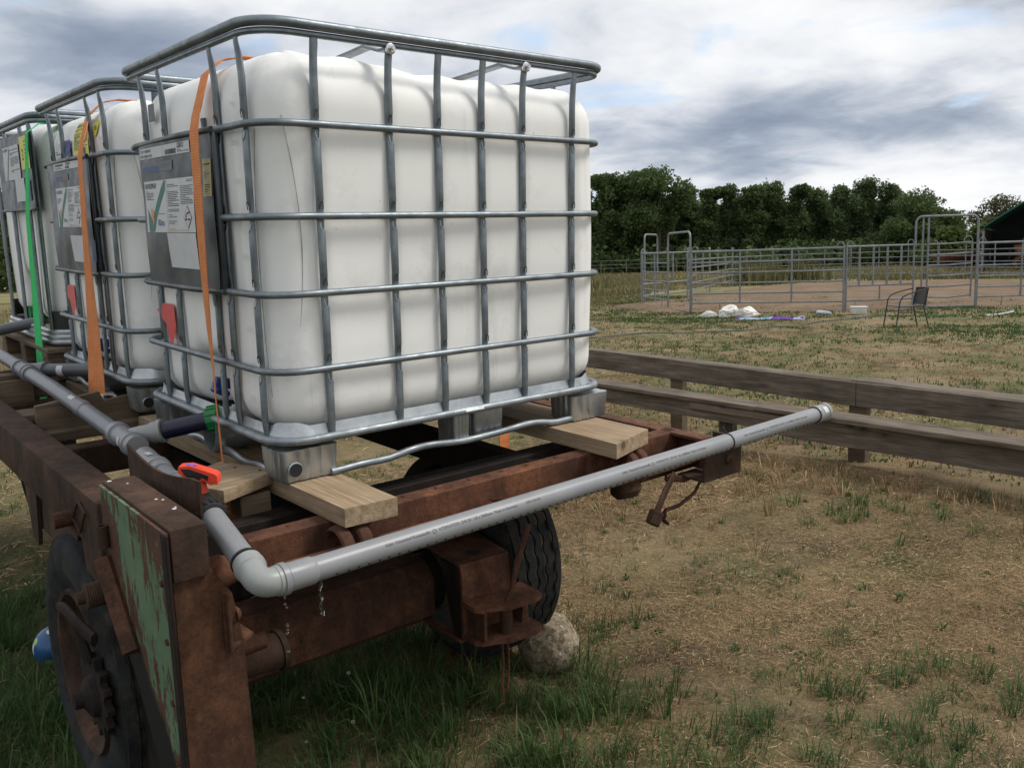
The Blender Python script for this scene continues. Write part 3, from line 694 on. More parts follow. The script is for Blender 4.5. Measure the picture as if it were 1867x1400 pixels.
def sticker(parent, fx, yL, zT, wd, ht, items, mats, name='sticker', lay=0.0016, label=None):
    """flat print on a curved sheet facing -X; u runs to the viewer's right (towards -Y), v down from zT"""
    m = MB()
    def pt(u, v, k=0): y = yL - u; z = zT - v; return (fx(y, z) - lay - k * 0.0005, y, z)
    def rect(u0, v0, u1, v1, mat, k=1, poly=None):
        if poly: m.add([pt(u, v, k) for u, v in poly], [tuple(range(len(poly)))], mat); return
        nu = max(1, int((u1 - u0) / 0.05)); nv = max(1, int((v1 - v0) / 0.04)); vs = []; fs = []
        for j in range(nv + 1):
            for i in range(nu + 1): vs.append(pt(u0 + (u1 - u0) * i / nu, v0 + (v1 - v0) * j / nv, k))
        for j in range(nv):
            for i in range(nu): a = j * (nu + 1) + i; fs.append((a, a + 1, a + nu + 2, a + nu + 1))
        m.add(vs, fs, mat)
    rect(0, 0, wd, ht, 0, 0)
    for it in items:
        if it[0] == 'r': rect(*it[1:5], it[5], it[6] if len(it) > 6 else 1)
        elif it[0] == 'p': rect(0, 0, 0, 0, it[2], it[3] if len(it) > 3 else 1, poly=it[1])
        elif it[0] == 't':
            _, s_, u, v, size, mat = it[:6]; bold = len(it) > 6 and it[6]; sx = it[7] if len(it) > 7 else 1.0
            vs, fs = text2d(s_, size, bold); m.add([pt(u + x * sx, v - y, 2) for x, y in vs], fs, mat)
        elif it[0] == 'lines':
            _, u0, v0, u1, v1, k, mat = it[:7]; rr = random.Random(int(u0 * 9999 + v0 * 777))
            for i in range(k):
                v = v0 + (v1 - v0) * i / k; u = u0
                if rr.random() < 0.13: continue
                end = u1 if rr.random() < 0.6 else u0 + (u1 - u0) * rr.uniform(0.3, 0.95)
                while u < end - 0.002: q = min(end, u + rr.uniform(0.004, 0.014)); rect(u, v, q, v + (v1 - v0) / k * 0.42, mat, 1); u = q + 0.0016
        elif it[0] == 'bars':
            _, u0, v0, u1, v1, k, mat = it; rr = random.Random(k)
            for i in range(k): a = u0 + (u1 - u0) * i / k; rect(a, v0, a + (u1 - u0) / k * rr.uniform(0.3, 0.75), v1, mat, 1)
    return m.build(name, mats, parent, (0, 0, 0), smooth=True, label=label)
INKS = lambda paper: [M[paper], M['ink'], M['labgreen'], M['labblue'], M['laborange'], M['labred'], M['greyink']]
def main_label(plate, fx, yL, zT, big=True):
    W_, H_ = (0.40, 0.151) if big else (0.335, 0.150)
    k = W_ / 0.40
    it = [('t', 'NOVOSPRAY', 0.010 * k, 0.022, 0.021 * k, 1, True, 0.86), ('lines', 0.012 * k, 0.030, 0.085 * k, 0.062, 7, 1),
          ('p', [(0.182 * k, 0.0), (0.190 * k, 0.003), (0.186 * k, 0.030), (0.150 * k, 0.025)], 2), ('p', [(0.150 * k, 0.025), (0.186 * k, 0.030), (0.150 * k, 0.062), (0.120 * k, 0.052)], 2), ('p', [(0.120 * k, 0.052), (0.150 * k, 0.062), (0.106 * k, 0.104), (0.088 * k, 0.084)], 2), ('p', [(0.088 * k, 0.084), (0.106 * k, 0.104), (0.072 * k, 0.150), (0.052 * k, 0.150)], 2),
          ('p', [(0.018 * k, 0.080), (0.060 * k, 0.118), (0.056 * k, 0.150), (0.022 * k, 0.150)], 2, 1),
          ('p', [(0.050 * k, 0.080), (0.080 * k, 0.090), (0.078 * k, 0.118), (0.052 * k, 0.112)], 4, 2),
          ('t', 'Kilco', 0.112 * k, 0.131, 0.026 * k, 3, True), ('lines', 0.105 * k, 0.096, 0.18 * k, 0.101, 1, 6),
          ('r', 0.1965 * k, 0.0, 0.198 * k, 0.151, 6), ('lines', 0.206 * k, 0.010, 0.292 * k, 0.095, 17, 1), ('lines', 0.305 * k, 0.022, 0.395 * k, 0.075, 11, 1),
          ('lines', 0.206 * k, 0.100, 0.270 * k, 0.130, 5, 6), ('lines', 0.205 * k, 0.141, 0.36 * k, 0.148, 2, 4), ('lines', 0.350 * k, 0.006, 0.39 * k, 0.014, 2, 1)]
    c = (0.352 * k, 0.109); a, b = 0.030 * k, 0.033
    it += [('p', [(c[0], c[1] - b), (c[0] + a, c[1]), (c[0], c[1] + b), (c[0] - a, c[1])], 5, 1), ('p', [(c[0], c[1] - b * 0.88), (c[0] + a * 0.88, c[1]), (c[0], c[1] + b * 0.88), (c[0] - a * 0.88, c[1])], 0, 2),
           ('r', c[0] - 0.018 * k, c[1] + 0.004, c[0] - 0.004 * k, c[1] + 0.009, 1, 3), ('r', c[0] - 0.013 * k, c[1] - 0.006, c[0] - 0.007 * k, c[1] + 0.002, 1, 3), ('r', c[0] + 0.004 * k, c[1] + 0.004, c[0] + 0.016 * k, c[1] + 0.009, 1, 3), ('p', [(c[0] - 0.008 * k, c[1] - 0.011), (c[0] + 0.016 * k, c[1] - 0.016), (c[0] + 0.017 * k, c[1] - 0.012), (c[0] - 0.008 * k, c[1] - 0.007)], 1, 3)]
    sticker(plate, fx, yL, zT, W_, H_, it, INKS('paper'), label='white product label with a green swoosh and black diamond symbol')

ibc1 = make_ibc('nearest white tank in a galvanised cage, at the rear end of the rusty trailer', (0, 0, 0), 'white caged tanks lined up on the rusty trailer')
ibc2_o = copy_tree(ibc1.o); ibc2_o.matrix_world = TM @ Matrix.Translation((0, 1.145, 0.004))
ibc2_o['label'] = 'middle caged white tank with a yellow notice and a round EX badge'
def child(o, nm): return [c for c in o.children if c.name.startswith(nm)][0]
pl1 = ibc1.plate; pl2 = child(ibc2_o, 'name_plate')
sticker(pl1, plate_x, 0.814, 0.8935, 0.40, 0.031, [('t', 'Z 31A Y 0406/0001', 0.006, 0.013, 0.0125, 1, True), ('t', 'A 4097 I2088 096 3001', 0.006, 0.027, 0.0115, 1, True), ('r', 0.206, 0.0, 0.207, 0.031, 6),
        ('bars', 0.222, 0.014, 0.305, 0.028, 22, 1), ('t', '52812', 0.313, 0.014, 0.0185, 1, True), ('lines', 0.313, 0.019, 0.392, 0.028, 2, 1)], INKS('paper'), label='white serial strip with 52812 and a barcode')
sticker(pl1, plate_x, 0.802, 0.849, 0.255, 0.027, [('r', 0.006, 0.010, 0.150, 0.024, 3), ('lines', 0.165, 0.006, 0.24, 0.02, 3, 6)], [M['greyink'], M['ink'], M['labgreen'], M['labblue'], M['laborange'], M['labred'], M['greyink']], label='torn grey film strip with faded blue print')
main_label(pl1, plate_x, 0.800, 0.797)
sticker(pl1, plate_x, 0.622, 0.644, 0.218, 0.100, [('r', 0.10, 0.035, 0.15, 0.045, 6)][:0], INKS('paper'), label='blank white sheet')
sticker(pl1, plate_x, 0.332, 0.838, 0.055, 0.098, [('lines', 0.006, 0.012, 0.05, 0.022, 1, 1), ('lines', 0.006, 0.032, 0.048, 0.060, 5, 6), ('lines', 0.010, 0.066, 0.046, 0.090, 4, 1)], INKS('paleyellow'), label='pale yellow label behind the orange strap')
m = MB(); m.box((0.012, 0.765, 1.0), (0.004, 0.045, 0.05), None, 0.001); m.build('small_grey_tag', M['greyink'], ibc1.o)
sticker(pl2, plate_x, 0.705, 0.903, 0.35, 0.027, [('t', '479080906', 0.165, 0.011, 0.013, 1, True), ('bars', 0.02, 0.004, 0.13, 0.012, 26, 1), ('lines', 0.02, 0.016, 0.13, 0.024, 2, 1), ('bars', 0.16, 0.014, 0.21, 0.024, 12, 1)], INKS('paper'), label='white serial strip with a barcode')
sticker(pl2, plate_x, 0.70, 0.862, 0.18, 0.026, [('r', 0.01, 0.010, 0.10, 0.022, 3)], [M['greyink'], M['ink'], M['labgreen'], M['labblue'], M['laborange'], M['labred'], M['greyink']], label='torn grey film strip')
main_label(pl2, plate_x, 0.712, 0.810, False)
sticker(pl2, plate_x, 0.56, 0.628, 0.18, 0.100, [], INKS('paper'), label='blank white sheet')
sticker(pl2, plate_x, 0.300, 0.612, 0.052, 0.078, [('lines', 0.008, 0.03, 0.044, 0.07, 4, 0), ('p', [(0.02, 0.02), (0.026, 0.006), (0.032, 0.02)], 0, 1)], [M['labblue'], M['ink'], M['labgreen'], M['labblue'], M['laborange'], M['labred'], M['paper']], label='small blue label')
def tank_x(y, z):
    ins = 0.0
    if z > 0.96: q = min(0.97, (z - 0.96) / 0.130); ins = 0.118 * (1 - math.sqrt(1 - q * q))
    return 0.0150 + ins
tk2 = child(ibc2_o, 'tank')
sticker(tk2, tank_x, 0.520, 1.045, 0.20, 0.125, [('r', 0.004, 0.010, 0.196, 0.024, 1)][:0] + [('t', 'IMPORTANT NOTICE', 0.012, 0.018, 0.0155, 1, True, 0.9), ('lines', 0.012, 0.026, 0.10, 0.105, 15, 1), ('lines', 0.108, 0.026, 0.19, 0.105, 15, 1)], INKS('yellow'), label='yellow notice covered in small black print')
m = MB(); vs = [(tank_x(0, 1.0 + 0.030 * math.sin(a)) - 0.002, 0.225 + 0.028 * math.cos(a), 1.006 + 0.030 * math.sin(a)) for a in [2 * math.pi * i / 24 for i in range(24)]]; m.add(vs, [tuple(range(24))], 0)
vv, ff = text2d('EX', 0.022, True); m.add([(tank_x(0, 1.0) - 0.0035, 0.243 - x, 0.998 + y) for x, y in vv], ff, 1); m.build('round_badge', [M['yellow'], M['ink']], tk2, label='round yellow EX badge')
sticker(tk2, tank_x, 0.645, 0.990, 0.080, 0.060, [('t', 'GUTZ', 0.006, 0.024, 0.024, 0, True), ('r', 0.030, 0.032, 0.074, 0.055, 0, 1), ('t', 'HEI', 0.034, 0.052, 0.018, 3, True)], [M['labblue'], M['paper'], M['labgreen'], M['labblue'], M['laborange'], M['labred'], M['paper']], label='blue and white label')
sticker(tk2, tank_x, 0.785, 0.985, 0.075, 0.052, [('lines', 0.006, 0.03, 0.07, 0.048, 2, 1)], [M['paper'], M['ink'], M['labgreen'], M['labblue'], M['laborange'], M['labred'], M['greyink']], label='faded grey label')

# the rearmost tank has another cage: wide uprights, ribbed band, black corner guards
def make_ibc3():
    b = (0, 2.20, 0.145)
    t = TH('caged_water_tank', 'far caged white tank with black corner guards standing on a wooden pallet', 'water tank', b, TM, 'white caged tanks lined up on the rusty trailer')
    def Q(x, y, z): return (x, y + 2.20, z + 0.145)
    def shift(m): m.v = [(x, y + 2.20, z + 0.145) for x, y, z in m.v]; return m
    m = MB(); tank_builder(m, zb=0.075, zt=0.955, txs=[0.15, 0.4, 0.65, 0.9, 1.1], tys=[0.10, 0.30, 0.62, 0.85], rings=[], recess=(0.5, 0.11), rtop=0.11); t.part('tank', shift(m), M['tank'], ang=60)
    for z, r_ in ((0.992, 0.013), (0.968, 0.011)): m = MB(); m.tube(rrect(-0.002, 1.2, 0, 1.0, 0.1, z), r_, 12, closed=True); t.part('top_rail', shift(m), M['cage'])
    for y in (0.085, 0.255, 0.58, 0.87):
        m = MB(); m.tube([(0.004, y, 0.06), (0.004, y, 0.90), (0.002, y, 0.93), (-0.002, y, 0.975)], [0.021, 0.021, 0.018, 0.010], 12, r2=[0.007, 0.010, 0.010, 0.006], side=(0, 1, 0)); t.part('cage_upright', shift(m), M['cage'])
        m = MB(); m.tube([(1.196, y, 0.06), (1.196, y, 0.975)], 0.02, 10, r2=0.009, side=(0, 1, 0)); t.part('cage_upright', shift(m), M['cage'])
    for x in (0.12, 0.35, 0.6, 0.85, 1.08):
        for y in (0.004, 0.996): m = MB(); m.tube([(x, y, 0.06), (x, y, 0.975)], 0.02, 10, r2=0.009, side=(1, 0, 0)); t.part('cage_upright', shift(m), M['cage'])
    m = MB(); m.bx(-0.012, -0.007, 0.05, 0.72, 0.60, 0.93, 0.002); m.bx(-0.018, -0.006, 0.045, 0.725, 0.592, 0.604, 0.003)
    pt = t.part('name_plate', shift(m), M['plate'])
    f = lambda y, z: -0.014
    def st(*a, **k):
        o = sticker(pt, f, *a, **k); me = o.data; me.transform(Matrix.Translation((0, 0, 0))); return o
    st(0.58, 0.885, 0.33, 0.150, [('t', 'NOVOSPRAY', 0.008, 0.02, 0.018, 1, True), ('lines', 0.15, 0.01, 0.32, 0.12, 16, 1), ('p', [(0.14, 0.0), (0.148, 0.02), (0.06, 0.15), (0.04, 0.15)], 2)], INKS('paper'), label='white product label')
    st(0.215, 0.91, 0.16, 0.14, [('t', '2', 0.035, 0.10, 0.07, 1, True, 0.6), ('lines', 0.08, 0.02, 0.15, 0.12, 6, 6)], INKS('yellow'), label='yellow label marked 2')
    st(0.38, 0.735, 0.18, 0.10, [], INKS('paper'), label='blank white sheet')
    st(0.165, 0.72, 0.07, 0.085, [('p', [(0.035, 0.01), (0.06, 0.042), (0.035, 0.075), (0.01, 0.042)], 0)], [M['labblue'], M['ink'], M['labgreen'], M['labblue'], M['laborange'], M['labred'], M['paper']], label='dark blue label')
    for i, z in enumerate((0.012, 0.034, 0.056)): m = MB(); m.tube(rrect(-0.006 + 0.004 * i, 1.206 - 0.004 * i, -0.006 + 0.004 * i, 1.006 - 0.004 * i, 0.1, z), 0.013, 10, closed=True); t.part('ribbed_band', shift(m), M['galv'])
    for cx_, cy_, a0 in ((0.1, 0.1, 170), (0.1, 0.9, 100)):
        A = [];
        for z in (0.062, 0.15):
            for i in range(14): a = R(a0 + 100 * i / 13 * (1 if a0 == 170 else 1) - (0 if a0 == 170 else 10)); A.append((cx_ + 0.098 * math.cos(a), cy_ + 0.098 * math.sin(a), z))
        m = MB(); m.add(A, [(i, i + 1, 15 + i, 14 + i) for i in range(13)]); t.part('corner_guard', shift(m), M['black'])
    m = MB(); m.lathe((0.12, 0.55, 0.10), (-1, 0, 0), [(0, 0.03), (0.09, 0.03)], 18); m.lathe((0.05, 0.55, 0.10), (-1, 0, 0), [(0, 0.042), (0.04, 0.042)], 12); t.part('outlet_valve', shift(m), M['greencap'])
    return t
ibc3 = make_ibc3()

# wooden pallet under the far tank
t = TH('wooden_pallet', 'brown wooden pallet under the far tank', 'pallet', (0, 2.17, 0), TM)
for x in (0.0, 0.30, 0.60, 0.90):
    m = MB(); m.bx(x - 0.05, x + 0.09, 2.17, 3.22, 0.116, 0.1375, 0.003); t.part('board', m, M['wood_brown_y'])
for y in (2.22, 2.66, 3.10):
    m = MB(); m.bx(-0.05, 1.08, y - 0.03, y + 0.06, 0.095, 0.1155, 0.003); t.part('board', m, M['wood_brown_x'])
    for x in (0.0, 0.5, 1.0): m = MB(); m.bx(x - 0.048, x + 0.05, y - 0.03, y + 0.07, 0.0205, 0.0948, 0.004); t.part('block', m, M['wood_brown_x'])
for x in (0.0, 0.5, 1.0): m = MB(); m.bx(x - 0.07, x + 0.07, 2.15, 3.24, 0.0, 0.0202, 0.003); t.part('board', m, M['wood_brown_y'])
# ------------------------------------------------------------------ trailer
t = TH('farm_trailer', 'old rusty farm trailer carrying the row of caged water tanks', 'trailer', (0.36, 0.55, -1.0), TM)
P = t.part
RY = Matrix.Rotation
def rivets(m, x0, x1, y, z, n, r_=0.007, h=0.005):
    for i in range(n): x = x0 + (x1 - x0) * (i + 0.5) / n + random.uniform(-.01, .01); m.lathe((x, y, z), (0, 0, 1), [(0, r_), (h * 0.6, r_ * 0.9), (h, r_ * 0.4)], 7)
# rear cross channel: top flange, web, bottom flange towards the camera
m = MB(); m.bx(-0.17, 1.38, -0.165, -0.115, -0.062, -0.050, 0.003); m.bx(-0.17, 1.38, -0.172, -0.162, -0.135, -0.0515, 0.002)
m.bx(-0.17, 1.40, -0.26, -0.1625, -0.146, -0.1352, 0.003); rivets(m, -0.1, 1.32, -0.138, -0.0505, 13); P('rear_channel', m, M['rust_red'])
m = MB(); m.bx(-0.20, 1.36, 0.035, 0.060, -0.19, -0.085, 0.003); m.bx(-0.20, 1.36, 0.0601, 0.11, -0.097, -0.085, 0.003); P('cross_beam', m, M['rust_black'])
m = MB(); m.bx(-0.34, 1.32, 1.02, 1.10, -0.15, -0.05, 0.004); P('cross_beam', m, M['rust_dark'])
m = MB(); m.bx(-0.34, 1.32, 1.95, 2.03, -0.15, -0.05, 0.004); P('cross_beam', m, M['rust_dark'])
m = MB(); m.bx(-0.34, 1.32, 2.90, 2.98, -0.15, -0.05, 0.004); P('cross_beam', m, M['rust_dark'])
m = MB(); m.tube([(-0.45, 0.42, -0.09), (0.2, 0.42, -0.09)], 0.022, 12); P('cross_tube', m, M['rust_red'])
# side rails
m = MB(); m.bx(1.335, 1.395, -0.30, 3.6, -0.062, -0.050, 0.002); m.bx(1.388, 1.397, -0.2995, 3.6, -0.17, -0.0625, 0.002); P('side_rail', m, M['rust_red'])
m = MB(); m.bx(-0.405, -0.31, 0.16, 3.8, -0.130, 0.012, 0.010, seg=2); P('side_rail', m, M['rust_dark'])
m = MB(); m.bx(-0.315, -0.295, 0.2, 3.8, -0.140, -0.125, 0.003); P('side_rail_flange', m, M['rust_dark'])
m = MB(); m.prism([(-0.40, 0.86, -0.12), (-0.40, 1.02, -0.12), (-0.40, 0.975, -0.30), (-0.40, 0.91, -0.31)], (0.012, 0, 0)); m.prism([(-0.386, 0.80, -0.125), (-0.386, 0.99, -0.125), (-0.386, 0.97, -0.26), (-0.386, 0.50, -0.24), (-0.386, 0.45, -0.13)], (0.006, 0, 0)); P('stake_pocket', m, M['rust_dark'])
m = MB(); m.prism([(-0.40, 0.16, -0.13), (-0.40, 0.36, -0.13), (-0.40, 0.34, -0.215), (-0.40, 0.19, -0.225)], (0.07, 0, 0)); P('rail_bracket', m, M['rust_dark'])
m = MB(); q = [(-0.412, 0.37, -0.075), (-0.412, 0.30, -0.015), (-0.412, 0.24, -0.03), (-0.412, 0.31, -0.098)]
m.tube(q, 0.0035, 8, closed=True); P('lashing_ring', m, M['rust_dark'])
# longitudinal members seen through the frame, braces, axles
m = MB(); m.bx(0.06, 0.12, 0.0, 3.5, -0.22, -0.10, 0.004); P('long_member', m, M['rust_black'])
m = MB(); m.bx(0.86, 0.92, 0.0, 3.5, -0.22, -0.10, 0.004); P('long_member', m, M['rust_black'])
m = MB(); m.tube([(0.02, 0.10, -0.16), (0.55, 1.0, -0.16)], 0.028, 4, r2=0.02); P('diagonal_brace', m, M['rust_dark'])
m = MB(); m.tube([(0.09, 0.6, -0.24), (0.09, 0.55, -0.52)], 0.045, 4, r2=0.02); m.tube([(0.89, 0.6, -0.24), (0.89, 0.55, -0.52)], 0.045, 4, r2=0.02); P('axle_hanger', m, M['rust_black'])
m = MB(); c = 0.03
sec = [(0.40, -0.51), (0.50, -0.50), (0.54, -0.54), (0.54, -0.66), (0.50, -0.70), (0.37, -0.715), (0.345, -0.69), (0.35, -0.56)]
m.prism([(-0.20, y, z) for y, z in sec], (0.90, 0, 0)); P('rear_axle_beam', m, M['rust'])
m = MB(); m.lathe((0.70, 0.44, -0.60), (1, 0, 0), [(0, 0.085), (0.03, 0.10), (0.10, 0.105), (0.13, 0.085), (0.17, 0.085), (0.19, 0.13), (0.27, 0.13), (0.30, 0.09), (0.34, 0.09)], 28); P('brake_drum', m, M['rust_black'])
m = MB(); m.lathe((0.735, 0.44, -0.60), (1, 0, 0), [(0, 0.112), (0.012, 0.118), (0.03, 0.118), (0.04, 0.112)], 28, caps=False); P('drum_band', m, simple('tarnished_brass_band', [(0.06, 0.05, 0.03), (0.12, 0.10, 0.06)], 20, 0.6, 0.3))
m = MB(); m.tube([(-0.10, 0.15, -0.505), (0.02, 0.15, -0.515)], 0.052, 22); m.lathe((0.02, 0.15, -0.515), (1, 0, 0), [(0, 0.057), (0.016, 0.057), (0.020, 0.050)], 24); P('swing_bushing', m, M['rust_dark'])
m = MB(); m.tube([(-0.24, -0.17, -0.30), (-0.15, -0.165, -0.30)], 0.024, 16); P('pivot_stub', m, M['rust'])
# tow coupling hung under the rear: bent bracket with a hole, two jaws, pin and hand lever
m = MB()
A = [(0.585, 0.13, -0.335), (0.735, 0.15, -0.325), (0.862, 0.13, -0.438), (0.862, 0.13, -0.452), (0.665, 0.125, -0.452)]
prof = [(0.665, -0.335), (0.86, -0.335)]
bot = -0.76
th = 0.012
# flat top plate, bent down at its front edge, with a side cheek
m.prism([(0.700, 0.42, -0.452), (0.905, 0.42, -0.452), (0.862, 0.135, -0.452), (0.664, 0.150, -0.452)], (0, 0, 0.011))
m.prism([(0.664, 0.149, -0.441), (0.862, 0.134, -0.441), (0.862, 0.120, -0.470), (0.862, 0.115, -0.70), (0.664, 0.130, -0.70), (0.664, 0.135, -0.470)], (0, 0.011, 0))
P('coupling_bracket', m, M['rust_red'], ang=25)  # brighter rust on bracket and jaws puts the light they catch into the colour
m = MB(); m.prism([(0.6655, 0.26, -0.4535), (0.6655, 0.147, -0.4535), (0.6655, 0.142, -0.70), (0.6655, 0.18, -0.72)], (0.010, 0, 0)); P('bracket_cheek', m, M['rust_black'])  # blackened cheek stands in for the dark opening beside the bracket
m = MB(); m.bx(0.655, 0.69, 0.14, 0.42, -0.713, -0.701, 0.003)
P('bracket_foot', m, M['rust'], ang=25)
m = MB(); m.lathe((0.768, 0.205, -0.4415), (0, 0, 1), [(0, 0.027), (0.0012, 0.027)], 26); P('bracket_hole', m, M['hole'])
for z, nm in ((-0.575, 'coupling_jaw'), (-0.69, 'coupling_jaw')):
    m = MB(); o = [(0.66, 0.125), (0.655, 0.062), (0.672, 0.040), (0.72, 0.022), (0.755, 0.0), (0.86, -0.012), (0.895, 0.0), (0.905, 0.03), (0.905, 0.125)]
    m.prism([(x, y, z) for x, y in o], (0, 0, 0.016)); P(nm, m, M['rust_red'], ang=25)
m = MB(); m.tube([(0.775, 0.045, -0.70), (0.775, 0.045, -0.56)], 0.021, 18); P('coupling_pin', m, M['rust'])
m = MB(); m.bx(0.86, 0.888, 0.06, 0.12, -0.6738, -0.5752, 0.002); P('jaw_web', m, M['rust'])
m = MB(); m.bx(0.672, 0.684, 0.03, 0.12, -0.6738, -0.5752, 0.002); P('jaw_web', m, M['rust'])
m = MB(); m.tube([(0.755, 0.02, -0.552), (0.775, 0.01, -0.50), (0.80, 0.015, -0.43), (0.845, 0.03, -0.36), (0.875, 0.045, -0.325)], [0.007, 0.009, 0.011, 0.011, 0.013], 10); P('hand_lever', m, M['rust'])
m = MB(); m.tube([(0.76, 0.05, -0.70), (0.765, 0.05, -0.78), (0.757, 0.05, -0.86), (0.762, 0.05, -0.93)], 0.004, 6); m.tube([(0.785, 0.05, -0.70), (0.79, 0.052, -0.80), (0.782, 0.05, -0.89)], 0.004, 6); P('hanging_wire', m, M['rust_red'])
# tailgate hinge rod and its curled eyes on the channel
m = MB(); m.tube([(-0.20, -0.225, -0.115), (1.52, -0.225, -0.118)], 0.015, 14); P('hinge_rod', m, M['rust_red'])
for x in (0.035, 0.085, 1.055, 1.10):
    m = MB(); pts = [(x, -0.222 + 0.050 * math.cos(R(a)), -0.108 + 0.050 * math.sin(R(a))) for a in range(-70, 250, 20)]; m.tube(pts, 0.018, 8, r2=0.009, side=(1, 0, 0)); P('hinge_eye', m, M['rust_red'])
m = MB(); m.prism([(0.52, -0.17, -0.10), (0.64, -0.172, -0.128), (0.665, -0.255, -0.128), (0.60, -0.18, -0.118)], (0, 0, -0.006)); P('gusset', m, M['rust_red'])
m = MB(); m.lathe((1.075, -0.20, -0.165), (0, -0.3, -1), [(0, 0.05), (0.03, 0.052), (0.05, 0.035)], 14); P('lower_lug', m, M['rust_dark'])
# right rear corner: angle bracket, bolt, hanging hooks
m = MB(); m.bx(1.300, 1.500, -0.345, -0.335, -0.185, -0.060, 0.002); m.bx(1.302, 1.498, -0.3348, -0.23, -0.185, -0.176, 0.002); m.bx(1.490, 1.4995, -0.3349, -0.23, -0.1758, -0.062, 0.002); P('corner_bracket', m, M['rust_dark'])
m = MB(); m.lathe((1.425, -0.346, -0.125), (0, -1, 0), [(0, 0.016), (0.008, 0.016), (0.012, 0.010), (0.018, 0.008)], 10); P('bracket_bolt', m, M['rust'])
m = MB(); m.bx(1.12, 1.50, -0.225, -0.175, -0.175, -0.155, 0.004); P('corner_strap', m, M['rust_dark'])
m = MB(); m.tube([(1.25, -0.26, -0.16), (1.20, -0.27, -0.20), (1.15, -0.28, -0.25), (1.12, -0.285, -0.29)], [0.014, 0.016, 0.016, 0.02], 6, r2=0.008); m.box((1.125, -0.286, -0.275), (0.05, 0.03, 0.05), Matrix.Rotation(R(30), 3, 'Y'), 0.006); P('lock_hook', m, M['rust_dark'])
m = MB(); m.tube([(1.22, -0.25, -0.17), (1.32, -0.25, -0.195), (1.39, -0.25, -0.19), (1.40, -0.255, -0.215), (1.36, -0.26, -0.25), (1.28, -0.26, -0.275), (1.21, -0.26, -0.275), (1.195, -0.26, -0.30), (1.215, -0.26, -0.32)], [0.012, 0.012, 0.011, 0.010, 0.010, 0.010, 0.011, 0.016, 0.020], 6, r2=0.006); P('lock_hook', m, M['rust'])
# left rear post: boxed top, welded column, green plate on its outer side
m = MB(); m.bx(-0.385, -0.309, -0.300, 0.165, -0.050, 0.064, 0.005, seg=2); P('post_cap', m, M['rust_dark'])
m = MB(); m.prism([(-0.383, -0.285, -0.048), (-0.300, -0.285, -0.048), (-0.262, -0.285, -0.11), (-0.245, -0.285, -0.22), (-0.236, -0.285, -0.56), (-0.236, -0.285, -0.96), (-0.383, -0.285, -0.96)], (0, 0.012, 0)); m.prism([(-0.244, -0.2728, -0.22), (-0.238, -0.2728, -0.56), (-0.238, -0.2728, -0.96), (-0.25, -0.2728, -0.96), (-0.256, -0.2728, -0.22)], (0, 0.14, 0)); P('rear_post', m, M['rust'])
m = MB(); m.prism([(-0.388, -0.297, 0.058), (-0.388, 0.155, 0.058), (-0.388, 0.160, -0.24), (-0.388, 0.02, -0.36), (-0.388, -0.10, -0.52), (-0.388, -0.20, -0.72), (-0.388, -0.288, -0.95)], (-0.007, 0, 0)); P('green_side_plate', m, M['green'], label='steel side plate with chipped green paint')
m = MB(); m.bx(-0.3965, -0.3885, -0.300, -0.272, -0.95, 0.055, 0.002); P('plate_edge_strip', m, M['rust_black'])
for z in (-0.06, -0.19, -0.33, -0.47, -0.62): m = MB(); m.lathe((-0.3952, -0.255, z), (-1, 0, 0), [(0, 0.008), (0.004, 0.007)], 8); P('rivet', m, M['rust'])
m = MB(); m.tube([(-0.405, 0.125, -0.115), (-0.405, -0.045, -0.29)], 0.028, 4, r2=0.016, side=(1, 0.1, 0)); P('diagonal_stiffener', m, M['rust'])
m = MB(); m.lathe((-0.39, 0.14, -0.205), (-1, 0.02, 0.0), [(0, 0.040), (0.016, 0.040), (0.018, 0.031)] + [(0.018 + 0.0025 * i, 0.031 - 0.0016 * (i % 2)) for i in range(1, 20)] + [(0.066, 0.024), (0.067, 0.016), (0.085, 0.015)], 20); P('threaded_stub', m, M['rust_dark'])
m = MB(); m.lathe((-0.408, 0.115, -0.085), (0, 0, 1), [(0, 0.014), (0.055, 0.014), (0.055, 0.009), (0.030, 0.009)], 16); P('small_socket', m, M['rust_dark'])
m = MB(); vs = []; n = 14
for i in range(n):
    y = 0.29 - 0.43 * i / (n - 1); zt_ = 0.110 - 0.0 * i; zt_ = 0.112 - 0.030 * math.sin(math.pi * i / (n - 1)) ** 1.0 * 0.8
    if i == n - 1: zt_ = 0.105
    vs.append((-0.285 + 0.022 * (i / (n - 1)) ** 3, y, zt_, 0.02))
m.add([(x, y, z) for x, y, z, b in vs] + [(x, y, b) for x, y, z, b in vs] + [(x + 0.006, y, z) for x, y, z, b in vs] + [(x + 0.006, y, b) for x, y, z, b in vs],
      [(i, i + 1, n + i + 1, n + i) for i in range(n - 1)] + [(2 * n + i, 2 * n + i + 1, 3 * n + i + 1, 3 * n + i) for i in range(n - 1)] + [(i, i + 1, 2 * n + i + 1, 2 * n + i) for i in range(n - 1)] + [(n - 1, 2 * n - 1, 4 * n - 1, 3 * n - 1)])
P('bent_guard_plate', m, M['rust_dark'])
m = MB(); m.bx(-0.288, -0.278, -0.296, -0.288, -0.235, -0.10, 0.002); m.prism([(-0.278, -0.30, -0.228), (-0.215, -0.27, -0.222), (-0.235, -0.235, -0.205), (-0.278, -0.25, -0.205)], (0, 0, -0.007)); m.bx(-0.284, -0.277, -0.31, -0.25, -0.235, -0.10, 0.002); P('angle_lug', m, M['rust'])
m = MB(); m.lathe((-0.277, -0.275, -0.165), (1, 0, 0), [(0, 0.009), (0.020, 0.009), (0.021, 0.018), (0.026, 0.017), (0.032, 0.011)], 16); P('round_head_bolt', m, M['rust'])
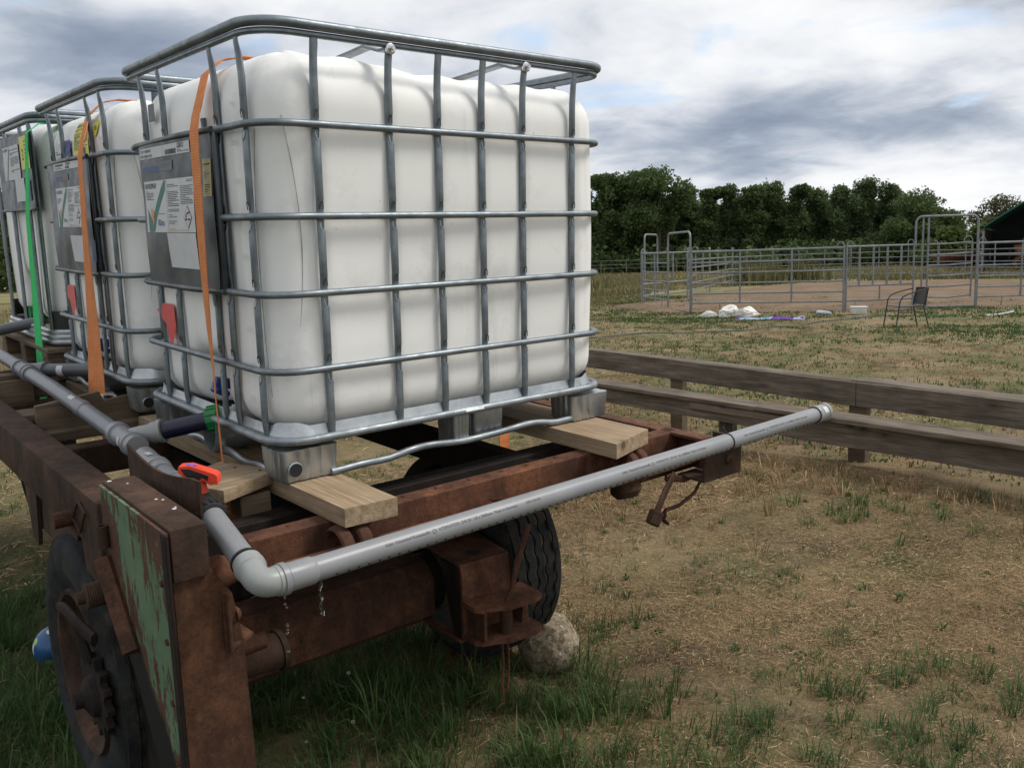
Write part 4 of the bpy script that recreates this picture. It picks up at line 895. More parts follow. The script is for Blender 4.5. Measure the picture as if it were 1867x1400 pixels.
m = MB(); m.lathe((-0.30, -0.19, -0.095), (1, -0.1, 0), [(0, 0.04), (0.05, 0.04), (0.07, 0.032), (0.10, 0.022)], 16); P('hinge_boss', m, M['rust_red'])
# wheels
def wheel(x, y, z, w_, rad, face, gear):
    wt = bpy.data.objects.new('wheel', None); COL.objects.link(wt); wt.parent = t.o; wt.empty_display_size = 0.1
    wt.location = Vector((x, y, z)) - Vector(t.b)
    m = MB(); pr = []
    hw = w_ / 2; ri = 0.215
    for (q, r_) in ((-0.62, ri), (-0.80, ri + 0.02), (-0.98, ri + 0.075), (-1.0, rad - 0.085), (-0.95, rad - 0.035), (-0.86, rad - 0.012), (-0.72, rad - 0.003), (-0.4, rad), (0, rad + 0.002), (0.4, rad), (0.72, rad - 0.003), (0.86, rad - 0.012), (0.95, rad - 0.035), (1.0, rad - 0.085), (0.98, ri + 0.075), (0.80, ri + 0.02), (0.62, ri)):
        pr.append((q * hw, r_))
    m.lathe((0, 0, 0), (1, 0, 0), pr, 96, caps=False)
    mb_o = m.build('tyre', M['tyre'], wt)
    # zigzag tread ribs standing proud, dusty grooves between
    m = MB(); nseg = 132
    for k, (q0, q1) in enumerate(((-0.84, -0.56), (-0.47, -0.17), (-0.10, 0.15), (0.22, 0.50), (0.58, 0.85))):
        vs = []
        for i in range(nseg):
            a = 2 * math.pi * i / nseg; zz = 0.045 * (1 if (i // 2) % 2 else -1) * (0.6 if k in (0, 4) else 1)
            for q, rr in ((q0, rad - 0.010), (q0 + 0.02, rad + 0.009), (q1 - 0.02, rad + 0.009), (q1, rad - 0.010)):
                s_ = zz if not (k == 0 and q <= q0 + 0.02) and not (k == 4 and q >= q1 - 0.02) else 0
                dr = -0.006 if k in (0, 4) and abs(q) > 0.8 else 0
                vs.append(((q + s_) * hw, (rr + dr) * math.cos(a), (rr + dr) * math.sin(a)))
        fs = [(i * 4 + j, i * 4 + j + 1, ((i + 1) % nseg) * 4 + j + 1, ((i + 1) % nseg) * 4 + j) for i in range(nseg) for j in range(3)]
        m.add(vs, fs)
    o = m.build('tread', M['tyre'], wt, ang=28); o['kind'] = 'stuff'
    m = MB()
    for q0, q1 in ((-0.57, -0.46), (-0.18, -0.09), (0.14, 0.23), (0.49, 0.59)): m.lathe((0, 0, 0), (1, 0, 0), [(q0 * hw * 1.15, rad + 0.0027), (q1 * hw * 1.15, rad + 0.0027)], 96, caps=False)
    o = m.build('tread_groove', M['groove'], wt)
    m = MB(); f = face; d = hw * f
    m.lathe((0, 0, 0), (f, 0, 0), [(hw * 0.80, 0.236), (hw * 0.93, 0.232), (hw * 0.90, 0.220), (hw * 0.70, 0.205), (hw * 0.2, 0.195), (hw * 0.05, 0.17), (hw * 0.02, 0.12), (hw * 0.3, 0.10), (hw * 0.32, 0.0)], 48, caps=False)
    m.lathe((0, 0, 0), (-f, 0, 0), [(hw * 0.80, 0.236), (hw * 0.93, 0.230), (hw * 0.70, 0.205), (-hw * 0.2, 0.195)], 48, caps=False)
    m.build('rim', M['rust_dark'], wt)
    m = MB(); m.lathe((d * 0.2, 0, 0), (f, 0, 0), [(0, 0.075), (0.03, 0.070), (0.04, 0.05), (0.06, 0.045)], 20); m.build('hub', M['rust_black'], wt)
    for i in range(6): a = 2 * math.pi * i / 6; m = MB(); m.lathe((d * 0.30, 0.075 * 1.1 * math.cos(a) * 1.2, 0.09 * math.sin(a)), (f, 0, 0), [(0, 0.013), (0.03, 0.012)], 6); m.build('wheel_nut', M['rust'], wt)
    return wt
wl = wheel(-0.318, 0.50, -0.565, 0.20, 0.385, -1, True)
wr = wheel(1.035, 0.56, -0.60, 0.25, 0.395, 1, False)
wf = wheel(0.98, 3.3, -0.60, 0.20, 0.36, 1, False)
wg = wheel(0.12, 3.3, -0.60, 0.20, 0.36, -1, False)
# toothed brake-shaft wheel and its crank in front of the left rim
m = MB(); pts = []; n = 26; gx_, gy_, gz_ = -0.440, 0.225, -0.505
for i in range(n * 2): a = 2 * math.pi * i / (n * 2); r_ = 0.108 if (i // 2) % 2 else 0.086; pts.append((gx_, gy_ + r_ * math.cos(a), gz_ + r_ * math.sin(a)))
m.prism(pts, (0.018, 0, 0)); m.lathe((gx_, gy_, gz_), (-1, 0, 0), [(0, 0.055), (0.015, 0.05), (0.03, 0.022), (0.05, 0.02)], 18); P('toothed_wheel', m, M['rust_black'], ang=25)
m = MB(); m.tube([(-0.44, 0.215, -0.505), (-0.20, 0.215, -0.50)], 0.03, 14); P('brake_shaft', m, M['rust_black'])
m = MB(); m.tube([(-0.47, 0.36, -0.30), (-0.47, 0.30, -0.285), (-0.465, 0.20, -0.29), (-0.45, 0.12, -0.31)], [0.012, 0.016, 0.018, 0.02], 8, r2=0.01); m.tube([(-0.46, 0.30, -0.29), (-0.44, 0.24, -0.42)], 0.014, 8); P('brake_lever', m, M['rust_black'])
m = MB(); m.prism([(-0.36, 0.16, -0.24), (-0.36, 0.02, -0.36), (-0.36, -0.10, -0.50), (-0.36, -0.06, -0.62), (-0.36, 0.08, -0.70), (-0.36, 0.20, -0.60)], (0.02, 0, 0)); P('brake_backplate', m, M['rust_black'])

# bird droppings and pale chips on the flat top of the post
for x, y, r_ in ((-0.372, 0.150, 0.006), (-0.345, 0.10, 0.003), (-0.335, -0.07, 0.004), (-0.325, -0.085, 0.0035), (-0.328, -0.165, 0.0055), (-0.322, -0.155, 0.003)):
    m = MB(); m.lathe((x, y, 0.0638), (0, 0, 1), [(0, r_), (0.0012, r_ * 0.7)], 7); P('white_fleck', m, M['paper'])
# ------------------------------------------------------------------ planks on the trailer
def plank(mb_fn, mat, label, base, group='loose planks lying on the trailer frame'):
    m = MB(); mb_fn(m); return single('plank', m, mat, label, 'plank', base, TM, group)
def rough_box(m, x0, x1, y0, y1, z0, z1, bev=0.004): m.bx(x0, x1, y0, y1, z0, z1, bev, seg=2)
plank(lambda m: m.prism([(0.036, -0.252, 0), (0.178, -0.262, 0), (0.165, 1.14, 0), (0.000, 1.14, 0)], (0, 0, -0.047)), M['wood_y'], 'pale pine plank sticking out under the near front foot of the first tank', (0.09, 0.4, -0.001))
bpy.context.scene.objects['plank'].location = bpy.context.scene.objects['plank'].location
plank(lambda m: m.prism([(0.945, -0.285, 0), (1.158, -0.225, 0), (1.16, 1.14, 0), (0.95, 1.14, 0)], (0, 0, -0.047)), M['wood_y'], 'pine plank sticking out under the right rear foot of the first tank', (1.05, 0.4, -0.001))
m = MB(); rot = Matrix.Rotation(R(24), 3, 'Z'); m.box((-0.083, 0.178, -0.012), (0.205, 0.205, 0.034), rot, 0.003, seg=2)
s1 = single('plank', m, M['wood_x'], 'short pale board beside the red-handled valve', 'plank', (-0.08, 0.18, -0.012), TM, 'loose planks lying on the trailer frame')
s1.location = TW((-0.083, 0.178, -0.002))
for x_, y_ in ((0.01, 0.15), (-0.03, 0.22), (-0.13, 0.12)):
    m = MB(); m.lathe((x_, y_, 0.0052), (0, 0, 1), [(0, 0.0045), (0.0012, 0.004)], 8); o = m.build('screw', M['rust_dark'], s1, (-0.08, 0.18, -0.012)) ; o.location = (0, 0, 0.0)
m = MB(); m.box((-0.030, 0.135, -0.0635), (0.085, 0.07, 0.060), None, 0.003); single('wood_block', m, M['wood_brown_x'], 'dark wood block wedged under the short pale board', 'wood block', (-0.06, 0.15, -0.06), TM)
plank(lambda m: m.bx(-0.335, 0.24, 1.23, 1.36, -0.068, -0.0305, 0.003), M['wood_brown_x'], 'flat brown board under the upright one, between first and middle tank', (0, 1.25, -0.01))
m = MB()
m.prism([(-0.292, 1.29, -0.030), (0.046, 1.29, -0.030), (0.046, 1.29, 0.058), (-0.068, 1.29, 0.044), (-0.082, 1.29, 0.080), (-0.292, 1.29, 0.056)], (0, 0.024, 0))
single('plank', m, M['wood_brown_x'], 'upright brown board with a cut notch, just behind the grey tee', 'plank', (0, 1.29, 0), TM, 'loose planks lying on the trailer frame')
plank(lambda m: m.bx(-0.33, 0.0, 1.60, 1.74, -0.06, -0.030, 0.003), M['wood_brown_x'], 'flat brown board between the two upright boards, mostly hidden', (0, 1.1, -0.01))
plank(lambda m: m.bx(-0.45, -0.155, 1.98, 2.004, -0.075, 0.048, 0.003), M['wood_brown_x'], 'upright brown board at the left edge, under the second tee', (0, 1.6, 0))
plank(lambda m: m.bx(-0.45, -0.02, 1.93, 2.05, -0.112, -0.076, 0.003), M['wood_brown_x'], 'flat brown board at the left edge of the picture', (0, 1.6, -0.01))
plank(lambda m: m.bx(-0.44, -0.04, 2.06, 2.14, -0.05, 0.06, 0.004), M['wood_brown_x'], 'thick brown board in front of the wooden pallet', (0, 2.1, 0))
plank(lambda m: m.bx(0.0, 0.17, 1.37, 2.13, -0.048, -0.001, 0.003), M['wood_brown_y'], 'brown plank running under the front feet of the middle tank', (0.1, 1.6, 0))
plank(lambda m: m.bx(0.95, 1.16, 1.16, 2.13, -0.048, -0.001, 0.003), M['wood_brown_y'], 'brown plank running under the rear feet of the middle tank', (1.05, 1.6, 0))

# ------------------------------------------------------------------ lashing straps
def strap(label, mat, st, base, bw=0.05):
    m = MB(); m.ribbon(st); return single('lashing_strap', m, mat, label, 'strap', base, TM, 'webbing straps tying the tanks down')
def arc_top(yf, dy, zt=1.0):
    return [((1.21, yf + 0.10 + dy, 0.2), (0, .05, 0), (1, 0, 0)), ((1.21, yf + 0.10 + dy, 0.90), (0, .05, 0), (1, 0, 0)), ((1.15, yf + 0.10 + dy, 1.055 + dy * 0), (0, .05, 0), (0.6, 0, 1)),
            ((1.06, yf + 0.09 + dy, 1.094), (0, .05, 0), (0, 0, 1)), ((0.60, yf + 0.07 + dy, 1.095), (0, .05, 0), (0, 0, 1)), ((0.40, yf + 0.06 + dy, 1.111), (0, .05, 0), (0, 0, 1)),
            ((0.12, yf + 0.05 + dy, 1.112), (0, .05, 0), (0, 0, 1)), ((0.065, yf + 0.045 + dy, 1.098), (0, .05, 0), (-0.5, 0, 1))]
y0 = 0.304
s = arc_top(y0, 0) + [((0.018, 0.345, 1.058), (0, .052, 0), (-1, 0, 0.4)), ((-0.028, 0.315, 0.945), (0, .055, 0), (-1, 0, 0)), ((-0.040, 0.304, 0.905), (0, .056, 0), (-1, 0, 0)),
     ((-0.042, 0.304, 0.70), (0, .054, 0), (-1, 0, 0)), ((-0.042, 0.306, 0.52), (0.004, .052, 0), (-1, 0, 0)), ((-0.038, 0.312, 0.386), (0.008, .049, 0), (-1, 0.16, 0)), ((-0.034, 0.315, 0.27), (0.015, .047, 0), (-1, 0.3, 0)),
     ((-0.032, 0.318, 0.171), (0.016, .047, 0), (-1, 0.34, 0)), ((-0.030, 0.316, 0.10), (0.015, .047, 0), (-1, 0.32, 0)), ((-0.030, 0.314, 0.04), (0.015, .047, 0), (-1, 0.3, 0)),
     ((-0.030, 0.308, 0.0), (0.010, .048, 0), (-1, 0.2, 0)), ((-0.030, 0.29, -0.10), (0.03, -.036, 0), (-1, -0.8, 0)), ((-0.020, 0.27, -0.20), (0.045, -.03, 0), (-0.6, -1, 0)), ((0.0, 0.26, -0.30), (0.055, -.02, 0), (-0.3, -1, 0))]
strap('orange strap over the nearest tank, twisting down past the green cap', M['orange'], s, (0, 0.3, 0.5))
d = 1.145
s = [((a[0], a[1] + d + 0.0, a[2] + 0.006), b, c) for a, b, c in arc_top(0.24, 0)]
s += [((0.018, 1.455, 1.055), (0, .052, 0), (-1, 0, 0.4)), ((-0.028, 1.38, 0.965), (0, .054, 0), (-1, 0, 0)), ((-0.040, 1.385, 0.905), (0, .056, 0), (-1, 0, 0)), ((-0.044, 1.41, 0.60), (0, .068, 0), (-1, 0, 0)),
      ((-0.046, 1.42, 0.30), (-0.012, .095, 0), (-1, -0.12, 0)), ((-0.055, 1.41, 0.13), (-0.022, .115, 0), (-1, -0.2, 0)), ((-0.060, 1.405, 0.06), (-0.024, .122, 0), (-1, -0.2, 0)), ((-0.052, 1.385, -0.04), (-0.01, .10, 0), (-1, -0.1, 0)), ((-0.05, 1.38, -0.14), (0, .09, 0), (-1, 0, 0))]
strap('orange strap over the middle tank, broad and flat down its front', M['orange'], s, (0, 1.4, 0.5))
m = MB(); m.prism([(-0.062, 1.335, 0.060), (-0.062, 1.478, 0.048), (-0.062, 1.478, 0.010), (-0.062, 1.455, 0.012), (-0.062, 1.455, 0.036), (-0.062, 1.335, 0.046)], (0.006, 0, 0)); m.prism([(-0.0555, 1.335, 0.060), (-0.0555, 1.478, 0.048), (-0.02, 1.478, 0.046), (-0.02, 1.335, 0.058)], (0, 0, -0.004)); m.bx(-0.064, -0.058, 1.322, 1.345, -0.03, 0.058, 0.002)
single('edge_protector', m, M['white'], 'small white plastic edge guard under the broad orange strap', 'edge guard', (-0.06, 1.4, 0.03), TM)
s = [((1.21, 2.33, 0.3), (0, .05, 0), (1, 0, 0)), ((1.21, 2.33, 1.0), (0, .05, 0), (1, 0, 0)), ((1.10, 2.32, 1.112), (0, .05, 0), (0, 0, 1)), ((0.6, 2.30, 1.114), (0, .05, 0), (0, 0, 1)), ((0.14, 2.28, 1.110), (0, .05, 0), (0, 0, 1)), ((0.03, 2.22, 1.10), (0, .05, 0), (-1, 0, 1)), ((-0.030, 2.19, 1.055), (0, .05, 0), (-1, 0, 0)),
     ((-0.040, 2.295, 0.70), (0, .07, 0), (-1, 0, 0)), ((-0.042, 2.316, 0.41), (0, .10, 0), (-1, 0, 0)), ((-0.046, 2.345, 0.048), (0, .145, 0), (-1, 0, 0)), ((-0.05, 2.35, -0.12), (0, .14, 0), (-1, 0, 0)), ((-0.05, 2.35, -0.28), (0, .12, 0), (-1, 0, 0))]
strap('bright green strap over the far tank at the left edge', M['greenstrap'], s, (0, 2.3, 0.5))
m = MB(); m.ribbon([((1.25, 0.62, 0.02), (0.05, 0, 0), (0, 1, 0)), ((1.20, 0.55, -0.25), (0.05, 0, 0), (0, 1, 0))])
single('lashing_strap', m, M['orange'], 'short orange strap end seen through the frame below the first tank', 'strap', (1.2, 0.6, -0.1), TM, 'webbing straps tying the tanks down')

# ------------------------------------------------------------------ plumbing
t = TH('watering_pipework', 'grey plastic watering pipework with a perforated spray pipe across the rear', 'pipework', (-0.2, 0.1, 0.0), TM)
P = t.part; r0 = 0.0265
A = V(-0.208, -0.4345, -0.045); B = V(1.905, -0.3765, -0.045); ax = (B - A).normalized()
m = MB(); m.tube([A, A.lerp(B, 0.33), A.lerp(B, 0.66), B], r0, 32); m.lathe(A + ax * 0.004, ax, [(0, r0 + .0035), (0.055, r0 + .0033), (0.062, r0 + .0005)], 32, caps=False)
m.lathe(A - ax * 0.012, ax, [(0, r0 + .002), (0.001, r0 + .0075), (0.013, r0 + .0075), (0.016, r0 + .003)], 32); pp = P('perforated_pipe', m, M['pvc'])
m = MB(); m.lathe(B - ax * 0.01, ax, [(0, r0 + .005), (0.002, r0 + .0062), (0.012, r0 + .0062), (0.014, r0 + .0035), (0.062, r0 + .0035), (0.064, r0 + .0065), (0.078, r0 + .0065), (0.080, r0 + .002), (0.080, 0.0)], 32, caps=False); P('end_cap', m, M['pvc_light'])
side = ax.cross(V(0, 0, 1)).normalized()      # towards the camera side (-y)
def pang(s_, deg, off=0.0): a = R(deg); return A + ax * s_ + (side * math.cos(a) + V(0, 0, 1) * math.sin(a)) * (r0 + off)
m = MB()
for row, dg, k in ((0, -36, 78), (1, -60, 78)):
    for i in range(k):
        s_ = 0.110 + 0.0262 * i + row * 0.013 + random.uniform(-.0015, .0015)
        if s_ > 2.05: continue
        a = R(dg + random.uniform(-2, 2)); nrm = side * math.cos(a) + V(0, 0, 1) * math.sin(a); m.lathe(A + ax * s_ + nrm * (r0 - 0.001), nrm, [(0, 0.0034), (0.00135, 0.0034)], 8)
P('drilled_hole', m, M['hole'], pp, kind='stuff')
# printed line along the pipe
m = MB()
def pipe_text(s_, u0, size, sx=1.0):
    vs, fs = text2d(s_, size); m.add([pang(u0 + x * sx, 24 + math.degrees(y / r0), 0.0004) for x, y in vs], fs)
    return u0 + max(v[0] for v in vs) * sx
for st0 in (0.23, 1.02, 1.62):
    u = pipe_text('Gebr. Ostendorf Kunststoffe', st0, 0.0105)
    c_ = [pang(u + 0.012 + 0.0055 * math.cos(a_), 29 + math.degrees(0.0055 * math.sin(a_) / r0), 0.0004) for a_ in [2 * math.pi * i / 14 for i in range(14)]]
    c2 = [pang(u + 0.012 + 0.0040 * math.cos(a_), 29 + math.degrees(0.0040 * math.sin(a_) / r0), 0.0004) for a_ in [2 * math.pi * i / 14 for i in range(14)]]
    m.add(c_ + c2, [(i, (i + 1) % 14, 14 + (i + 1) % 14, 14 + i) for i in range(14)])
    u = pipe_text('HTEM/HTDD  DN 50  1,8 x 2000mm  Made in Germany', u + 0.026, 0.0105)
    if st0 < 0.5: u = pipe_text('DIN 4102 B1', u + 0.03, 0.0095)
P('pipe_print', m, M['pipeink'], pp, smooth=False, kind='stuff')
def bend(p0, c, p1, n=10):
    p0, c, p1 = Vector(p0), Vector(c), Vector(p1); return [(p0 * (1 - s_) ** 2 + c * (2 * s_ * (1 - s_)) + p1 * s_ ** 2) for s_ in [i / n for i in range(n + 1)]]
E0 = A - ax * 0.010; EC = V(-0.262, -0.4345, -0.043); E1 = V(-0.257, -0.384, -0.027)
m = MB(); pts = [E0] + bend(E0.lerp(EC, 0.38), EC, E1.lerp(EC, 0.30), 12) + [E1]; m.tube(pts, r0 + 0.0030, 30)
dE = (pts[-1] - pts[-2]).normalized(); m.lathe(pts[-1] - dE * 0.006, dE, [(0, r0 + .003), (0.004, r0 + .0065), (0.016, r0 + .0065), (0.018, r0 + .0045), (0.030, r0 + .0045)], 30); m.lathe(E0 + V(-0.012, 0, 0), ax, [(0, r0 + .003), (0.002, r0 + .005), (0.016, r0 + .005)], 30); P('elbow', m, M['pvc_light'])
Y0 = pts[-1]; Y1 = V(-0.234, -0.135, 0.012); dY = (Y1 - Y0).normalized()
m = MB(); m.lathe(Y0 + dY * 0.028, dY, [(0, r0 + .0055), (0.007, r0 + .0055)], 28); P('rubber_seal', m, M['rubber'])
m = MB(); m.tube([Y0 + dY * 0.02, Y1], r0, 30); P('supply_pipe', m, M['pvc'])
# ball valve with union nuts and handle
VC = V(-0.226, -0.045, 0.022); dV = V(0.06, 0.99, 0.11).normalized()
m = MB(); m.lathe(VC - dV * 0.085, dV, [(0, 0.031), (0.002, 0.034), (0.020, 0.036), (0.022, 0.030), (0.055, 0.030), (0.115, 0.030), (0.148, 0.030), (0.150, 0.036), (0.168, 0.034)], 28)
for s_ in (-0.082, 0.068):
    for i in range(16):
        a = 2 * math.pi * i / 16; u_ = dV.cross(V(0, 0, 1)).normalized(); w_ = dV.cross(u_); c_ = VC + dV * (s_ + 0.009) + (u_ * math.cos(a) + w_ * math.sin(a)) * 0.0355; m.tube([c_ - dV * 0.009, c_ + dV * 0.009], 0.0032, 6)
bv = P('ball_valve', m, M['black'])
m = MB(); q = V(-0.226, -0.048, 0.006); hd = V(0.80, -0.60, 0).normalized(); hn = V(0.60, 0.80, 0)
m.lathe(q + V(0, 0, 0.045), (0, 0, 1), [(0, 0.017), (0.030, 0.013), (0.034, 0.014)], 14)
def HP(l, n_, z): return q + hd * (l * 0.74) + hn * (n_ * 0.95) + V(0, 0, 0.056 + (z - 0.06) * 0.85)
scH = 0.62
top = [(-0.052, 0.014, 0.122), (-0.020, 0.017, 0.122), (0.046, 0.014, 0.104), (0.054, 0.010, 0.098)]
L_ = [(-0.056, 0.126), (-0.022, 0.127), (0.052, 0.103), (0.060, 0.096), (0.060, 0.074), (0.036, 0.072), (0.016, 0.086), (0.008, 0.078), (-0.014, 0.078), (-0.046, 0.098), (-0.060, 0.112)]
for hw_, mi in ((0.0165, 0),): m.prism([HP(l, -hw_, z) for l, z in L_], hn * (2 * hw_))
hv = P('valve_handle', m, M['red'], bv, ang=50)
bpy.context.view_layer.update()
m = MB(); L2 = [(-0.050, 0.120), (-0.024, 0.119), (0.034, 0.098), (0.030, 0.084), (0.014, 0.095), (0.004, 0.086), (-0.016, 0.086), (-0.040, 0.103)]
m.prism([HP(l, -0.0175, z) for l, z in L2], hn * 0.001); P('handle_grip', m, M['black'], bv)
m = MB(); c_ = HP(-0.022, 0.0, 0.1275); m.add([c_ + hd * (0.0125 * math.cos(a)) + hn * (0.009 * math.sin(a)) + V(0, 0, -0.0035 * max(0, math.cos(a))) for a in [2 * math.pi * i / 20 for i in range(20)]], [tuple(range(20))]); P('blue_dot', m, M['bluedot'], bv)
# fittings up to the first branch
Q = [V(-0.222, 0.04, 0.024), V(-0.220, 0.138, 0.022), V(-0.216, 0.27, 0.030), V(-0.205, 0.42, 0.038), V(-0.196, 0.60, 0.046)]
m = MB(); m.tube(Q[0:2], r0, 28); P('supply_pipe', m, M['pvc_mid'])
def collar(m, p, d, l=0.045, e=0.0045, lip=0.0075):
    d = Vector(d).normalized(); m.lathe(Vector(p) - d * l / 2, d, [(0, r0), (0.001, r0 + e), (l * 0.62, r0 + e), (l * 0.64, r0 + lip), (l * 0.96, r0 + lip), (l, r0 + e * 0.6)], 28)
m = MB(); m.tube([Q[1] - V(0, .03, 0), Q[2]], r0 + 0.002, 28); collar(m, Q[1], Q[2] - Q[1]); P('bend_fitting', m, M['pvc_mid'])
m = MB(); m.tube([Q[2] - V(0, .03, 0), Q[3]], r0 + 0.003, 28); collar(m, Q[2], Q[3] - Q[2], 0.06, 0.006, 0.0095); P('bend_fitting', m, M['pvc'])
def tee(p, d, bd, mats, nm='tee_fitting'):
    d = Vector(d).normalized(); bd = Vector(bd).normalized(); p = Vector(p)
    m = MB(); m.lathe(p - d * 0.11, d, [(0, r0), (0.001, r0 + .006), (0.035, r0 + .006), (0.036, r0 + .0095), (0.050, r0 + .0095), (0.052, r0 + .0035), (0.17, r0 + .0035), (0.172, r0 + .0095), (0.186, r0 + .0095), (0.188, r0 + .006), (0.215, r0 + .006), (0.217, r0)], 30)
    P(nm, m, mats); m = MB(); mats = M['pvc_light'] if mats is M['pvc'] else mats; nm = 'branch_socket'
    m.tube([p + bd * 0.02, p + bd * 0.085], r0 + .0028, 28); m.lathe(p + bd * 0.082, bd, [(0, r0 + .003), (0.001, r0 + .0065), (0.020, r0 + .0065), (0.021, r0 + .0095), (0.034, r0 + .0095), (0.035, r0 + .002)], 28); P(nm, m, mats)
T1 = V(-0.192, 0.625, 0.048); C1 = V(0.018, 0.452, 0.106); b1 = (C1 - T1).normalized(); tee(T1, (0.02, 1, 0.03), b1, M['pvc'])
m = MB(); m.tube([T1 + b1 * 0.10, C1], r0, 28); P('branch_pipe', m, M['navy'])
m = MB(); m.lathe(C1 - b1 * 0.022, b1, [(0, r0 + .002), (0.0, 0.040), (0.034, 0.040), (0.036, 0.034)], 12)
for i in range(12): a = 2 * math.pi * i / 12; u_ = b1.cross(V(0, 0, 1)).normalized(); w_ = b1.cross(u_); c_ = C1 + (u_ * math.cos(a) + w_ * math.sin(a)) * 0.040; m.tube([c_ - b1 * 0.021, c_ + b1 * 0.012], 0.0026, 6)
P('green_cap', m, M['greencap'])
T2 = V(-0.190, 1.93, 0.092); C2 = V(0.018, 1.60, 0.112); b2 = (C2 - T2).normalized(); tee(T2, (0.0, 1, 0.02), b2, M['pvc_mid'])
m = MB(); m.tube([T1 + V(0.001, .09, 0), V(-0.190, 1.02, 0.062), V(-0.190, 1.5, 0.082), T2], r0, 28); P('supply_pipe', m, M['pvc_mid'])
m = MB(); m.lathe(V(-0.190, 1.05, 0.064), (0, 1, 0.04), [(0, r0 + .0008), (0.05, r0 + .003), (0.058, r0 + .003), (0.060, r0 + .0005)], 28, caps=False); P('pipe_joint', m, M['pvc_mid'])
m = MB(); m.tube([T2 + b2 * 0.10, C2], r0, 28); P('branch_pipe', m, M['pvc_dark'])
m = MB(); m.lathe(C2 - b2 * 0.02, b2, [(0, r0 + .003), (0.0, 0.040), (0.034, 0.040)], 12); P('branch_nut', m, M['black'])
m = MB(); m.tube([T2, V(-0.190, 2.4, 0.102), V(-0.190, 3.05, 0.11)], r0, 28); P('supply_pipe', m, M['pvc_mid'])
m = MB(); m.tube([V(-0.30, 3.05, 0.115), V(0.035, 2.62, 0.22)], r0, 24); P('branch_pipe', m, M['pvc_dark'])
def band_label(p, d, a0, a1, l, mat=M['paper']):
    d = Vector(d).normalized(); u_ = d.cross(V(0, 0, 1)).normalized(); w_ = u_.cross(d); vs = []; k = 8
    for e in (0, l):
        for i in range(k + 1): a = R(a0 + (a1 - a0) * i / k); vs.append(Vector(p) + d * e + (u_ * math.cos(a) + w_ * math.sin(a)) * (r0 + 0.0006 + label_off))
    m = MB(); m.add(vs, [(i, i + 1, k + 2 + i, k + 1 + i) for i in range(k)]); P('pipe_label', m, mat)
label_off = 0.0
band_label(T2 + b2 * 0.185, b2, -60, 50, 0.03); band_label(B - ax * 0.0 - ax * 0.02, ax, 20, 55, 0.0001)
label_off = 0.004
band_label(B + ax * 0.018, ax, 15, 60, 0.026); label_off = 0.0
band_label(V(-0.190, 1.16, 0.0675), (0, 1, 0.04), 95, 130, 0.05); label_off = 0.004
band_label(T1 - V(0, 0.03, 0), (0, 1, 0), 150, 200, 0.018)
band_label(Q[2] + V(0, 0.06, 0.004), (0, 1, 0.03), 75, 105, 0.03)
label_off = 0
m = MB(); pts = []
Cc = A + ax * 1.560
for i in range(20): a = 2 * math.pi * i / 20; pts.append(Cc + (side * math.cos(a) + V(0, 0, 1) * math.sin(a)) * (r0 + 0.0015))
m.tube(pts, 0.0022, 6, closed=True); m.tube([Cc + V(0, 0.0, r0), Cc + V(-0.012, 0.01, r0 + 0.022)], 0.002, 6); P('cable_tie', m, M['black'])

# ------------------------------------------------------------------ dripping water
tw = MT('clear_water', 0.02); tw.p.inputs['Transmission Weight'].default_value = 1.0; tw.p.inputs['IOR'].default_value = 1.33; tw.color((0.95, 0.97, 1.0)); M['water'] = tw.m
def drip(pt, zs, label, long=None):
    w0 = TW(pt); m = MB()
    for (dz, r_, st) in zs:
        n = 8; m.lathe((w0.x + random.uniform(-.002, .002), w0.y, w0.z + dz - r_ * st), (0, 0, 1), [(r_ * st * (1 - math.cos(math.pi * i / n)), max(1e-5, r_ * math.sin(math.pi * i / n))) for i in range(n + 1)], 10, caps=False)
    if long:
        pts = [(w0.x + 0.0025 * math.sin(k * 1.3), w0.y, w0.z - long * k / 12) for k in range(13)]; m.tube(pts, [0.0012 + 0.0022 * abs(math.sin(k * 0.9)) + 0.0012 * (k > 9) for k in range(13)], 8)
    single('water_drip', m, M['water'], label, 'water drip', tuple(w0), None, 'water dripping from the perforated pipe')
pz = pang(0.072, -60); drip(pz, [], 'stringy dribble of water hanging from the first drilled holes', 0.075)
drip(pang(-0.004, -80), [(-0.012, 0.0022, 1.6), (-0.026, 0.003, 1), (-0.034, 0.0022, 1), (-0.072, 0.003, 1.3), (-0.082, 0.0026, 1), (-0.089, 0.003, 1), (-0.128, 0.0035, 0.8)], 'string of falling drops under the pipe socket')
drip(pang(0.02, -80), [(-0.24, 0.003, 1), (-0.34, 0.003, 1)], 'two falling drops low in front of the axle beam')
drip(pang(0.13, -70), [(-0.225, 0.0035, 1), (-0.34, 0.004, 1)], 'two falling drops right of the dribble')

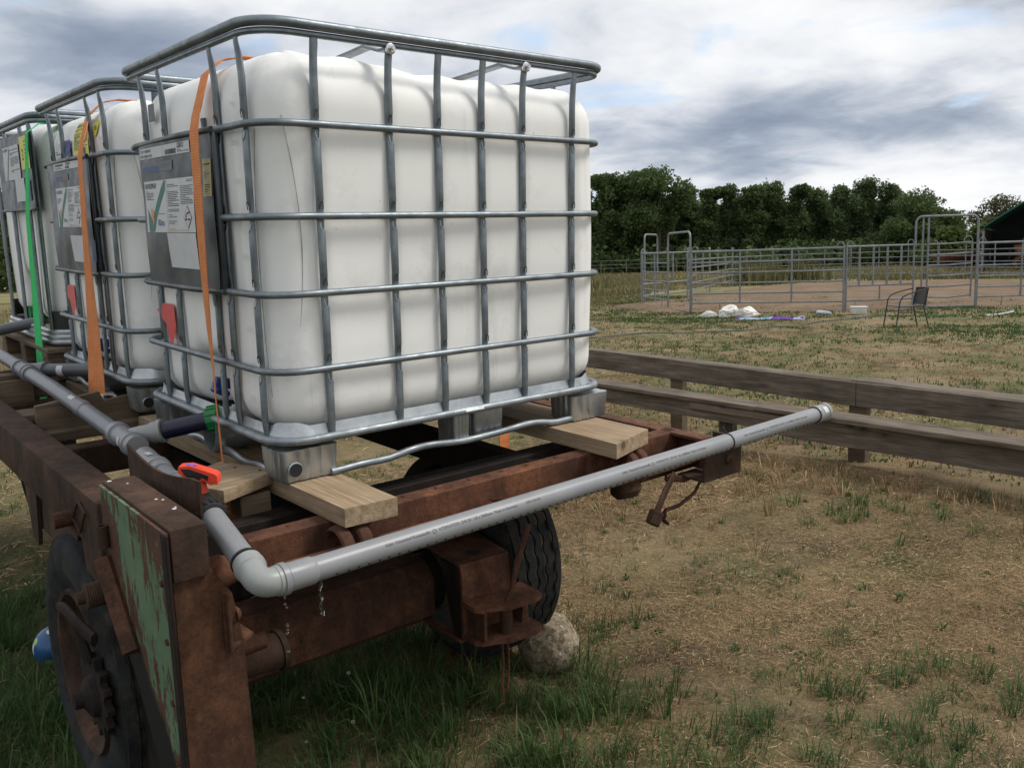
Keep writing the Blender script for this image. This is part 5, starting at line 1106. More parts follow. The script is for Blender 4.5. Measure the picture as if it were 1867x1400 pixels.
# ------------------------------------------------------------------ stone, ball
def stone(c, rad, label, seed=1):
    from mathutils import noise
    bm = bmesh.new(); bmesh.ops.create_icosphere(bm, subdivisions=5, radius=1)
    for v in bm.verts:
        p = v.co.copy(); n1 = noise.noise(p * 0.9 + Vector((seed, 0, 3))); n2 = noise.noise(p * 2.6 + Vector((0, seed, 1)))
        n3 = noise.fractal(p * 7, 0.8, 2.2, 4)
        k = 1 + 0.13 * n1 + 0.05 * n2 + 0.022 * n3
        q = Vector((p.x * rad[0], p.y * rad[1], p.z * rad[2])) * k
        for nv, dd in (((0.5, -0.6, 0.62), 0.84), ((-0.7, -0.3, 0.5), 0.92), ((0.9, 0.1, -0.1), 0.93), ((0.1, -0.1, 1.0), 0.86)):   # worn flats
            nv = Vector(nv).normalized(); lim = dd * rad[0]; e = q.dot(nv) - lim
            if e > 0: q -= nv * e * 0.85
        v.co = q
    me = bpy.data.meshes.new('stone'); bm.to_mesh(me); bm.free(); me.materials.append(M['stone'])
    me.polygons.foreach_set('use_smooth', [True] * len(me.polygons))
    o = bpy.data.objects.new('stone', me); COL.objects.link(o); o.location = c; return tag(o, label, 'stone')
stone((1.170, 0.285, 0.088), (0.112, 0.12, 0.126), 'rounded speckled fieldstone lying against the right trailer wheel')
tb = MT('blue_ball_print', 0.35, 0, 0.5); vo = tb.n('ShaderNodeTexVoronoi'); vo.inputs['Scale'].default_value = 22; tb.l(tb.co, vo.inputs['Vector'])
k = tb.ramp(vo.outputs['Distance'], [(0.30, 1.0), (0.36, 0.0)], 'LINEAR')
cc = tb.mix(tb.ramp(vo.outputs['Color'], [(0.5, 0.0), (0.55, 1.0)]), (0.58, 0.60, 0.55), (0.30, 0.50, 0.10)); tb.color(tb.mix(k, (0.012, 0.075, 0.20), cc))
m = MB(); m.lathe((-0.245, 1.66, 0.0), (0, 0, 1), [(0.080 * (1 - math.cos(math.pi * i / 24)), max(1e-4, 0.080 * math.sin(math.pi * i / 24))) for i in range(25)], 40, caps=False)
o = single('ball', m, tb.m, 'blue play ball with white and lime spots behind the left wheel', 'ball', (-0.245, 1.66, 0.080))

# ------------------------------------------------------------------ long bench
M['post_dark'] = wood('dark_leg_wood', (0.045, 0.036, 0.027), (0.085, 0.068, 0.052), (0.13, 0.108, 0.085), axis=2, sc=4)  # bench legs get a darker wood tone than the boards
t = TH('timber_bench', 'long low bench of old grey boards with a raised rear beam', 'bench', (4.5, 1.5, 0)); P = t.part
def bl(y): return 0.028 * y     # the bench is not quite parallel to the trailer
def board(name, x0, x1, y0, y1, z0, z1, mat, bev=0.005, wob=0.004, label=None):
    sl_ = 0.021 if name.startswith('rear') else 0.011
    m = MB(); k = max(2, int((y1 - y0) / 0.25)); ph = random.random() * 6
    prof = [(x0 + bev, z0), (x1 - bev, z0), (x1, z0 + bev), (x1, z1 - bev), (x1 - bev, z1), (x0 + bev, z1), (x0, z1 - bev), (x0, z0 + bev)]
    vs = []
    for i in range(k + 1):
        y = y0 + (y1 - y0) * i / k; wx = wob * math.sin(1.3 * y + ph) + random.uniform(-1, 1) * wob * 0.25; wz = wob * 0.8 * math.sin(0.9 * y + ph * 2) + random.uniform(-1, 1) * wob * 0.3
        vs += [(x + bl(y) + wx, y, z + wz + sl_ * (y - 1.05)) for x, z in prof]
    n = 8; fs = [(i * n + j, i * n + (j + 1) % n, (i + 1) * n + (j + 1) % n, (i + 1) * n + j) for i in range(k) for j in range(n)] + [tuple(range(n - 1, -1, -1)), tuple(range(k * n, k * n + n))]
    m.add(vs, fs); P(name, m, M[mat], ang=30, label=label)
SEATZ = 0.406
for y0, y1 in ((-2.6, 1.62), (1.63, 3.4), (3.41, 7.2)):
    board('seat_board', 4.425 + (0.0 if y0 < 0 else 0.012), 4.665, y0, y1, SEATZ - 0.034 + (0.0 if y0 < 0 else -0.006), SEATZ + (0.0 if y0 < 0 else -0.006), 'old_y')
board('lower_board', 4.485, 4.515, -2.6, 1.45, 0.205, SEATZ - 0.036, 'old_y'); board('lower_board', 4.480, 4.510, 1.46, 7.2, 0.232, SEATZ - 0.045, 'old_y')
board('patch_board', 4.448, 4.476, 1.35, 2.25, 0.305, SEATZ - 0.045, 'pale_y', label='paler short board patched on below the seat')
for y0, y1 in ((-2.6, 1.045), (1.05, 7.2)):
    board('rear_beam_board', 4.835, 4.870, y0, y1, 0.425, 0.598, 'old_y', label=None)
board('rear_beam_cap', 4.872, 5.075, -2.6, 1.10, 0.573, 0.605, 'old_y'); board('rear_beam_cap', 4.876, 5.000, 1.11, 7.2, 0.565, 0.597, 'old_y')
for y in (-1.4, 1.97, 4.2, 6.6):
    m = MB(); m.bx(4.545 + bl(y), 4.625 + bl(y), y - 0.055, y + 0.065, -0.25, SEATZ - 0.05 + 0.011 * (y - 1.05), 0.006); P('leg', m, M['post_dark'])
for y in (-1.9, 1.03, 2.72, 5.6):
    m = MB(); m.bx(4.876 + bl(y), 4.955 + bl(y), y - 0.04, y + 0.09, -0.25, 0.557 + 0.021 * (y - 1.05), 0.006); P('rear_post', m, M['wood_brown_y'])

# ------------------------------------------------------------------ things on the lawn behind
mt = simple('creased_white_sack', [(0.62, 0.60, 0.55), (0.78, 0.77, 0.72)], 6, 0.6, bump=0.5, bscale=9, bd=0.05)
def sack(c, size, rotz, label, neck=None, seed=0):
    from mathutils import noise
    bm = bmesh.new(); bmesh.ops.create_icosphere(bm, subdivisions=4, radius=1)
    for v in bm.verts:
        p = v.co.copy(); e = 0.75; q = Vector([math.copysign(abs(a) ** e, a) for a in p])
        n_ = noise.fractal(p * 1.6 + Vector((seed, 2, 1)), 0.7, 2.1, 5); q *= 1 + 0.26 * n_ + 0.10 * abs(noise.noise(p * 4 + Vector((0, seed, 0))))
        v.co = Vector((q.x * size[0], q.y * size[1], max(-0.75, q.z) * size[2]))
    if neck:
        for v in bm.verts:
            d = v.co.x / size[0] * neck
            if d > 0.55: f = (d - 0.55) / 0.6; v.co.y *= max(0.25, 1 - 1.1 * f); v.co.z = v.co.z * max(0.25, 1 - f) - size[2] * 0.25 * f; v.co.x += neck * 0.15 * f
    bmesh.ops.rotate(bm, verts=bm.verts, cent=(0, 0, 0), matrix=Matrix.Rotation(rotz, 3, 'Z'))
    for v in bm.verts: v.co.z += 0.04 * math.sin(v.co.x * 14 + seed) * max(0, v.co.z / size[2])
    me = bpy.data.meshes.new('sack'); bm.to_mesh(me); bm.free(); me.materials.append(mt); me.polygons.foreach_set('use_smooth', [True] * len(me.polygons)); me.set_sharp_from_angle(angle=R(40))
    o = bpy.data.objects.new('sack', me); COL.objects.link(o); o.location = c; return tag(o, label, 'sack', 'white sacks dumped in front of the corral')
sack((16.22, 10.30, 0.09), (0.23, 0.17, 0.14), R(-50), 'left one of the two full white sacks by the corral', 0, 1)
sack((16.34, 9.93, 0.09), (0.22, 0.17, 0.14), R(-35), 'right one of the two full white sacks, its neck pointing right', 1, 5)
sack((16.02, 10.68, 0.05), (0.17, 0.10, 0.07), R(-50), 'small crumpled white bag left of the full sacks', -1, 9)
tp = MT('purple_and_blue_cloth', 0.7); cc = tp.ramp(tp.noise(1.7, 3, stretch=(1, 1, 1)), [(0.38, (0.10, 0.28, 0.42)), (0.46, (0.33, 0.38, 0.50)), (0.52, (0.10, 0.035, 0.22)), (0.64, (0.13, 0.05, 0.28)), (0.72, (0.02, 0.02, 0.06))], 'CONSTANT'); tp.color(cc)
m = MB(); k = 26; vs = []
for i in range(k):
    f = i / (k - 1); wv = 0.05 + 0.12 * math.sin(f * math.pi * 0.9) ** 0.7
    for j in range(9): g_ = j / 8 - 0.5; vs.append((15.55 + 0.75 * f + g_ * wv * 1.3 * 0.8, 9.62 - 1.25 * f + g_ * wv * 0.9, 0.02 + 0.075 * (1 - (2 * g_) ** 2) * (0.5 + 0.5 * f) * (0.6 + 0.4 * math.sin(13 * f + 7 * g_))))
m.add(vs, [(i * 9 + j, i * 9 + j + 1, (i + 1) * 9 + j + 1, (i + 1) * 9 + j) for i in range(k - 1) for j in range(8)])
single('folded_parasol', m, tp.m, 'collapsed purple and blue parasol cloth lying right of the sacks', 'parasol', (15.9, 9.0, 0))
m = MB(); m.tube([(17.95, 9.02, 0.045), (17.85, 8.74, 0.045)], 0.045, 14); m.tube([(17.83, 8.70, 0.045), (17.78, 8.58, 0.045)], [0.04, 0.02], 12)
single('plastic_bottle', m, simple('pale_blue_plastic', [(0.45, 0.55, 0.62), (0.6, 0.66, 0.68)], 12, 0.3), 'pale blue plastic bottle lying between the cloth and the white tub', 'bottle', (17.9, 8.8, 0.04))
t = TH('plastic_tub', 'white rectangular plastic tub standing left of the chair', 'tub', (18.25, 8.15, 0)); rz = Matrix.Rotation(R(-52), 3, 'Z')
m = MB(); m.box((18.25, 8.15, 0.085), (0.33, 0.24, 0.16), rz, 0.02, seg=2, fn=lambda p: Vector((p.x * (1 + p.z * 0.7), p.y * (1 + p.z * 0.7), p.z))); t.part('tub', m, M['white'])
m = MB(); m.box((18.25, 8.15, 0.172), (0.375, 0.28, 0.022), rz, 0.006); t.part('rim', m, M['white'])
m = MB(); m.box((18.25 - 0.13 * math.sin(R(52)) * 0 - 0.097, 8.15 - 0.075, 0.085), (0.15, 0.004, 0.06), rz, 0); t.part('printed_patch', m, simple('pale_green_print', [(0.45, 0.52, 0.36)], 9, 0.5))
def hose(pts, r_, mat, label, nm='hose', cat='hose'):
    m = MB(); P_ = []
    for i in range(len(pts) - 1):
        for k_ in range(6):
            f = k_ / 6; x = pts[i][0] * (1 - f) + pts[i + 1][0] * f; y = pts[i][1] * (1 - f) + pts[i + 1][1] * f; P_.append((x, y, float(hgt(x, y)) + r_ * 0.8 + 0.004))
    P_.append((pts[-1][0], pts[-1][1], r_)); m.tube(P_, r_, 8); single(nm, m, mat, label, cat, (pts[0][0], pts[0][1], 0))
hose([(9.6, 10.6), (10.8, 9.41), (11.76, 9.09), (12.69, 8.63), (13.55, 7.84), (14.64, 7.68), (16.37, 7.70), (17.6, 7.34), (18.6, 6.2)], 0.012, simple('grey_green_hose', [(0.06, 0.085, 0.08), (0.11, 0.14, 0.13)], 3, 0.5), 'long thin hose snaking across the lawn towards the corral')
hose([(18.75, 5.55), (20.1, 5.5)], 0.018, M['white'], 'thin white pole lying on the grass right of the chair', 'white_pole', 'pole')

# metal garden chair
def chair():
    cx, cy = 15.45, 5.72; f = Vector((-0.67, 0.74, 0)).normalized(); s_ = Vector((f.y, -f.x, 0)) * 1.0    # f: where the sitter looks
    f = Matrix.Rotation(R(8), 3, 'Z') @ f; s_ = Vector((f.y, -f.x, 0))
    t = TH('garden_chair', 'dark metal garden chair with a woven back, alone on the lawn', 'chair', (cx, cy, 0)); C0 = Vector((cx, cy, 0))
    fr = simple('dark_chair_frame', [(0.03, 0.03, 0.032), (0.055, 0.055, 0.058)], 9, 0.45, 0.3)
    wv = MT('brown_grey_woven_plastic', 0.6); sp = wv.n('ShaderNodeSeparateXYZ'); wv.l(wv.co, sp.inputs[0])
    k = wv.math('SINE', wv.math('MULTIPLY', sp.outputs[2], 260.0)); wv.color(wv.mix(wv.math('MULTIPLY', k, 0.5), (0.075, 0.07, 0.066), (0.03, 0.028, 0.027))); wv.bump(k, 0.5, 0.004)
    def pt(a, b, z): return C0 + f * a + s_ * b + V(0, 0, z)
    for sg in (-1, 1):
        m = MB(); m.tube([pt(0.30, 0.27 * sg, 0.0), pt(0.25, 0.26 * sg, 0.40), pt(0.235, 0.265 * sg, 0.52), pt(0.19, 0.27 * sg, 0.60), pt(0.08, 0.275 * sg, 0.655), pt(-0.10, 0.27 * sg, 0.70), pt(-0.24, 0.24 * sg, 0.73)], 0.0125, 10); t.part('front_leg_and_arm', m, fr)
        m = MB(); m.tube([pt(-0.34, 0.23 * sg, 0.0), pt(-0.24, 0.21 * sg, 0.40), pt(-0.25, 0.215 * sg, 0.55), pt(-0.30, 0.22 * sg, 0.745)], 0.0125, 10); t.part('rear_leg', m, fr)
        m = MB(); m.tube([pt(0.26, 0.26 * sg, 0.30), pt(-0.26, 0.215 * sg, 0.31)], 0.008, 8); t.part('stretcher', m, fr)
    m = MB(); n = 14; vs = []
    for j in range(7):
        for i in range(n + 1):
            b = -0.235 + 0.47 * i / n; z = 0.43 + 0.32 * j / 6; vs.append(pt(-0.25 - 0.05 * j / 6 - 0.05 * (1 - (b / 0.24) ** 2), b, z))
    o = len(vs); vs += [v - f * 0.012 for v in vs]; fs = []
    for j in range(6):
        for i in range(n): a = j * (n + 1) + i; fs += [(a, a + 1, a + n + 2, a + n + 1), (o + a, o + a + n + 1, o + a + n + 2, o + a + 1)]
    for i in range(n): fs += [(i, o + i, o + i + 1, i + 1), (6 * (n + 1) + i, 6 * (n + 1) + i + 1, o + 6 * (n + 1) + i + 1, o + 6 * (n + 1) + i)]
    m.add(vs, fs); t.part('backrest', m, wv.m)
    m = MB(); m.box(pt(0.0, 0, 0.415), (0.50, 0.46, 0.02), Matrix.Rotation(math.atan2(f.y, f.x), 3, 'Z'), 0.006, fn=lambda p: Vector((p.x, p.y, p.z - 0.015 * math.cos(p.y * 6)))); t.part('seat', m, wv.m)
    m = MB(); m.tube([pt(-0.30, -0.22, 0.748), pt(-0.345, 0, 0.755), pt(-0.30, 0.22, 0.748)], 0.012, 10); t.part('top_rail', m, fr)
chair()
# ------------------------------------------------------------------ corral
def corral_unit(kind, n_up=2, Lx=3.6):
    """panel in local x-z, from x = 0 to Lx"""
    parts = []
    H_ = 1.56; zs = [0.26, 0.50, 0.76, 1.02, 1.28, 1.56]
    def add(nm, m): parts.append((nm, m))
    for x in (0.03, Lx - 0.03): m = MB(); m.tube([(x, 0, 0.0), (x, 0, 1.62)], 0.024, 8); add('end_post', m)
    if kind == 'rails':
        for z in zs: m = MB(); m.tube([(0.03, 0, z), (Lx - 0.03, 0, z)], 0.020 if z < 1.5 else 0.026, 8); add('rail', m)
        for i in range(n_up): x = Lx * (i + 1) / (n_up + 1); m = MB(); m.tube([(x, 0, 0.27), (x, 0, 1.56)], 0.024, 8); add('upright', m)
    else:
        for z in (0.26, 0.62, 1.56): m = MB(); m.tube([(0.03, 0, z), (Lx - 0.03, 0, z)], 0.024, 8); add('rail', m)
        for i in range(n_up): x = Lx * (i + 1) / (n_up + 1); m = MB(); m.tube([(x, 0, 0.62), (x, 0, 1.56)], 0.026, 8); add('upright', m)
        m = MB(); m.tube([(Lx * 0.5, 0, 0.26), (Lx * 0.5, 0, 0.62)], 0.02, 8); add('upright', m)
    for x, s_ in ((0.03, 1), (Lx - 0.03, -1)):
        m = MB(); m.tube([(x + s_ * (0.085 - 0.085 * math.cos(R(a))), 0, 1.58 + 0.11 * math.sin(R(a))) for a in range(0, 181, 20)], 0.011, 6); add('loop', m)
    if kind == 'rails': m = MB(); m.tube([(Lx * 0.2, 0, 0.26), (Lx * 0.2, 0.05, 0.0)], 0.012, 6); add('prop_leg', m)
    return parts
_units = {}
def panel(p, q, kind, n_up, label):
    p = Vector((*p, 0)); q = Vector((*q, 0)); Lx = (q - p).length
    key = (kind, n_up, round(Lx, 2))
    ang = math.atan2(q.y - p.y, q.x - p.x)
    if key not in _units: _units[key] = [(nm, m) for nm, m in corral_unit(kind, n_up, Lx)]
    t = thing('corral_fence', label, 'corral fence', (p.x, p.y, float(hgt(p.x, p.y))), None, 'galvanised fence sections of the corral'); t.rotation_euler.z = ang
    for nm, m in _units[key]:
        if isinstance(m, MB): o = m.build(nm, M['fencegalv'], t)
        else: o = m.copy(); COL.objects.link(o); o.parent = t
        if isinstance(m, MB): _units[key][[i for i, z in enumerate(_units[key]) if z[1] is m][0]] = (nm, o)
    return t
def gate(p, q, h_, label, leaf=True, n=6, short=False):
    p = Vector((*p, 0)); q = Vector((*q, 0)); Lx = (q - p).length; t = thing('corral_gate', label, 'gate', (p.x, p.y, float(hgt(p.x, p.y))), None, 'arched corral gates')
    t.rotation_euler.z = math.atan2(q.y - p.y, q.x - p.x)
    m = MB(); r_ = 0.16
    pts = [(0.0, 0, 1.56 if short else 0.0), (0, 0, h_ - r_)] + [(r_ - r_ * math.cos(R(a)), 0, h_ - r_ + r_ * math.sin(R(a))) for a in range(15, 91, 15)] + [(Lx - r_ + r_ * math.sin(R(a)), 0, h_ - r_ + r_ * math.cos(R(a))) for a in range(0, 91, 15)] + [(Lx, 0, 0.02), ]
    m.tube(pts, 0.028, 8); m.build('arch', M['fencegalv'], t)
    m = MB(); m.tube([(0, 0, 0.03), (Lx, 0, 0.03)], 0.02, 6); m.build('threshold', M['fencegalv'], t)
    if leaf:
        L0 = 0.30 if short else 0.10
        for x in ((0.17, 0.30, Lx - 0.12) if short else (0.10, Lx - 0.12)): m = MB(); m.tube([(x, 0, 0.0 if x < 0.5 else 0.25), (x, 0, 1.58 if x > 0.5 else h_ - 0.03)], 0.024, 8); m.build('leaf_post', M['fencegalv'], t)
        for i in range(n): z = 0.27 + (1.55 - 0.27) * i / (n - 1); m = MB(); m.tube([(L0, 0, z), (Lx * 0.55, 0, z - (0.02 if i == 0 else 0)), (Lx - 0.12, 0, z + 0.03)], 0.020, 8); m.build('leaf_rail', M['fencegalv'], t)
        m = MB(); m.tube([(Lx - 0.12 - 0.1 + 0.1 * math.cos(R(a)), 0, 1.60 + 0.12 * math.sin(R(a))) for a in range(0, 181, 20)], 0.012, 6); m.build('loop', M['fencegalv'], t)
    return t
PL = PEN
panel(PL[1], PL[2], 'rails', 2, 'long railed corral panel right behind the white sacks')
panel(PL[2], PL[3], 'bars', 4, 'corral panel with tall upright bars left of the big gate')
gate(PL[3], PL[4], 2.22, 'tall arched corral gate behind the garden chair', short=True)
panel(PL[4], PL[5], 'rails', 2, 'railed corral panel right of the tall arched gate')
panel(PL[5], PL[6], 'rails', 2, 'corral panel at the right edge of the picture')
gate(PL[0], PL[1], 2.08, 'arched corral gate standing open at the left of the sacks', leaf=False)
panel(PL[0], (19.28, 15.66), 'rails', 1, 'swung-open panel left of the open arched gate')
gate((19.9, 16.1), (21.1, 16.6), 2.15, 'narrow arched gate at the far left corner of the corral', leaf=False)
nb = PL[7:15]
far_names = ['far corral panel beyond the right edge', 'far corral panel by the shed', 'far barred corral panel in front of the horse', 'far corral panel in front of the tipped red trailer', 'far corral panel behind the tall gate', 'far corral panel behind the barred panel', 'far corral panel in the middle of the back side', 'far corral panel behind the sacks', 'far corral panel behind the open gate', 'back corral panel at the left corner']
seq = PL[6:] 
for i in range(len(seq) - 1):
    a, b = seq[i], seq[i + 1]; panel(a, b, 'bars' if i in (2, 9) else 'rails', 4 if i in (2,) else 2, far_names[min(i, len(far_names) - 1)])

# wire paddock fence far behind
t = TH('paddock_fence', 'thin wire paddock fence in front of the tree line', 'fence', (40, 44, 0)); m = MB()
F0 = Vector((24, 58, 0)); F1 = Vector((75, 22, 0))
for i in range(34):
    p = F0.lerp(F1, i / 33); mp_ = MB(); mp_.tube([(p.x, p.y, 0), (p.x, p.y, 1.15)], 0.04, 6); t.part('post', mp_, M['old_z'])
for z in (0.55, 0.8, 1.1): mw = MB(); mw.tube([(F0.x, F0.y, z), (F1.x, F1.y, z)], 0.012, 5); t.part('wire', mw, M['fencegalv'])
# stock fence left of the tanks
t = TH('stock_fence', 'brown post fence in the dry grass at the far left', 'fence', (0, 14, 0))
for i in range(14): mp_ = MB(); x = -6 + i * 1.6; mp_.tube([(x, 15.5 + 0.02 * i, -0.1), (x + 0.03, 15.5 + 0.02 * i, 1.25)], 0.045, 8); t.part('post', mp_, M['old_z'])
for z in (0.5, 0.85, 1.15): mw = MB(); mw.tube([(-6, 15.5, z), (15, 15.8, z)], 0.008, 5); t.part('wire', mw, M['fencegalv'])

# ------------------------------------------------------------------ shed, trailer, horse
gr = simple('green_roof_sheet', [(0.006, 0.075, 0.060), (0.010, 0.105, 0.085)], 4, 0.5); dk = simple('dark_shed_interior', [(0.012, 0.014, 0.018), (0.022, 0.024, 0.03)], 2, 0.9)  # near-black walls paint in the darkness inside the shelter
t = TH('field_shelter', 'open field shelter with a curved green roof edge at the right', 'shelter', (51, 15, 0))
u = Vector((0.30, -0.954, 0)); n_ = Vector((0.954, 0.30, 0)); O = Vector((48.4, 17.3, 0)); Wd = 11.0
arc = [(Wd * i / 20, 2.35 + 3.1 * min(i, 20 - i) / 10 * (1.28 - 0.28 * min(i, 20 - i) / 10)) for i in range(21)]
m = MB(); A_ = [O + u * a + V(0, 0, z) for a, z in arc]; Bk = [p + n_ * 7 for p in A_]; A2 = [p - n_ * 0.15 for p in A_]
k = len(A_); up_ = V(0, 0, 0.09)
vs = A2 + Bk + [p + up_ for p in A2] + [p + up_ for p in Bk]
m.add(vs, [(i, i + 1, k + i + 1, k + i) for i in range(k - 1)] + [(2 * k + i, 3 * k + i, 3 * k + i + 1, 2 * k + i + 1) for i in range(k - 1)] + [(i, 2 * k + i, 2 * k + i + 1, i + 1) for i in range(k - 1)]); t.part('roof', m, gr)
m = MB(); m.add([p + V(0, 0, 0) for p in Bk] + [Vector((p.x, p.y, 0)) for p in Bk], [(i, i + 1, k + i + 1, k + i) for i in range(k - 1)]); t.part('back_wall', m, dk)
m = MB(); e = 0.06
for o_ in (O, O + u * Wd): m = MB(); m.add([o_, o_ + n_ * 7, o_ + n_ * 7 + V(0, 0, 2.25), o_ + V(0, 0, 2.25), o_ + u * e, o_ + n_ * 7 + u * e, o_ + n_ * 7 + u * e + V(0, 0, 2.25), o_ + u * e + V(0, 0, 2.25)], [(0, 1, 2, 3), (4, 7, 6, 5), (0, 3, 7, 4), (3, 2, 6, 7)]); t.part('side_wall', m, dk)
for i in range(4): a = O + u * (Wd * i / 3); m = MB(); m.tube([a, a + V(0, 0, 2.2 if i in (0, 3) else 4.1)], 0.07, 8); t.part('post', m, M['fencegalv'])

t = TH('farm_cart', 'small red-brown farm cart parked behind the corral', 'cart', (51.2, 20.2, 0)); cu = Vector((0.76, -0.65, 0)); cn = Vector((0.65, 0.76, 0)); O = Vector((50.6, 20.6, 0))
rb = simple('faded_red_paint', [(0.10, 0.028, 0.022), (0.17, 0.05, 0.038)], 4, 0.7); rot = Matrix.Rotation(math.atan2(cu.y, cu.x), 3, 'Z') @ Matrix.Rotation(R(-3), 3, 'Y')
m = MB(); m.box(O + cu * 1.0 + V(0, 0, 0.78), (2.0, 1.4, 0.42), rot, 0.02, fn=lambda p: Vector((p.x * (1 + 0.3 * p.z), p.y * (1 + 0.4 * p.z), p.z))); t.part('tub', m, rb)
m = MB(); m.box(O + cu * 1.0 + V(0, 0, 1.02), (2.06, 1.5, 0.06), rot, 0.01); t.part('rim', m, M['rust_dark'])
m = MB(); m.tube([O + cu * 2.0 + V(0, 0, 0.5), O + cu * 3.2 + V(0, 0, 0.45)], 0.05, 8); t.part('drawbar', m, M['rust_dark'])
for sg in (-1, 1):
    m = MB(); m.lathe(O + cu * 1.0 + cn * (0.62 * sg) + V(0, 0, 0.33), cn, [(-0.09, 0.24), (-0.09, 0.31), (-0.06, 0.335), (0.06, 0.335), (0.09, 0.31), (0.09, 0.24)], 24); t.part('wheel', m, M['tyre'])
m = MB(); m.box(O + cu * 2.55 + V(0, 0, 0.82), (0.75, 0.5, 0.5), rot, 0.08, seg=3); single('white_box', m, M['white'], 'pale grey container beside the red-brown cart', 'container', tuple(O + cu * 2.5))
m = MB(); m.tube([O + cu * 0.3 - cn * 1.0, O + cu * 0.9 - cn * 1.1 + V(0, 0, 0.35)], 0.02, 6); m.tube([O + cu * 0.9 - cn * 1.1, O + cu * 0.55 - cn * 1.05 + V(0, 0, 0.3)], 0.02, 6); t.part('prop_stand', m, M['fencegalv'])

def horse():
    ch = simple('chestnut_coat', [(0.19, 0.075, 0.032), (0.26, 0.115, 0.05)], 2.5, 0.6); dkm = simple('dark_horse_hair', [(0.03, 0.02, 0.015)], 5, 0.8)
    bx, by = 51.35, 16.1; f = Vector((0.62, -0.785, 0)); s_ = Vector((0.785, 0.62, 0))
    def pt(a, b, z): return (bx + f.x * a + s_.x * b, by + f.y * a + s_.y * b, z)
    verts = [(-0.55, 0, 1.20, .30), (-0.72, 0, 1.16, .22), (-0.20, 0, 1.14, .30), (0.25, 0, 1.13, .30), (0.60, 0, 1.18, .27), (0.82, 0, 1.32, .19), (1.05, 0, 1.52, .14), (1.22, 0, 1.62, .12), (1.38, 0, 1.50, .095), (1.55, 0, 1.34, .065)]
    edges = [(0, 1), (0, 2), (2, 3), (3, 4), (4, 5), (5, 6), (6, 7), (7, 8), (8, 9)]
    def leg(root, chain):
        p = root
        for c in chain: verts.append(c); edges.append((p, len(verts) - 1)); p = len(verts) - 1
    for sg in (-1, 1):
        leg(4, [(0.60, 0.15 * sg, 0.98, .12), (0.62, 0.15 * sg, 0.72, .07), (0.64, 0.15 * sg, 0.48, .05), (0.63, 0.15 * sg, 0.15, .038), (0.66, 0.15 * sg, 0.02, .055)])
        leg(0, [(-0.52, 0.16 * sg, 0.98, .17), (-0.42, 0.16 * sg, 0.76, .10), (-0.68, 0.16 * sg, 0.53, .055), (-0.62, 0.16 * sg, 0.18, .040), (-0.58, 0.16 * sg, 0.02, .055)])
    me = bpy.data.meshes.new('horse_body'); me.from_pydata([pt(*v[:3]) for v in verts], edges, []); o = bpy.data.objects.new('horse_body', me); COL.objects.link(o)
    sk = o.modifiers.new('s', 'SKIN'); o.modifiers.new('u', 'SUBSURF').levels = 2
    for i, v in enumerate(verts): me.skin_vertices[0].data[i].radius = (v[3], v[3] * (1.18 if i < 6 else 1.0)); 
    me.skin_vertices[0].data[0].use_root = True
    dg = bpy.context.evaluated_depsgraph_get(); me2 = bpy.data.meshes.new_from_object(o.evaluated_get(dg)); bpy.data.objects.remove(o)
    t = TH('horse', 'chestnut horse standing behind the corral at the right edge', 'horse', (bx, by, 0))
    me2.transform(Matrix.Translation((-bx, -by, 0))); me2.materials.clear(); me2.materials.append(ch); me2.polygons.foreach_set('use_smooth', [True] * len(me2.polygons))
    ob = bpy.data.objects.new('body', me2); COL.objects.link(ob); ob.parent = t.o
    m = MB(); m.tube([pt(-0.80, 0, 1.28), pt(-0.93, 0, 1.10), pt(-0.95, 0, 0.75), pt(-0.92, 0, 0.5)], [0.03, 0.06, 0.07, 0.02], 8); t.part('tail', m, dkm)
    m = MB(); m.tube([pt(0.72, 0, 1.52), pt(0.95, 0, 1.67), pt(1.15, 0, 1.76)], [0.03, 0.05, 0.03], 8, r2=0.07); t.part('mane', m, dkm)
    for sg in (-1, 1): m = MB(); m.lathe(pt(1.20, 0.06 * sg, 1.70), (0, 0, 1), [(0, 0.035), (0.06, 0.03), (0.13, 0.002)], 8); t.part('ear', m, ch)
horse()

# ------------------------------------------------------------------ trees
def leaf_mat(name, a, b, c):
    t = MT(name, 0.75, 0, 0.2); at = t.n('ShaderNodeAttribute'); at.attribute_name = 'tone'; t.color(t.ramp(at.outputs['Fac'], [(0.0, a), (0.5, b), (1.0, c)]))
    tr = t.n('ShaderNodeBsdfTranslucent'); tr.inputs[0].default_value = (*[min(1, x * 1.5) for x in b], 1); ms = t.n('ShaderNodeMixShader'); ms.inputs[0].default_value = 0.3
    o = [n for n in t.t.nodes if n.type == 'OUTPUT_MATERIAL'][0]; t.l(t.p.outputs[0], ms.inputs[1]); t.l(tr.outputs[0], ms.inputs[2]); t.l(ms.outputs[0], o.inputs[0]); return t.m
LEAF = [leaf_mat('dark_green_leaves', (0.032, 0.051, 0.019), (0.072, 0.110, 0.038), (0.133, 0.174, 0.061)),
        leaf_mat('grey_green_birch_leaves', (0.038, 0.058, 0.025), (0.084, 0.122, 0.049), (0.145, 0.189, 0.080)),
        leaf_mat('brownish_green_leaves', (0.038, 0.042, 0.020), (0.081, 0.087, 0.041), (0.138, 0.136, 0.065)),
        leaf_mat('light_green_bush_leaves', (0.030, 0.048, 0.012), (0.070, 0.100, 0.026), (0.12, 0.155, 0.045))]
bark = simple('grey_brown_bark', [(0.035, 0.028, 0.022), (0.085, 0.070, 0.056)], 6, 0.9, bump=0.5, bscale=14, bd=0.05)
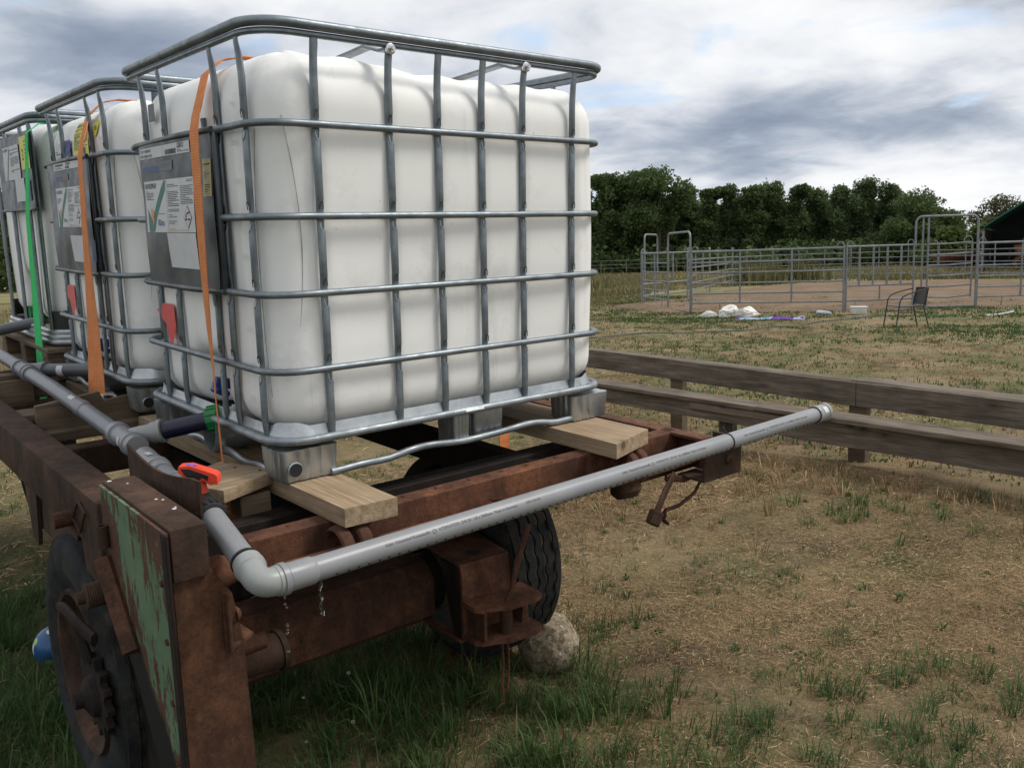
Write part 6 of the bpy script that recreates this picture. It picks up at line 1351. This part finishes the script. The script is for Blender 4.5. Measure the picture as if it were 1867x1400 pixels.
def leaf_cloud(blobs, n, size, seed, shell=0.55):
    """blobs: (x,y,z,rx,ry,rz); many small quads through the outer part of each clump, with random gaps"""
    rg = np.random.default_rng(seed); bl_ = np.array(blobs, float); wgt = bl_[:, 3] * bl_[:, 4] + bl_[:, 4] * bl_[:, 5]; wgt /= wgt.sum()
    idx = rg.choice(len(bl_), n, p=wgt); d = rg.normal(size=(n, 3)); d /= np.linalg.norm(d, axis=1)[:, None]
    rr = shell + (1 - shell) * rg.random(n) ** 0.6; lump = 1 + 0.14 * np.sin(d[:, 0] * 7 + idx) + 0.12 * np.sin(d[:, 1] * 9 + idx * 2) + 0.12 * np.sin(d[:, 2] * 8 + idx)
    P_ = bl_[idx, :3] + d * bl_[idx, 3:6] * (rr * lump)[:, None]
    u_ = rg.normal(size=(n, 3)); u_ /= np.linalg.norm(u_, axis=1)[:, None]; w_ = np.cross(u_, rg.normal(size=(n, 3))); w_ /= np.linalg.norm(w_, axis=1)[:, None]
    s_ = size * (0.55 + 0.9 * rg.random(n)); u_ *= s_[:, None]; w_ *= (s_ * 0.62)[:, None]
    vs = np.stack([P_ - u_, P_ - w_ * 0.9 + u_ * 0.1, P_ + u_, P_ + w_ * 0.9 + u_ * 0.1], 1).reshape(-1, 3)
    tone = np.clip(0.5 + 0.28 * rg.normal(size=n) + 0.10 * np.sin(idx * 1.7), 0, 1)
    return vs, np.repeat(tone, 4)
def fast_mesh(name, vs, k, mat, tone=None, attr='tone', faces=None):
    """vs: N*k vertices; faces: how each group of k is joined (default one k-gon)"""
    me = bpy.data.meshes.new(name); n = len(vs); g_ = n // k; me.vertices.add(n); me.vertices.foreach_set('co', np.asarray(vs, np.float32).ravel())
    faces = faces or [tuple(range(k))]; flat = np.array([i for f in faces for i in f]); st = np.cumsum([0] + [len(f) for f in faces])[:-1]; nl = len(flat)
    idx = (np.arange(g_)[:, None] * k + flat[None]).ravel(); ls = (np.arange(g_)[:, None] * nl + st[None]).ravel()
    me.loops.add(len(idx)); me.loops.foreach_set('vertex_index', idx.astype(np.int32)); me.polygons.add(len(ls)); me.polygons.foreach_set('loop_start', ls.astype(np.int32))
    me.update(calc_edges=True); me.materials.append(mat)
    if tone is not None: a = me.attributes.new(attr, 'FLOAT', 'POINT'); a.data.foreach_set('value', np.asarray(tone, np.float32))
    return me
def tree_proto(kind, seed, h_=9.0):
    rg = random.Random(seed); bl_ = []
    if kind == 'broad':
        for i in range(15): a = rg.random() * 6.28; q = rg.random() ** 0.6 * 2.1; z = rg.uniform(0.30, 0.86) * h_; k = 1 - 0.45 * abs(z / h_ - 0.58) * 2; bl_.append((q * math.cos(a) * k, q * math.sin(a) * k, z, rg.uniform(0.9, 1.5), rg.uniform(0.9, 1.5), rg.uniform(0.7, 1.25)))
        bl_.append((0, 0, h_ * 0.84, 1.3, 1.3, h_ * 0.13))
    elif kind == 'slim':
        for i in range(17): z = rg.uniform(0.15, 0.93) * h_; q = rg.uniform(0.3, 1.9) * (1.2 - 0.8 * z / h_); a = rg.random() * 6.28; bl_.append((q * math.cos(a), q * math.sin(a), z, rg.uniform(0.45, 0.95), rg.uniform(0.45, 0.95), rg.uniform(0.45, 0.9)))
    elif kind == 'birch':
        for i in range(17): z = rg.uniform(0.22, 0.90) * h_; q = rg.uniform(0.2, 1.7) * (1.15 - 0.75 * z / h_); a = rg.random() * 6.28; bl_.append((q * math.cos(a), q * math.sin(a), z, rg.uniform(0.45, 0.85), rg.uniform(0.45, 0.85), rg.uniform(0.9, 1.6)))
    elif kind == 'dome':
        for i in range(20): a = rg.random() * 6.28; q = rg.random() ** 0.5 * 3.2; z = h_ * (0.22 + 0.58 * rg.random()) * (1 - 0.28 * (q / 3.2) ** 2); bl_.append((q * math.cos(a), q * math.sin(a), z, rg.uniform(0.9, 1.4), rg.uniform(0.9, 1.4), rg.uniform(0.7, 1.1)))
        bl_.append((0, 0, h_ * 0.80, 1.8, 1.8, h_ * 0.17))
    else:
        for i in range(9): a = rg.random() * 6.28; q = rg.random() * 1.0; bl_.append((q * math.cos(a), q * math.sin(a), rg.uniform(0.25, 0.75) * h_, rg.uniform(0.5, 0.8), rg.uniform(0.5, 0.8), rg.uniform(0.4, 0.7) * h_ / 2.2))
    if kind in ('slim', 'birch'):
        for q in (0.16, 0.32, 0.47, 0.62, 0.76, 0.88): bl_.append((rg.uniform(-.25, .25), rg.uniform(-.25, .25), q * h_, 1.35 - 0.75 * q, 1.35 - 0.75 * q, 0.95))
    n = {'bush': 3500}.get(kind, 20000)
    sz = 0.14 if kind == 'bush' else 0.118
    vs, tone = leaf_cloud(bl_, n, sz, seed, 0.30)
    tm = MB(); lean = rg.uniform(-.3, .3)
    if kind != 'bush':
        tm.tube([(0, 0, -0.3), (lean * 0.2, 0, h_ * 0.3), (lean * 0.6, 0.1, h_ * 0.6), (lean, 0.1, h_ * 0.88)], [0.17, 0.13, 0.08, 0.02], 8)
        for b in bl_[:9]: tm.tube([(lean * b[2] / h_ * 0.8, 0, max(0.6, b[2] - 1.3)), (b[0] * 0.5, b[1] * 0.5, b[2] - 0.5), (b[0], b[1], b[2] + 0.2)], [0.06, 0.04, 0.012], 5)
    else:
        for b in bl_: tm.tube([(0, 0, -0.1), (b[0], b[1], b[2])], [0.04, 0.01], 5)
    me_t = tm.build('trunk', bark, None); mt_ = me_t.data; bpy.data.objects.remove(me_t)
    return fast_mesh('crown', vs, 4, LEAF[0], tone), mt_
PROTO = {k: [tree_proto(k, 10 * i + j, h_) for j in range(nn)] for i, (k, nn, h_) in enumerate((('broad', 3, 9.0), ('slim', 4, 9.0), ('birch', 4, 9.0), ('dome', 3, 8.0), ('bush', 2, 2.2)))}
_lm = {}
def tree(kind, v, x, y, sc, rz, label, leaf=0, sxy=None, nm='tree', cat='tree', group='trees along the far edge of the field'):
    cm, tm = PROTO[kind][v % len(PROTO[kind])]; t = thing(nm, label, cat, (x, y, 0), None, group); t.rotation_euler.z = rz; sxy = sxy or sc; t.scale = (sxy, sxy, sc)
    key = (kind, v % len(PROTO[kind]), leaf)
    if key not in _lm: c = cm.copy(); c.materials.clear(); c.materials.append(LEAF[leaf]); _lm[key] = c
    for n2, me in (('crown', _lm[key]), ('trunk' if kind != 'bush' else 'stems', tm)):
        o = bpy.data.objects.new(n2, me); COL.objects.link(o); o.parent = t
    return t
camw = Vector((-0.935, -2.038, 1.55))
def at(pxx, dist):
    """ground point in a compass direction given as picture column, used for the layout table below"""
    v = Vector((0.762, -0.647, 0)) * ((pxx - 933.5) / 1578) + Vector((0.637, 0.757, 0)) * 0.99; v = v.normalized() * dist; return camw.x + v.x, camw.y + v.y
TREES = [(1062, 76, 'birch', 0.89, 1, 'pale slim tree cut off by the right side of the white tank'), (1105, 73, 'slim', 0.95, 0, 'narrow dark tree just right of the white tank'),
 (1150, 74, 'broad', 0.99, 0, 'broad dark tree at the left end of the tree line'), (1200, 72, 'broad', 1.00, 0, 'tallest bushy tree above the small open gate'),
 (1252, 78, 'slim', 0.83, 0, 'small dark tree in the dip right of the tallest bushy tree'), (1288, 75, 'slim', 0.79, 0, 'first of the thin tall trees above the sacks'),
 (1325, 76, 'slim', 0.81, 1, 'second thin tree above the sacks, with sky showing through'), (1362, 75, 'slim', 0.80, 0, 'third thin tree, left of the middle of the line'),
 (1400, 77, 'birch', 0.81, 0, 'loose-leaved tree above the middle of the long panel'), (1440, 76, 'slim', 0.78, 0, 'dark tree above the double loops of the long panel'),
 (1478, 79, 'birch', 0.74, 1, 'greyish birch left of the highest birch'), (1520, 77, 'birch', 0.75, 1, 'grey-green birch with drooping branches'),
 (1560, 78, 'birch', 0.80, 1, 'highest grey-green birch in the right half of the line'), (1608, 78, 'birch', 0.74, 1, 'birch next to the round dark tree'),
 (1655, 74, 'dome', 0.75, 0, 'round dark tree at the right end of the line'), (1625, 80, 'broad', 0.69, 0, 'dark tree between the birch and the round tree'),
 (1800, 96, 'dome', 0.79, 2, 'far round tree above the green shelter roof'), (1850, 99, 'dome', 0.68, 2, 'far tree at the right edge above the shelter'), (1905, 97, 'dome', 0.67, 2, 'far tree beyond the shelter, outside the corner')]
for i, (c_, d_, k_, s_, lf, lb) in enumerate(TREES):
    x, y = at(c_, d_); tree(k_, i, x, y, s_ * (0.97 if k_ != 'dome' else 0.98), i * 1.3, lb, lf, sxy=s_ * 0.5 + 0.56)
BUSH = [(1715, 62, 1.15, 3, 'light green bush below the gap right of the round tree'), (1738, 84, 1.1, 2, 'dark bush in the gap under the sky, behind the arched gate'), (1778, 64, 1.25, 3, 'light green bush left of the shelter'),
        (1690, 66, 0.9, 3, 'small light bush in front of the round tree')]
for i, (c_, d_, s_, lf, lb) in enumerate(BUSH): x, y = at(c_, d_); tree('bush', i, x, y, s_, i * 2.1, lb, lf, sxy=s_ * 1.2, nm='bush', cat='bush', group='bushes along the field edge')
# the wood behind reads as one mass, with low scrub at its foot
rg = np.random.default_rng(5); VS = []; TT = []
for i in range(95):
    c_ = 950 + i * 8.2 + rg.uniform(-3, 3); d_ = rg.uniform(79, 90); x, y = at(c_, d_); hh = rg.uniform(4.6, 6.3) * (1.15 if c_ < 1260 else 0.92)
    if c_ > 1668: hh = rg.uniform(0.8, 1.3)
    bl_ = [(x + rg.uniform(-1, 1), y + rg.uniform(-1, 1), hh * q, 1.2, 1.2, 1.2) for q in (0.2, 0.45, 0.7, 0.85)]
    v_, t_ = leaf_cloud(bl_, 1500, 0.18, 100 + i, 0.1); VS.append(v_); TT.append(t_)
for i in range(120):
    c_ = 960 + i * 6.4; d_ = rg.uniform(70, 76); x, y = at(c_, d_); bl_ = [(x, y, rg.uniform(0.4, 1.2), 1.1, 1.1, 1.0)]
    if c_ > 1705: continue
    v_, t_ = leaf_cloud(bl_, 260, 0.2, 400 + i, 0.1); VS.append(v_); TT.append(t_)
for i in range(46):
    c_ = -330 + i * 28; d_ = rg.uniform(80, 92); x, y = at(c_, d_); hh = rg.uniform(5.0, 7.2)
    bl_ = [(x + rg.uniform(-1, 1), y + rg.uniform(-1, 1), hh * q, 1.9, 1.9, 1.6) for q in (0.1, 0.35, 0.6, 0.85)]
    v_, t_ = leaf_cloud(bl_, 1500, 0.22, 700 + i, 0.1); VS.append(v_); TT.append(t_)
me = fast_mesh('background_wood', np.concatenate(VS), 4, LEAF[0], np.concatenate(TT)); o = bpy.data.objects.new('background_wood', me); COL.objects.link(o); o['kind'] = 'stuff'; o['label'] = 'dark mass of the wood behind the tree line'
# left of the tanks
LT = [(0.5, 47, 'broad', 0.62, 'dark tree above the far tank at the left'), (-4.5, 43, 'slim', 0.7, 'dark tree at the far left edge'), (3.2, 52, 'broad', 0.66, 'second dark tree behind the far tank')]
for i, (x, y, k_, s_, lb) in enumerate(LT): tree(k_, i, x + 6, y - 4, s_, i, lb, 0, group='trees at the left behind the tanks')
# ------------------------------------------------------------------ grass and litter
def blade_mat(name, cols, tr=0.25):
    t = MT(name, 0.7, 0, 0.25); at_ = t.n('ShaderNodeAttribute'); at_.attribute_name = 'tone'; t.color(t.ramp(at_.outputs['Fac'], [(i / (len(cols) - 1), c) for i, c in enumerate(cols)]))
    x = t.n('ShaderNodeBsdfTranslucent'); x.inputs[0].default_value = (*cols[len(cols) // 2], 1); ms = t.n('ShaderNodeMixShader'); ms.inputs[0].default_value = tr
    o = [n for n in t.t.nodes if n.type == 'OUTPUT_MATERIAL'][0]; t.l(t.p.outputs[0], ms.inputs[1]); t.l(x.outputs[0], ms.inputs[2]); t.l(ms.outputs[0], o.inputs[0]); return t.m
GM = blade_mat('green_grass_blades', [(0.020, 0.048, 0.012), (0.048, 0.098, 0.026), (0.088, 0.140, 0.040), (0.22, 0.20, 0.085)])
DM = blade_mat('dry_straw', [(0.085, 0.053, 0.028), (0.21, 0.138, 0.068), (0.40, 0.275, 0.145), (0.64, 0.49, 0.29)], 0.1)
FM = blade_mat('field_grass', [(0.06, 0.075, 0.025), (0.13, 0.13, 0.05), (0.24, 0.20, 0.10), (0.34, 0.27, 0.15)], 0.15)
def blades(name, X, Y, H, Wd, lean, tone, mat, az=None, zoff=0.0, label=None):
    """curved two-segment blades: a quad and a tip triangle"""
    n = len(X); rg = np.random.default_rng(len(X)); a = rg.random(n) * 2 * np.pi if az is None else az
    z0 = hgt(X, Y) + zoff; d = np.stack([np.cos(a), np.sin(a), 0 * a], 1); s_ = np.stack([-np.sin(a), np.cos(a), 0 * a], 1)
    base = np.stack([X, Y, z0 - 0.004], 1); mid = base + d * (lean * 0.38 * H)[:, None] + np.array([0, 0, 1]) * (H * np.sqrt(np.clip(1 - (lean * 0.6) ** 2, 0.02, 1)) * 0.58)[:, None]
    tip = base + d * (lean * H)[:, None] + np.array([0, 0, 1]) * (H * np.sqrt(np.clip(1 - lean ** 2, 0.02, 1)))[:, None]
    w = (Wd / 2)[:, None]
    vs = np.stack([base - s_ * w, base + s_ * w, mid + s_ * w * 0.8, tip, mid - s_ * w * 0.8], 1).reshape(-1, 3)
    me = fast_mesh(name, vs, 5, mat, np.repeat(tone, 5), faces=[(0, 1, 2, 4), (4, 2, 3)]); o = bpy.data.objects.new(name, me); COL.objects.link(o); o['kind'] = 'stuff'
    if label: o['label'] = label
    return o
def mask_view(X, Y, m=0.12):
    """keep plants in a generous wedge in front of the camera"""
    dx = X + 0.935; dy = Y + 2.038; f = dx * 0.637 + dy * 0.757; s_ = dx * 0.762 - dy * 0.647
    return (f > 0.9) & (np.abs(s_) < f * 0.78 + 1.2)
def tufts(n_t, xr, yr, per, hr, rad, seed, dens=None, leanmax=0.75):
    rg = np.random.default_rng(seed); cx = rg.uniform(*xr, n_t); cy = rg.uniform(*yr, n_t)
    k = mask_view(cx, cy)
    if dens is not None: k &= rg.random(n_t) < dens(cx, cy)
    cx = cx[k]; cy = cy[k]; m_ = len(cx); hs = rg.uniform(*hr, m_); rr = rg.uniform(rad * 0.5, rad * 1.5, m_); tn = rg.uniform(0.1, 0.55, m_)
    X = np.repeat(cx, per); Y = np.repeat(cy, per); q = len(X); a = rg.random(q) * 6.283; r_ = np.repeat(rr, per) * np.sqrt(rg.random(q))
    H = np.repeat(hs, per) * rg.uniform(0.45, 1.1, q); lean = np.clip(rg.uniform(0.35, 1.0, q) * leanmax * 1.15 * (0.62 + r_ / rad * 0.45), 0.05, 0.97)
    tone = np.clip(np.repeat(tn, per) + rg.normal(size=q) * 0.13 + (rg.random(q) < 0.05) * 0.5, 0, 1)
    return X + r_ * np.cos(a), Y + r_ * np.sin(a), H, lean, tone, a + rg.normal(size=q) * 0.7
def emit(name, T, wd, mat, label=None):
    X, Y, H, lean, tone, az = T; rg = np.random.default_rng(3); return blades(name, X, Y, H, wd * rg.uniform(0.6, 1.25, len(X)), lean, tone, mat, az, label=label)
def n2(x, y, s, o): return np.sin(x * s + o) * np.sin(y * s * 1.17 + o * 2.1) + 0.5 * np.sin(x * s * 2.3 + y * s * 1.7 + o)
# shaded long grass under and in front of the trailer
def d1(x, y):
    f = 1 / (1 + np.exp((x - 1.05 + 0.35 * (y < -0.2)) / 0.16)); g_ = 1 / (1 + np.exp(-(y + 0.95) / 0.2)); return np.clip(f * g_ * (0.62 + 0.38 * n2(x, y, 6, 1)), 0, 1)
emit('grass', tufts(5200, (-1.6, 2.0), (-1.3, 2.6), 30, (0.05, 0.14), 0.06, 1, d1, 0.85), 0.0036, GM, 'long green grass in the shade of the trailer')
emit('grass', tufts(500, (-0.6, 1.3), (-1.0, 1.3), 14, (0.14, 0.26), 0.03, 21, d1, 0.95), 0.0050, GM, 'tall arching grass tufts in the shade of the trailer')
# lawn left of the trailer
def d2(x, y): return np.clip(1 / (1 + np.exp((x + 0.05 * y - 0.05) / 0.25)) * (0.75 + 0.25 * n2(x, y, 3, 2)), 0, 1)
emit('grass', tufts(6500, (-3.5, 1.0), (0.2, 7.0), 14, (0.025, 0.07), 0.05, 2, d2), 0.0045, GM, 'short green lawn left of the trailer')
emit('grass', tufts(5000, (-5, 5.5), (5.0, 13.0), 9, (0.03, 0.08), 0.08, 12, lambda x, y: 0.45 + 0.35 * n2(x, y, 1.2, 3)), 0.009, GM, 'thin lawn behind the trailer')
# scattered tufts on the dry ground
_rp = np.random.default_rng(77); _pc = np.stack([_rp.uniform(0.8, 4.6, 60), _rp.uniform(-2.4, 3.8, 60), _rp.uniform(0.08, 0.32, 60)], 1)
def d3(x, y):
    """irregular green patches plus a thin sprinkle"""
    q = np.zeros_like(x)
    for a, b, r_ in _pc: q = np.maximum(q, np.exp(-((x - a) ** 2 + ((y - b) * 1.3) ** 2) / (r_ * r_)))
    return np.clip(0.10 + 0.9 * q, 0, 1) * (x > 0.75)
emit('grass', tufts(5200, (0.7, 4.7), (-2.6, 4.0), 15, (0.016, 0.055), 0.034, 3, d3, 0.97), 0.0034, GM, 'small green tufts on the dry ground')
def d4(x, y): return np.exp(-((x - 1.55) / 0.55) ** 2 - ((y + 0.75) / 0.42) ** 2) + 0.6 * np.exp(-((x - 1.0) / 0.3) ** 2 - ((y + 0.35) / 0.3) ** 2)
emit('grass', tufts(560, (0.4, 3.0), (-1.8, 0.4), 46, (0.045, 0.11), 0.06, 4, d4, 0.97), 0.0034, GM, 'clumps of green grass at the lower edge of the picture')
def d5(x, y): return np.exp(-((x - 3.85) / 0.35) ** 2 - ((y - 0.25) / 0.45) ** 2) + 0.5 * np.exp(-((x - 4.05) / 0.25) ** 2 - ((y - 1.0) / 0.8) ** 2)
emit('weeds', tufts(170, (3.0, 4.6), (-1.0, 3.0), 26, (0.06, 0.14), 0.06, 5, d5, 0.97), 0.006, GM, 'dark weeds growing in front of the bench')
# dry bleached grass along the bench feet and right of the trailer corner
def d6(x, y): return np.exp(-((x - 4.25) / 0.28) ** 2) * (0.6 + 0.4 * n2(x, y, 3.1, 2)) + 0.5 * np.exp(-((x - 3.0) / 0.5) ** 2 - ((y - 2.4) / 1.2) ** 2) + 0.4 * np.exp(-((x - 3.7) / 0.3) ** 2 - ((y - 1.2) / 0.5) ** 2)
emit('dry_grass', tufts(3200, (2.3, 5.4), (-2.5, 6.5), 20, (0.06, 0.19), 0.05, 6, d6, 0.92), 0.0036, DM, 'bleached dry grass along the bench')
def d7(x, y): return np.clip(0.25 + 0.3 * n2(x, y, 2.4, 9), 0.02, 1) * (x > 0.9)
emit('dry_grass', tufts(900, (0.9, 4.8), (-2.4, 5.0), 6, (0.05, 0.12), 0.03, 7, d7, 0.9), 0.0016, DM, 'wispy dry stalks on the bare ground')
# cut straw lying flat
def litter(n, xr, yr, seed, ln, wd, dens, name='straw_litter', zr=(0.001, 0.012)):
    rg = np.random.default_rng(seed); x = rg.uniform(*xr, n); y = rg.uniform(*yr, n); k = mask_view(x, y) & (rg.random(n) < dens(x, y)); x = x[k]; y = y[k]; m_ = len(x)
    a = rg.random(m_) * 6.283; l_ = rg.uniform(*ln, m_) / 2; tilt = rg.normal(size=m_) * 0.22; z = hgt(x, y) + rg.uniform(*zr, m_); w_ = wd * rg.uniform(0.5, 1.3, m_) / 2; cv = rg.normal(size=m_) * 0.25
    dx = np.cos(a) * l_; dy = np.sin(a) * l_; sx = -np.sin(a) * w_; sy = np.cos(a) * w_; dz = tilt * l_; ox = -np.sin(a) * l_ * cv; oy = np.cos(a) * l_ * cv
    v = np.stack([np.stack([x - dx - sx, y - dy - sy, z - dz], 1), np.stack([x + ox - sx, y + oy - sy, z + 0.002], 1), np.stack([x + dx - sx * .3, y + dy - sy * .3, z + dz], 1), np.stack([x + dx + sx * .3, y + dy + sy * .3, z + dz + w_], 1), np.stack([x + ox + sx, y + oy + sy, z + 0.002 + w_], 1), np.stack([x - dx + sx, y - dy + sy, z - dz + w_], 1)], 1).reshape(-1, 3)
    tone = np.clip(0.22 + 0.52 * rg.random(m_) ** 1.4 + 0.12 * n2(x, y, 2.2, 5) + (rg.random(m_) < 0.04) * 0.35, 0, 1)
    me = fast_mesh(name, v, 6, DM, np.repeat(tone, 6), faces=[(0, 1, 4, 5), (1, 2, 3, 4)]); o = bpy.data.objects.new(name, me); COL.objects.link(o); o['kind'] = 'stuff'; o['label'] = 'dry straw littering the ground'; return o
dl = lambda x, y: np.clip(0.62 + 0.42 * n2(x, y, 1.7, 6), 0.08, 1) * np.clip((x - 0.35) / 0.7, 0.10, 1)
litter(420000, (0.2, 4.6), (-2.8, 3.0), 8, (0.006, 0.030), 0.0019, dl)
litter(26000, (0.4, 4.6), (-2.6, 3.2), 28, (0.03, 0.09), 0.0018, dl)
litter(60000, (-1.0, 7.5), (1.0, 9.0), 9, (0.03, 0.08), 0.005, lambda x, y: np.clip(0.5 + 0.4 * n2(x, y, 1.3, 7), 0.05, 1))
# lawn beyond the bench: green and bleached patches
emit('grass', tufts(9000, (4.9, 16), (-2.0, 16), 8, (0.03, 0.075), 0.09, 13, lambda x, y: np.clip(0.55 + 0.6 * n2(x, y, 0.8, 2.3), 0.10, 1)), 0.012, GM, 'patchy green lawn beyond the bench')
emit('dry_grass', tufts(9000, (4.9, 16), (-2.0, 16), 6, (0.02, 0.06), 0.09, 14, lambda x, y: np.clip(0.6 - 0.4 * n2(x, y, 0.8, 2.3), 0.05, 1)), 0.010, DM, 'bleached lawn beyond the bench')
emit('grass', tufts(8000, (14, 24), (3, 20), 7, (0.04, 0.09), 0.14, 15, lambda x, y: np.clip(0.45 + 0.5 * n2(x, y, 0.6, 1.3), 0.03, 1)), 0.022, GM, 'thin lawn in front of the corral')
# tall field grass and weeds behind the corral
def polar(n, c0, c1, d0, d1_, seed):
    rg = np.random.default_rng(seed); c_ = rg.uniform(c0, c1, n); d_ = d0 + (d1_ - d0) * rg.random(n) ** 0.8; f = (c_ - 933.5) / 1578
    vx = 0.762 * f + 0.6306; vy = -0.647 * f + 0.7494; l_ = np.hypot(vx, vy); return -0.935 + vx / l_ * d_, -2.038 + vy / l_ * d_, rg
x, y, rg = polar(60000, 1040, 1900, 33, 72, 16); k = (n2(x, y, 0.35, 1) > -0.5)
insd = np.hypot((x - 28.5) / 10.8, (y - 12.3) / 8.8) > 1.0; k &= insd; x = x[k]; y = y[k]; q = len(x)
blades('field_grass', x, y, rg.uniform(0.10, 0.42, q) * (0.7 + 0.4 * np.clip(n2(x, y, 0.2, 4), -0.5, 1)), rg.uniform(0.03, 0.07, q), rg.uniform(0.1, 0.6, q), np.clip(0.5 + 0.2 * rg.normal(size=q) + 0.2 * n2(x, y, 0.3, 2), 0, 1), FM, label='tall bleached field grass behind the corral')
x, y, rg = polar(22000, 1040, 1185, 24, 60, 17); q = len(x)
blades('field_grass', x, y, rg.uniform(0.03, 0.16, q) * np.clip((np.hypot(x, y) - 18) / 14, 0.5, 2), rg.uniform(0.015, 0.03, q), rg.uniform(0.1, 0.7, q), np.clip(0.35 + 0.25 * rg.normal(size=q), 0, 1), FM, label='rough grass left of the corral')
x, y, rg = polar(14000, -260, 260, 12, 40, 18); q = len(x)
blades('field_grass', x, y, rg.uniform(0.08, 0.4, q), rg.uniform(0.012, 0.025, q), rg.uniform(0.1, 0.7, q), np.clip(0.6 + 0.25 * rg.normal(size=q), 0, 1), FM, label='tall dry grass at the far left')
# tall weeds on the far bank of the pen
X = []; Y = []; rg = np.random.default_rng(19)
for cx, cy, k_ in ((34.0, 21.4, 60), (35.2, 21.9, 60), (32.6, 21.0, 40), (24.2, 24.2, 20), (26.0, 25.4, 20), (36.5, 20.6, 40)):
    X.append(rg.normal(cx, 0.5, k_ * 8)); Y.append(rg.normal(cy, 0.5, k_ * 8))
X = np.concatenate(X); Y = np.concatenate(Y); q = len(X)
blades('weeds', X, Y, rg.uniform(0.4, 1.1, q), rg.uniform(0.04, 0.09, q), rg.uniform(0.05, 0.5, q), np.clip(0.25 + 0.25 * rg.normal(size=q), 0, 1), FM, label='brown seeding weeds on the far side of the corral')

# flat broad-leaved rosettes among the grass
T_ = tufts(420, (0.2, 4.4), (-2.0, 3.4), 11, (0.025, 0.06), 0.012, 31, lambda x, y: np.clip(0.3 + 0.5 * n2(x, y, 2.7, 3), 0.05, 1), 0.97)
emit('weeds', T_, 0.011, GM, 'low broad-leaved weeds in the dry ground')
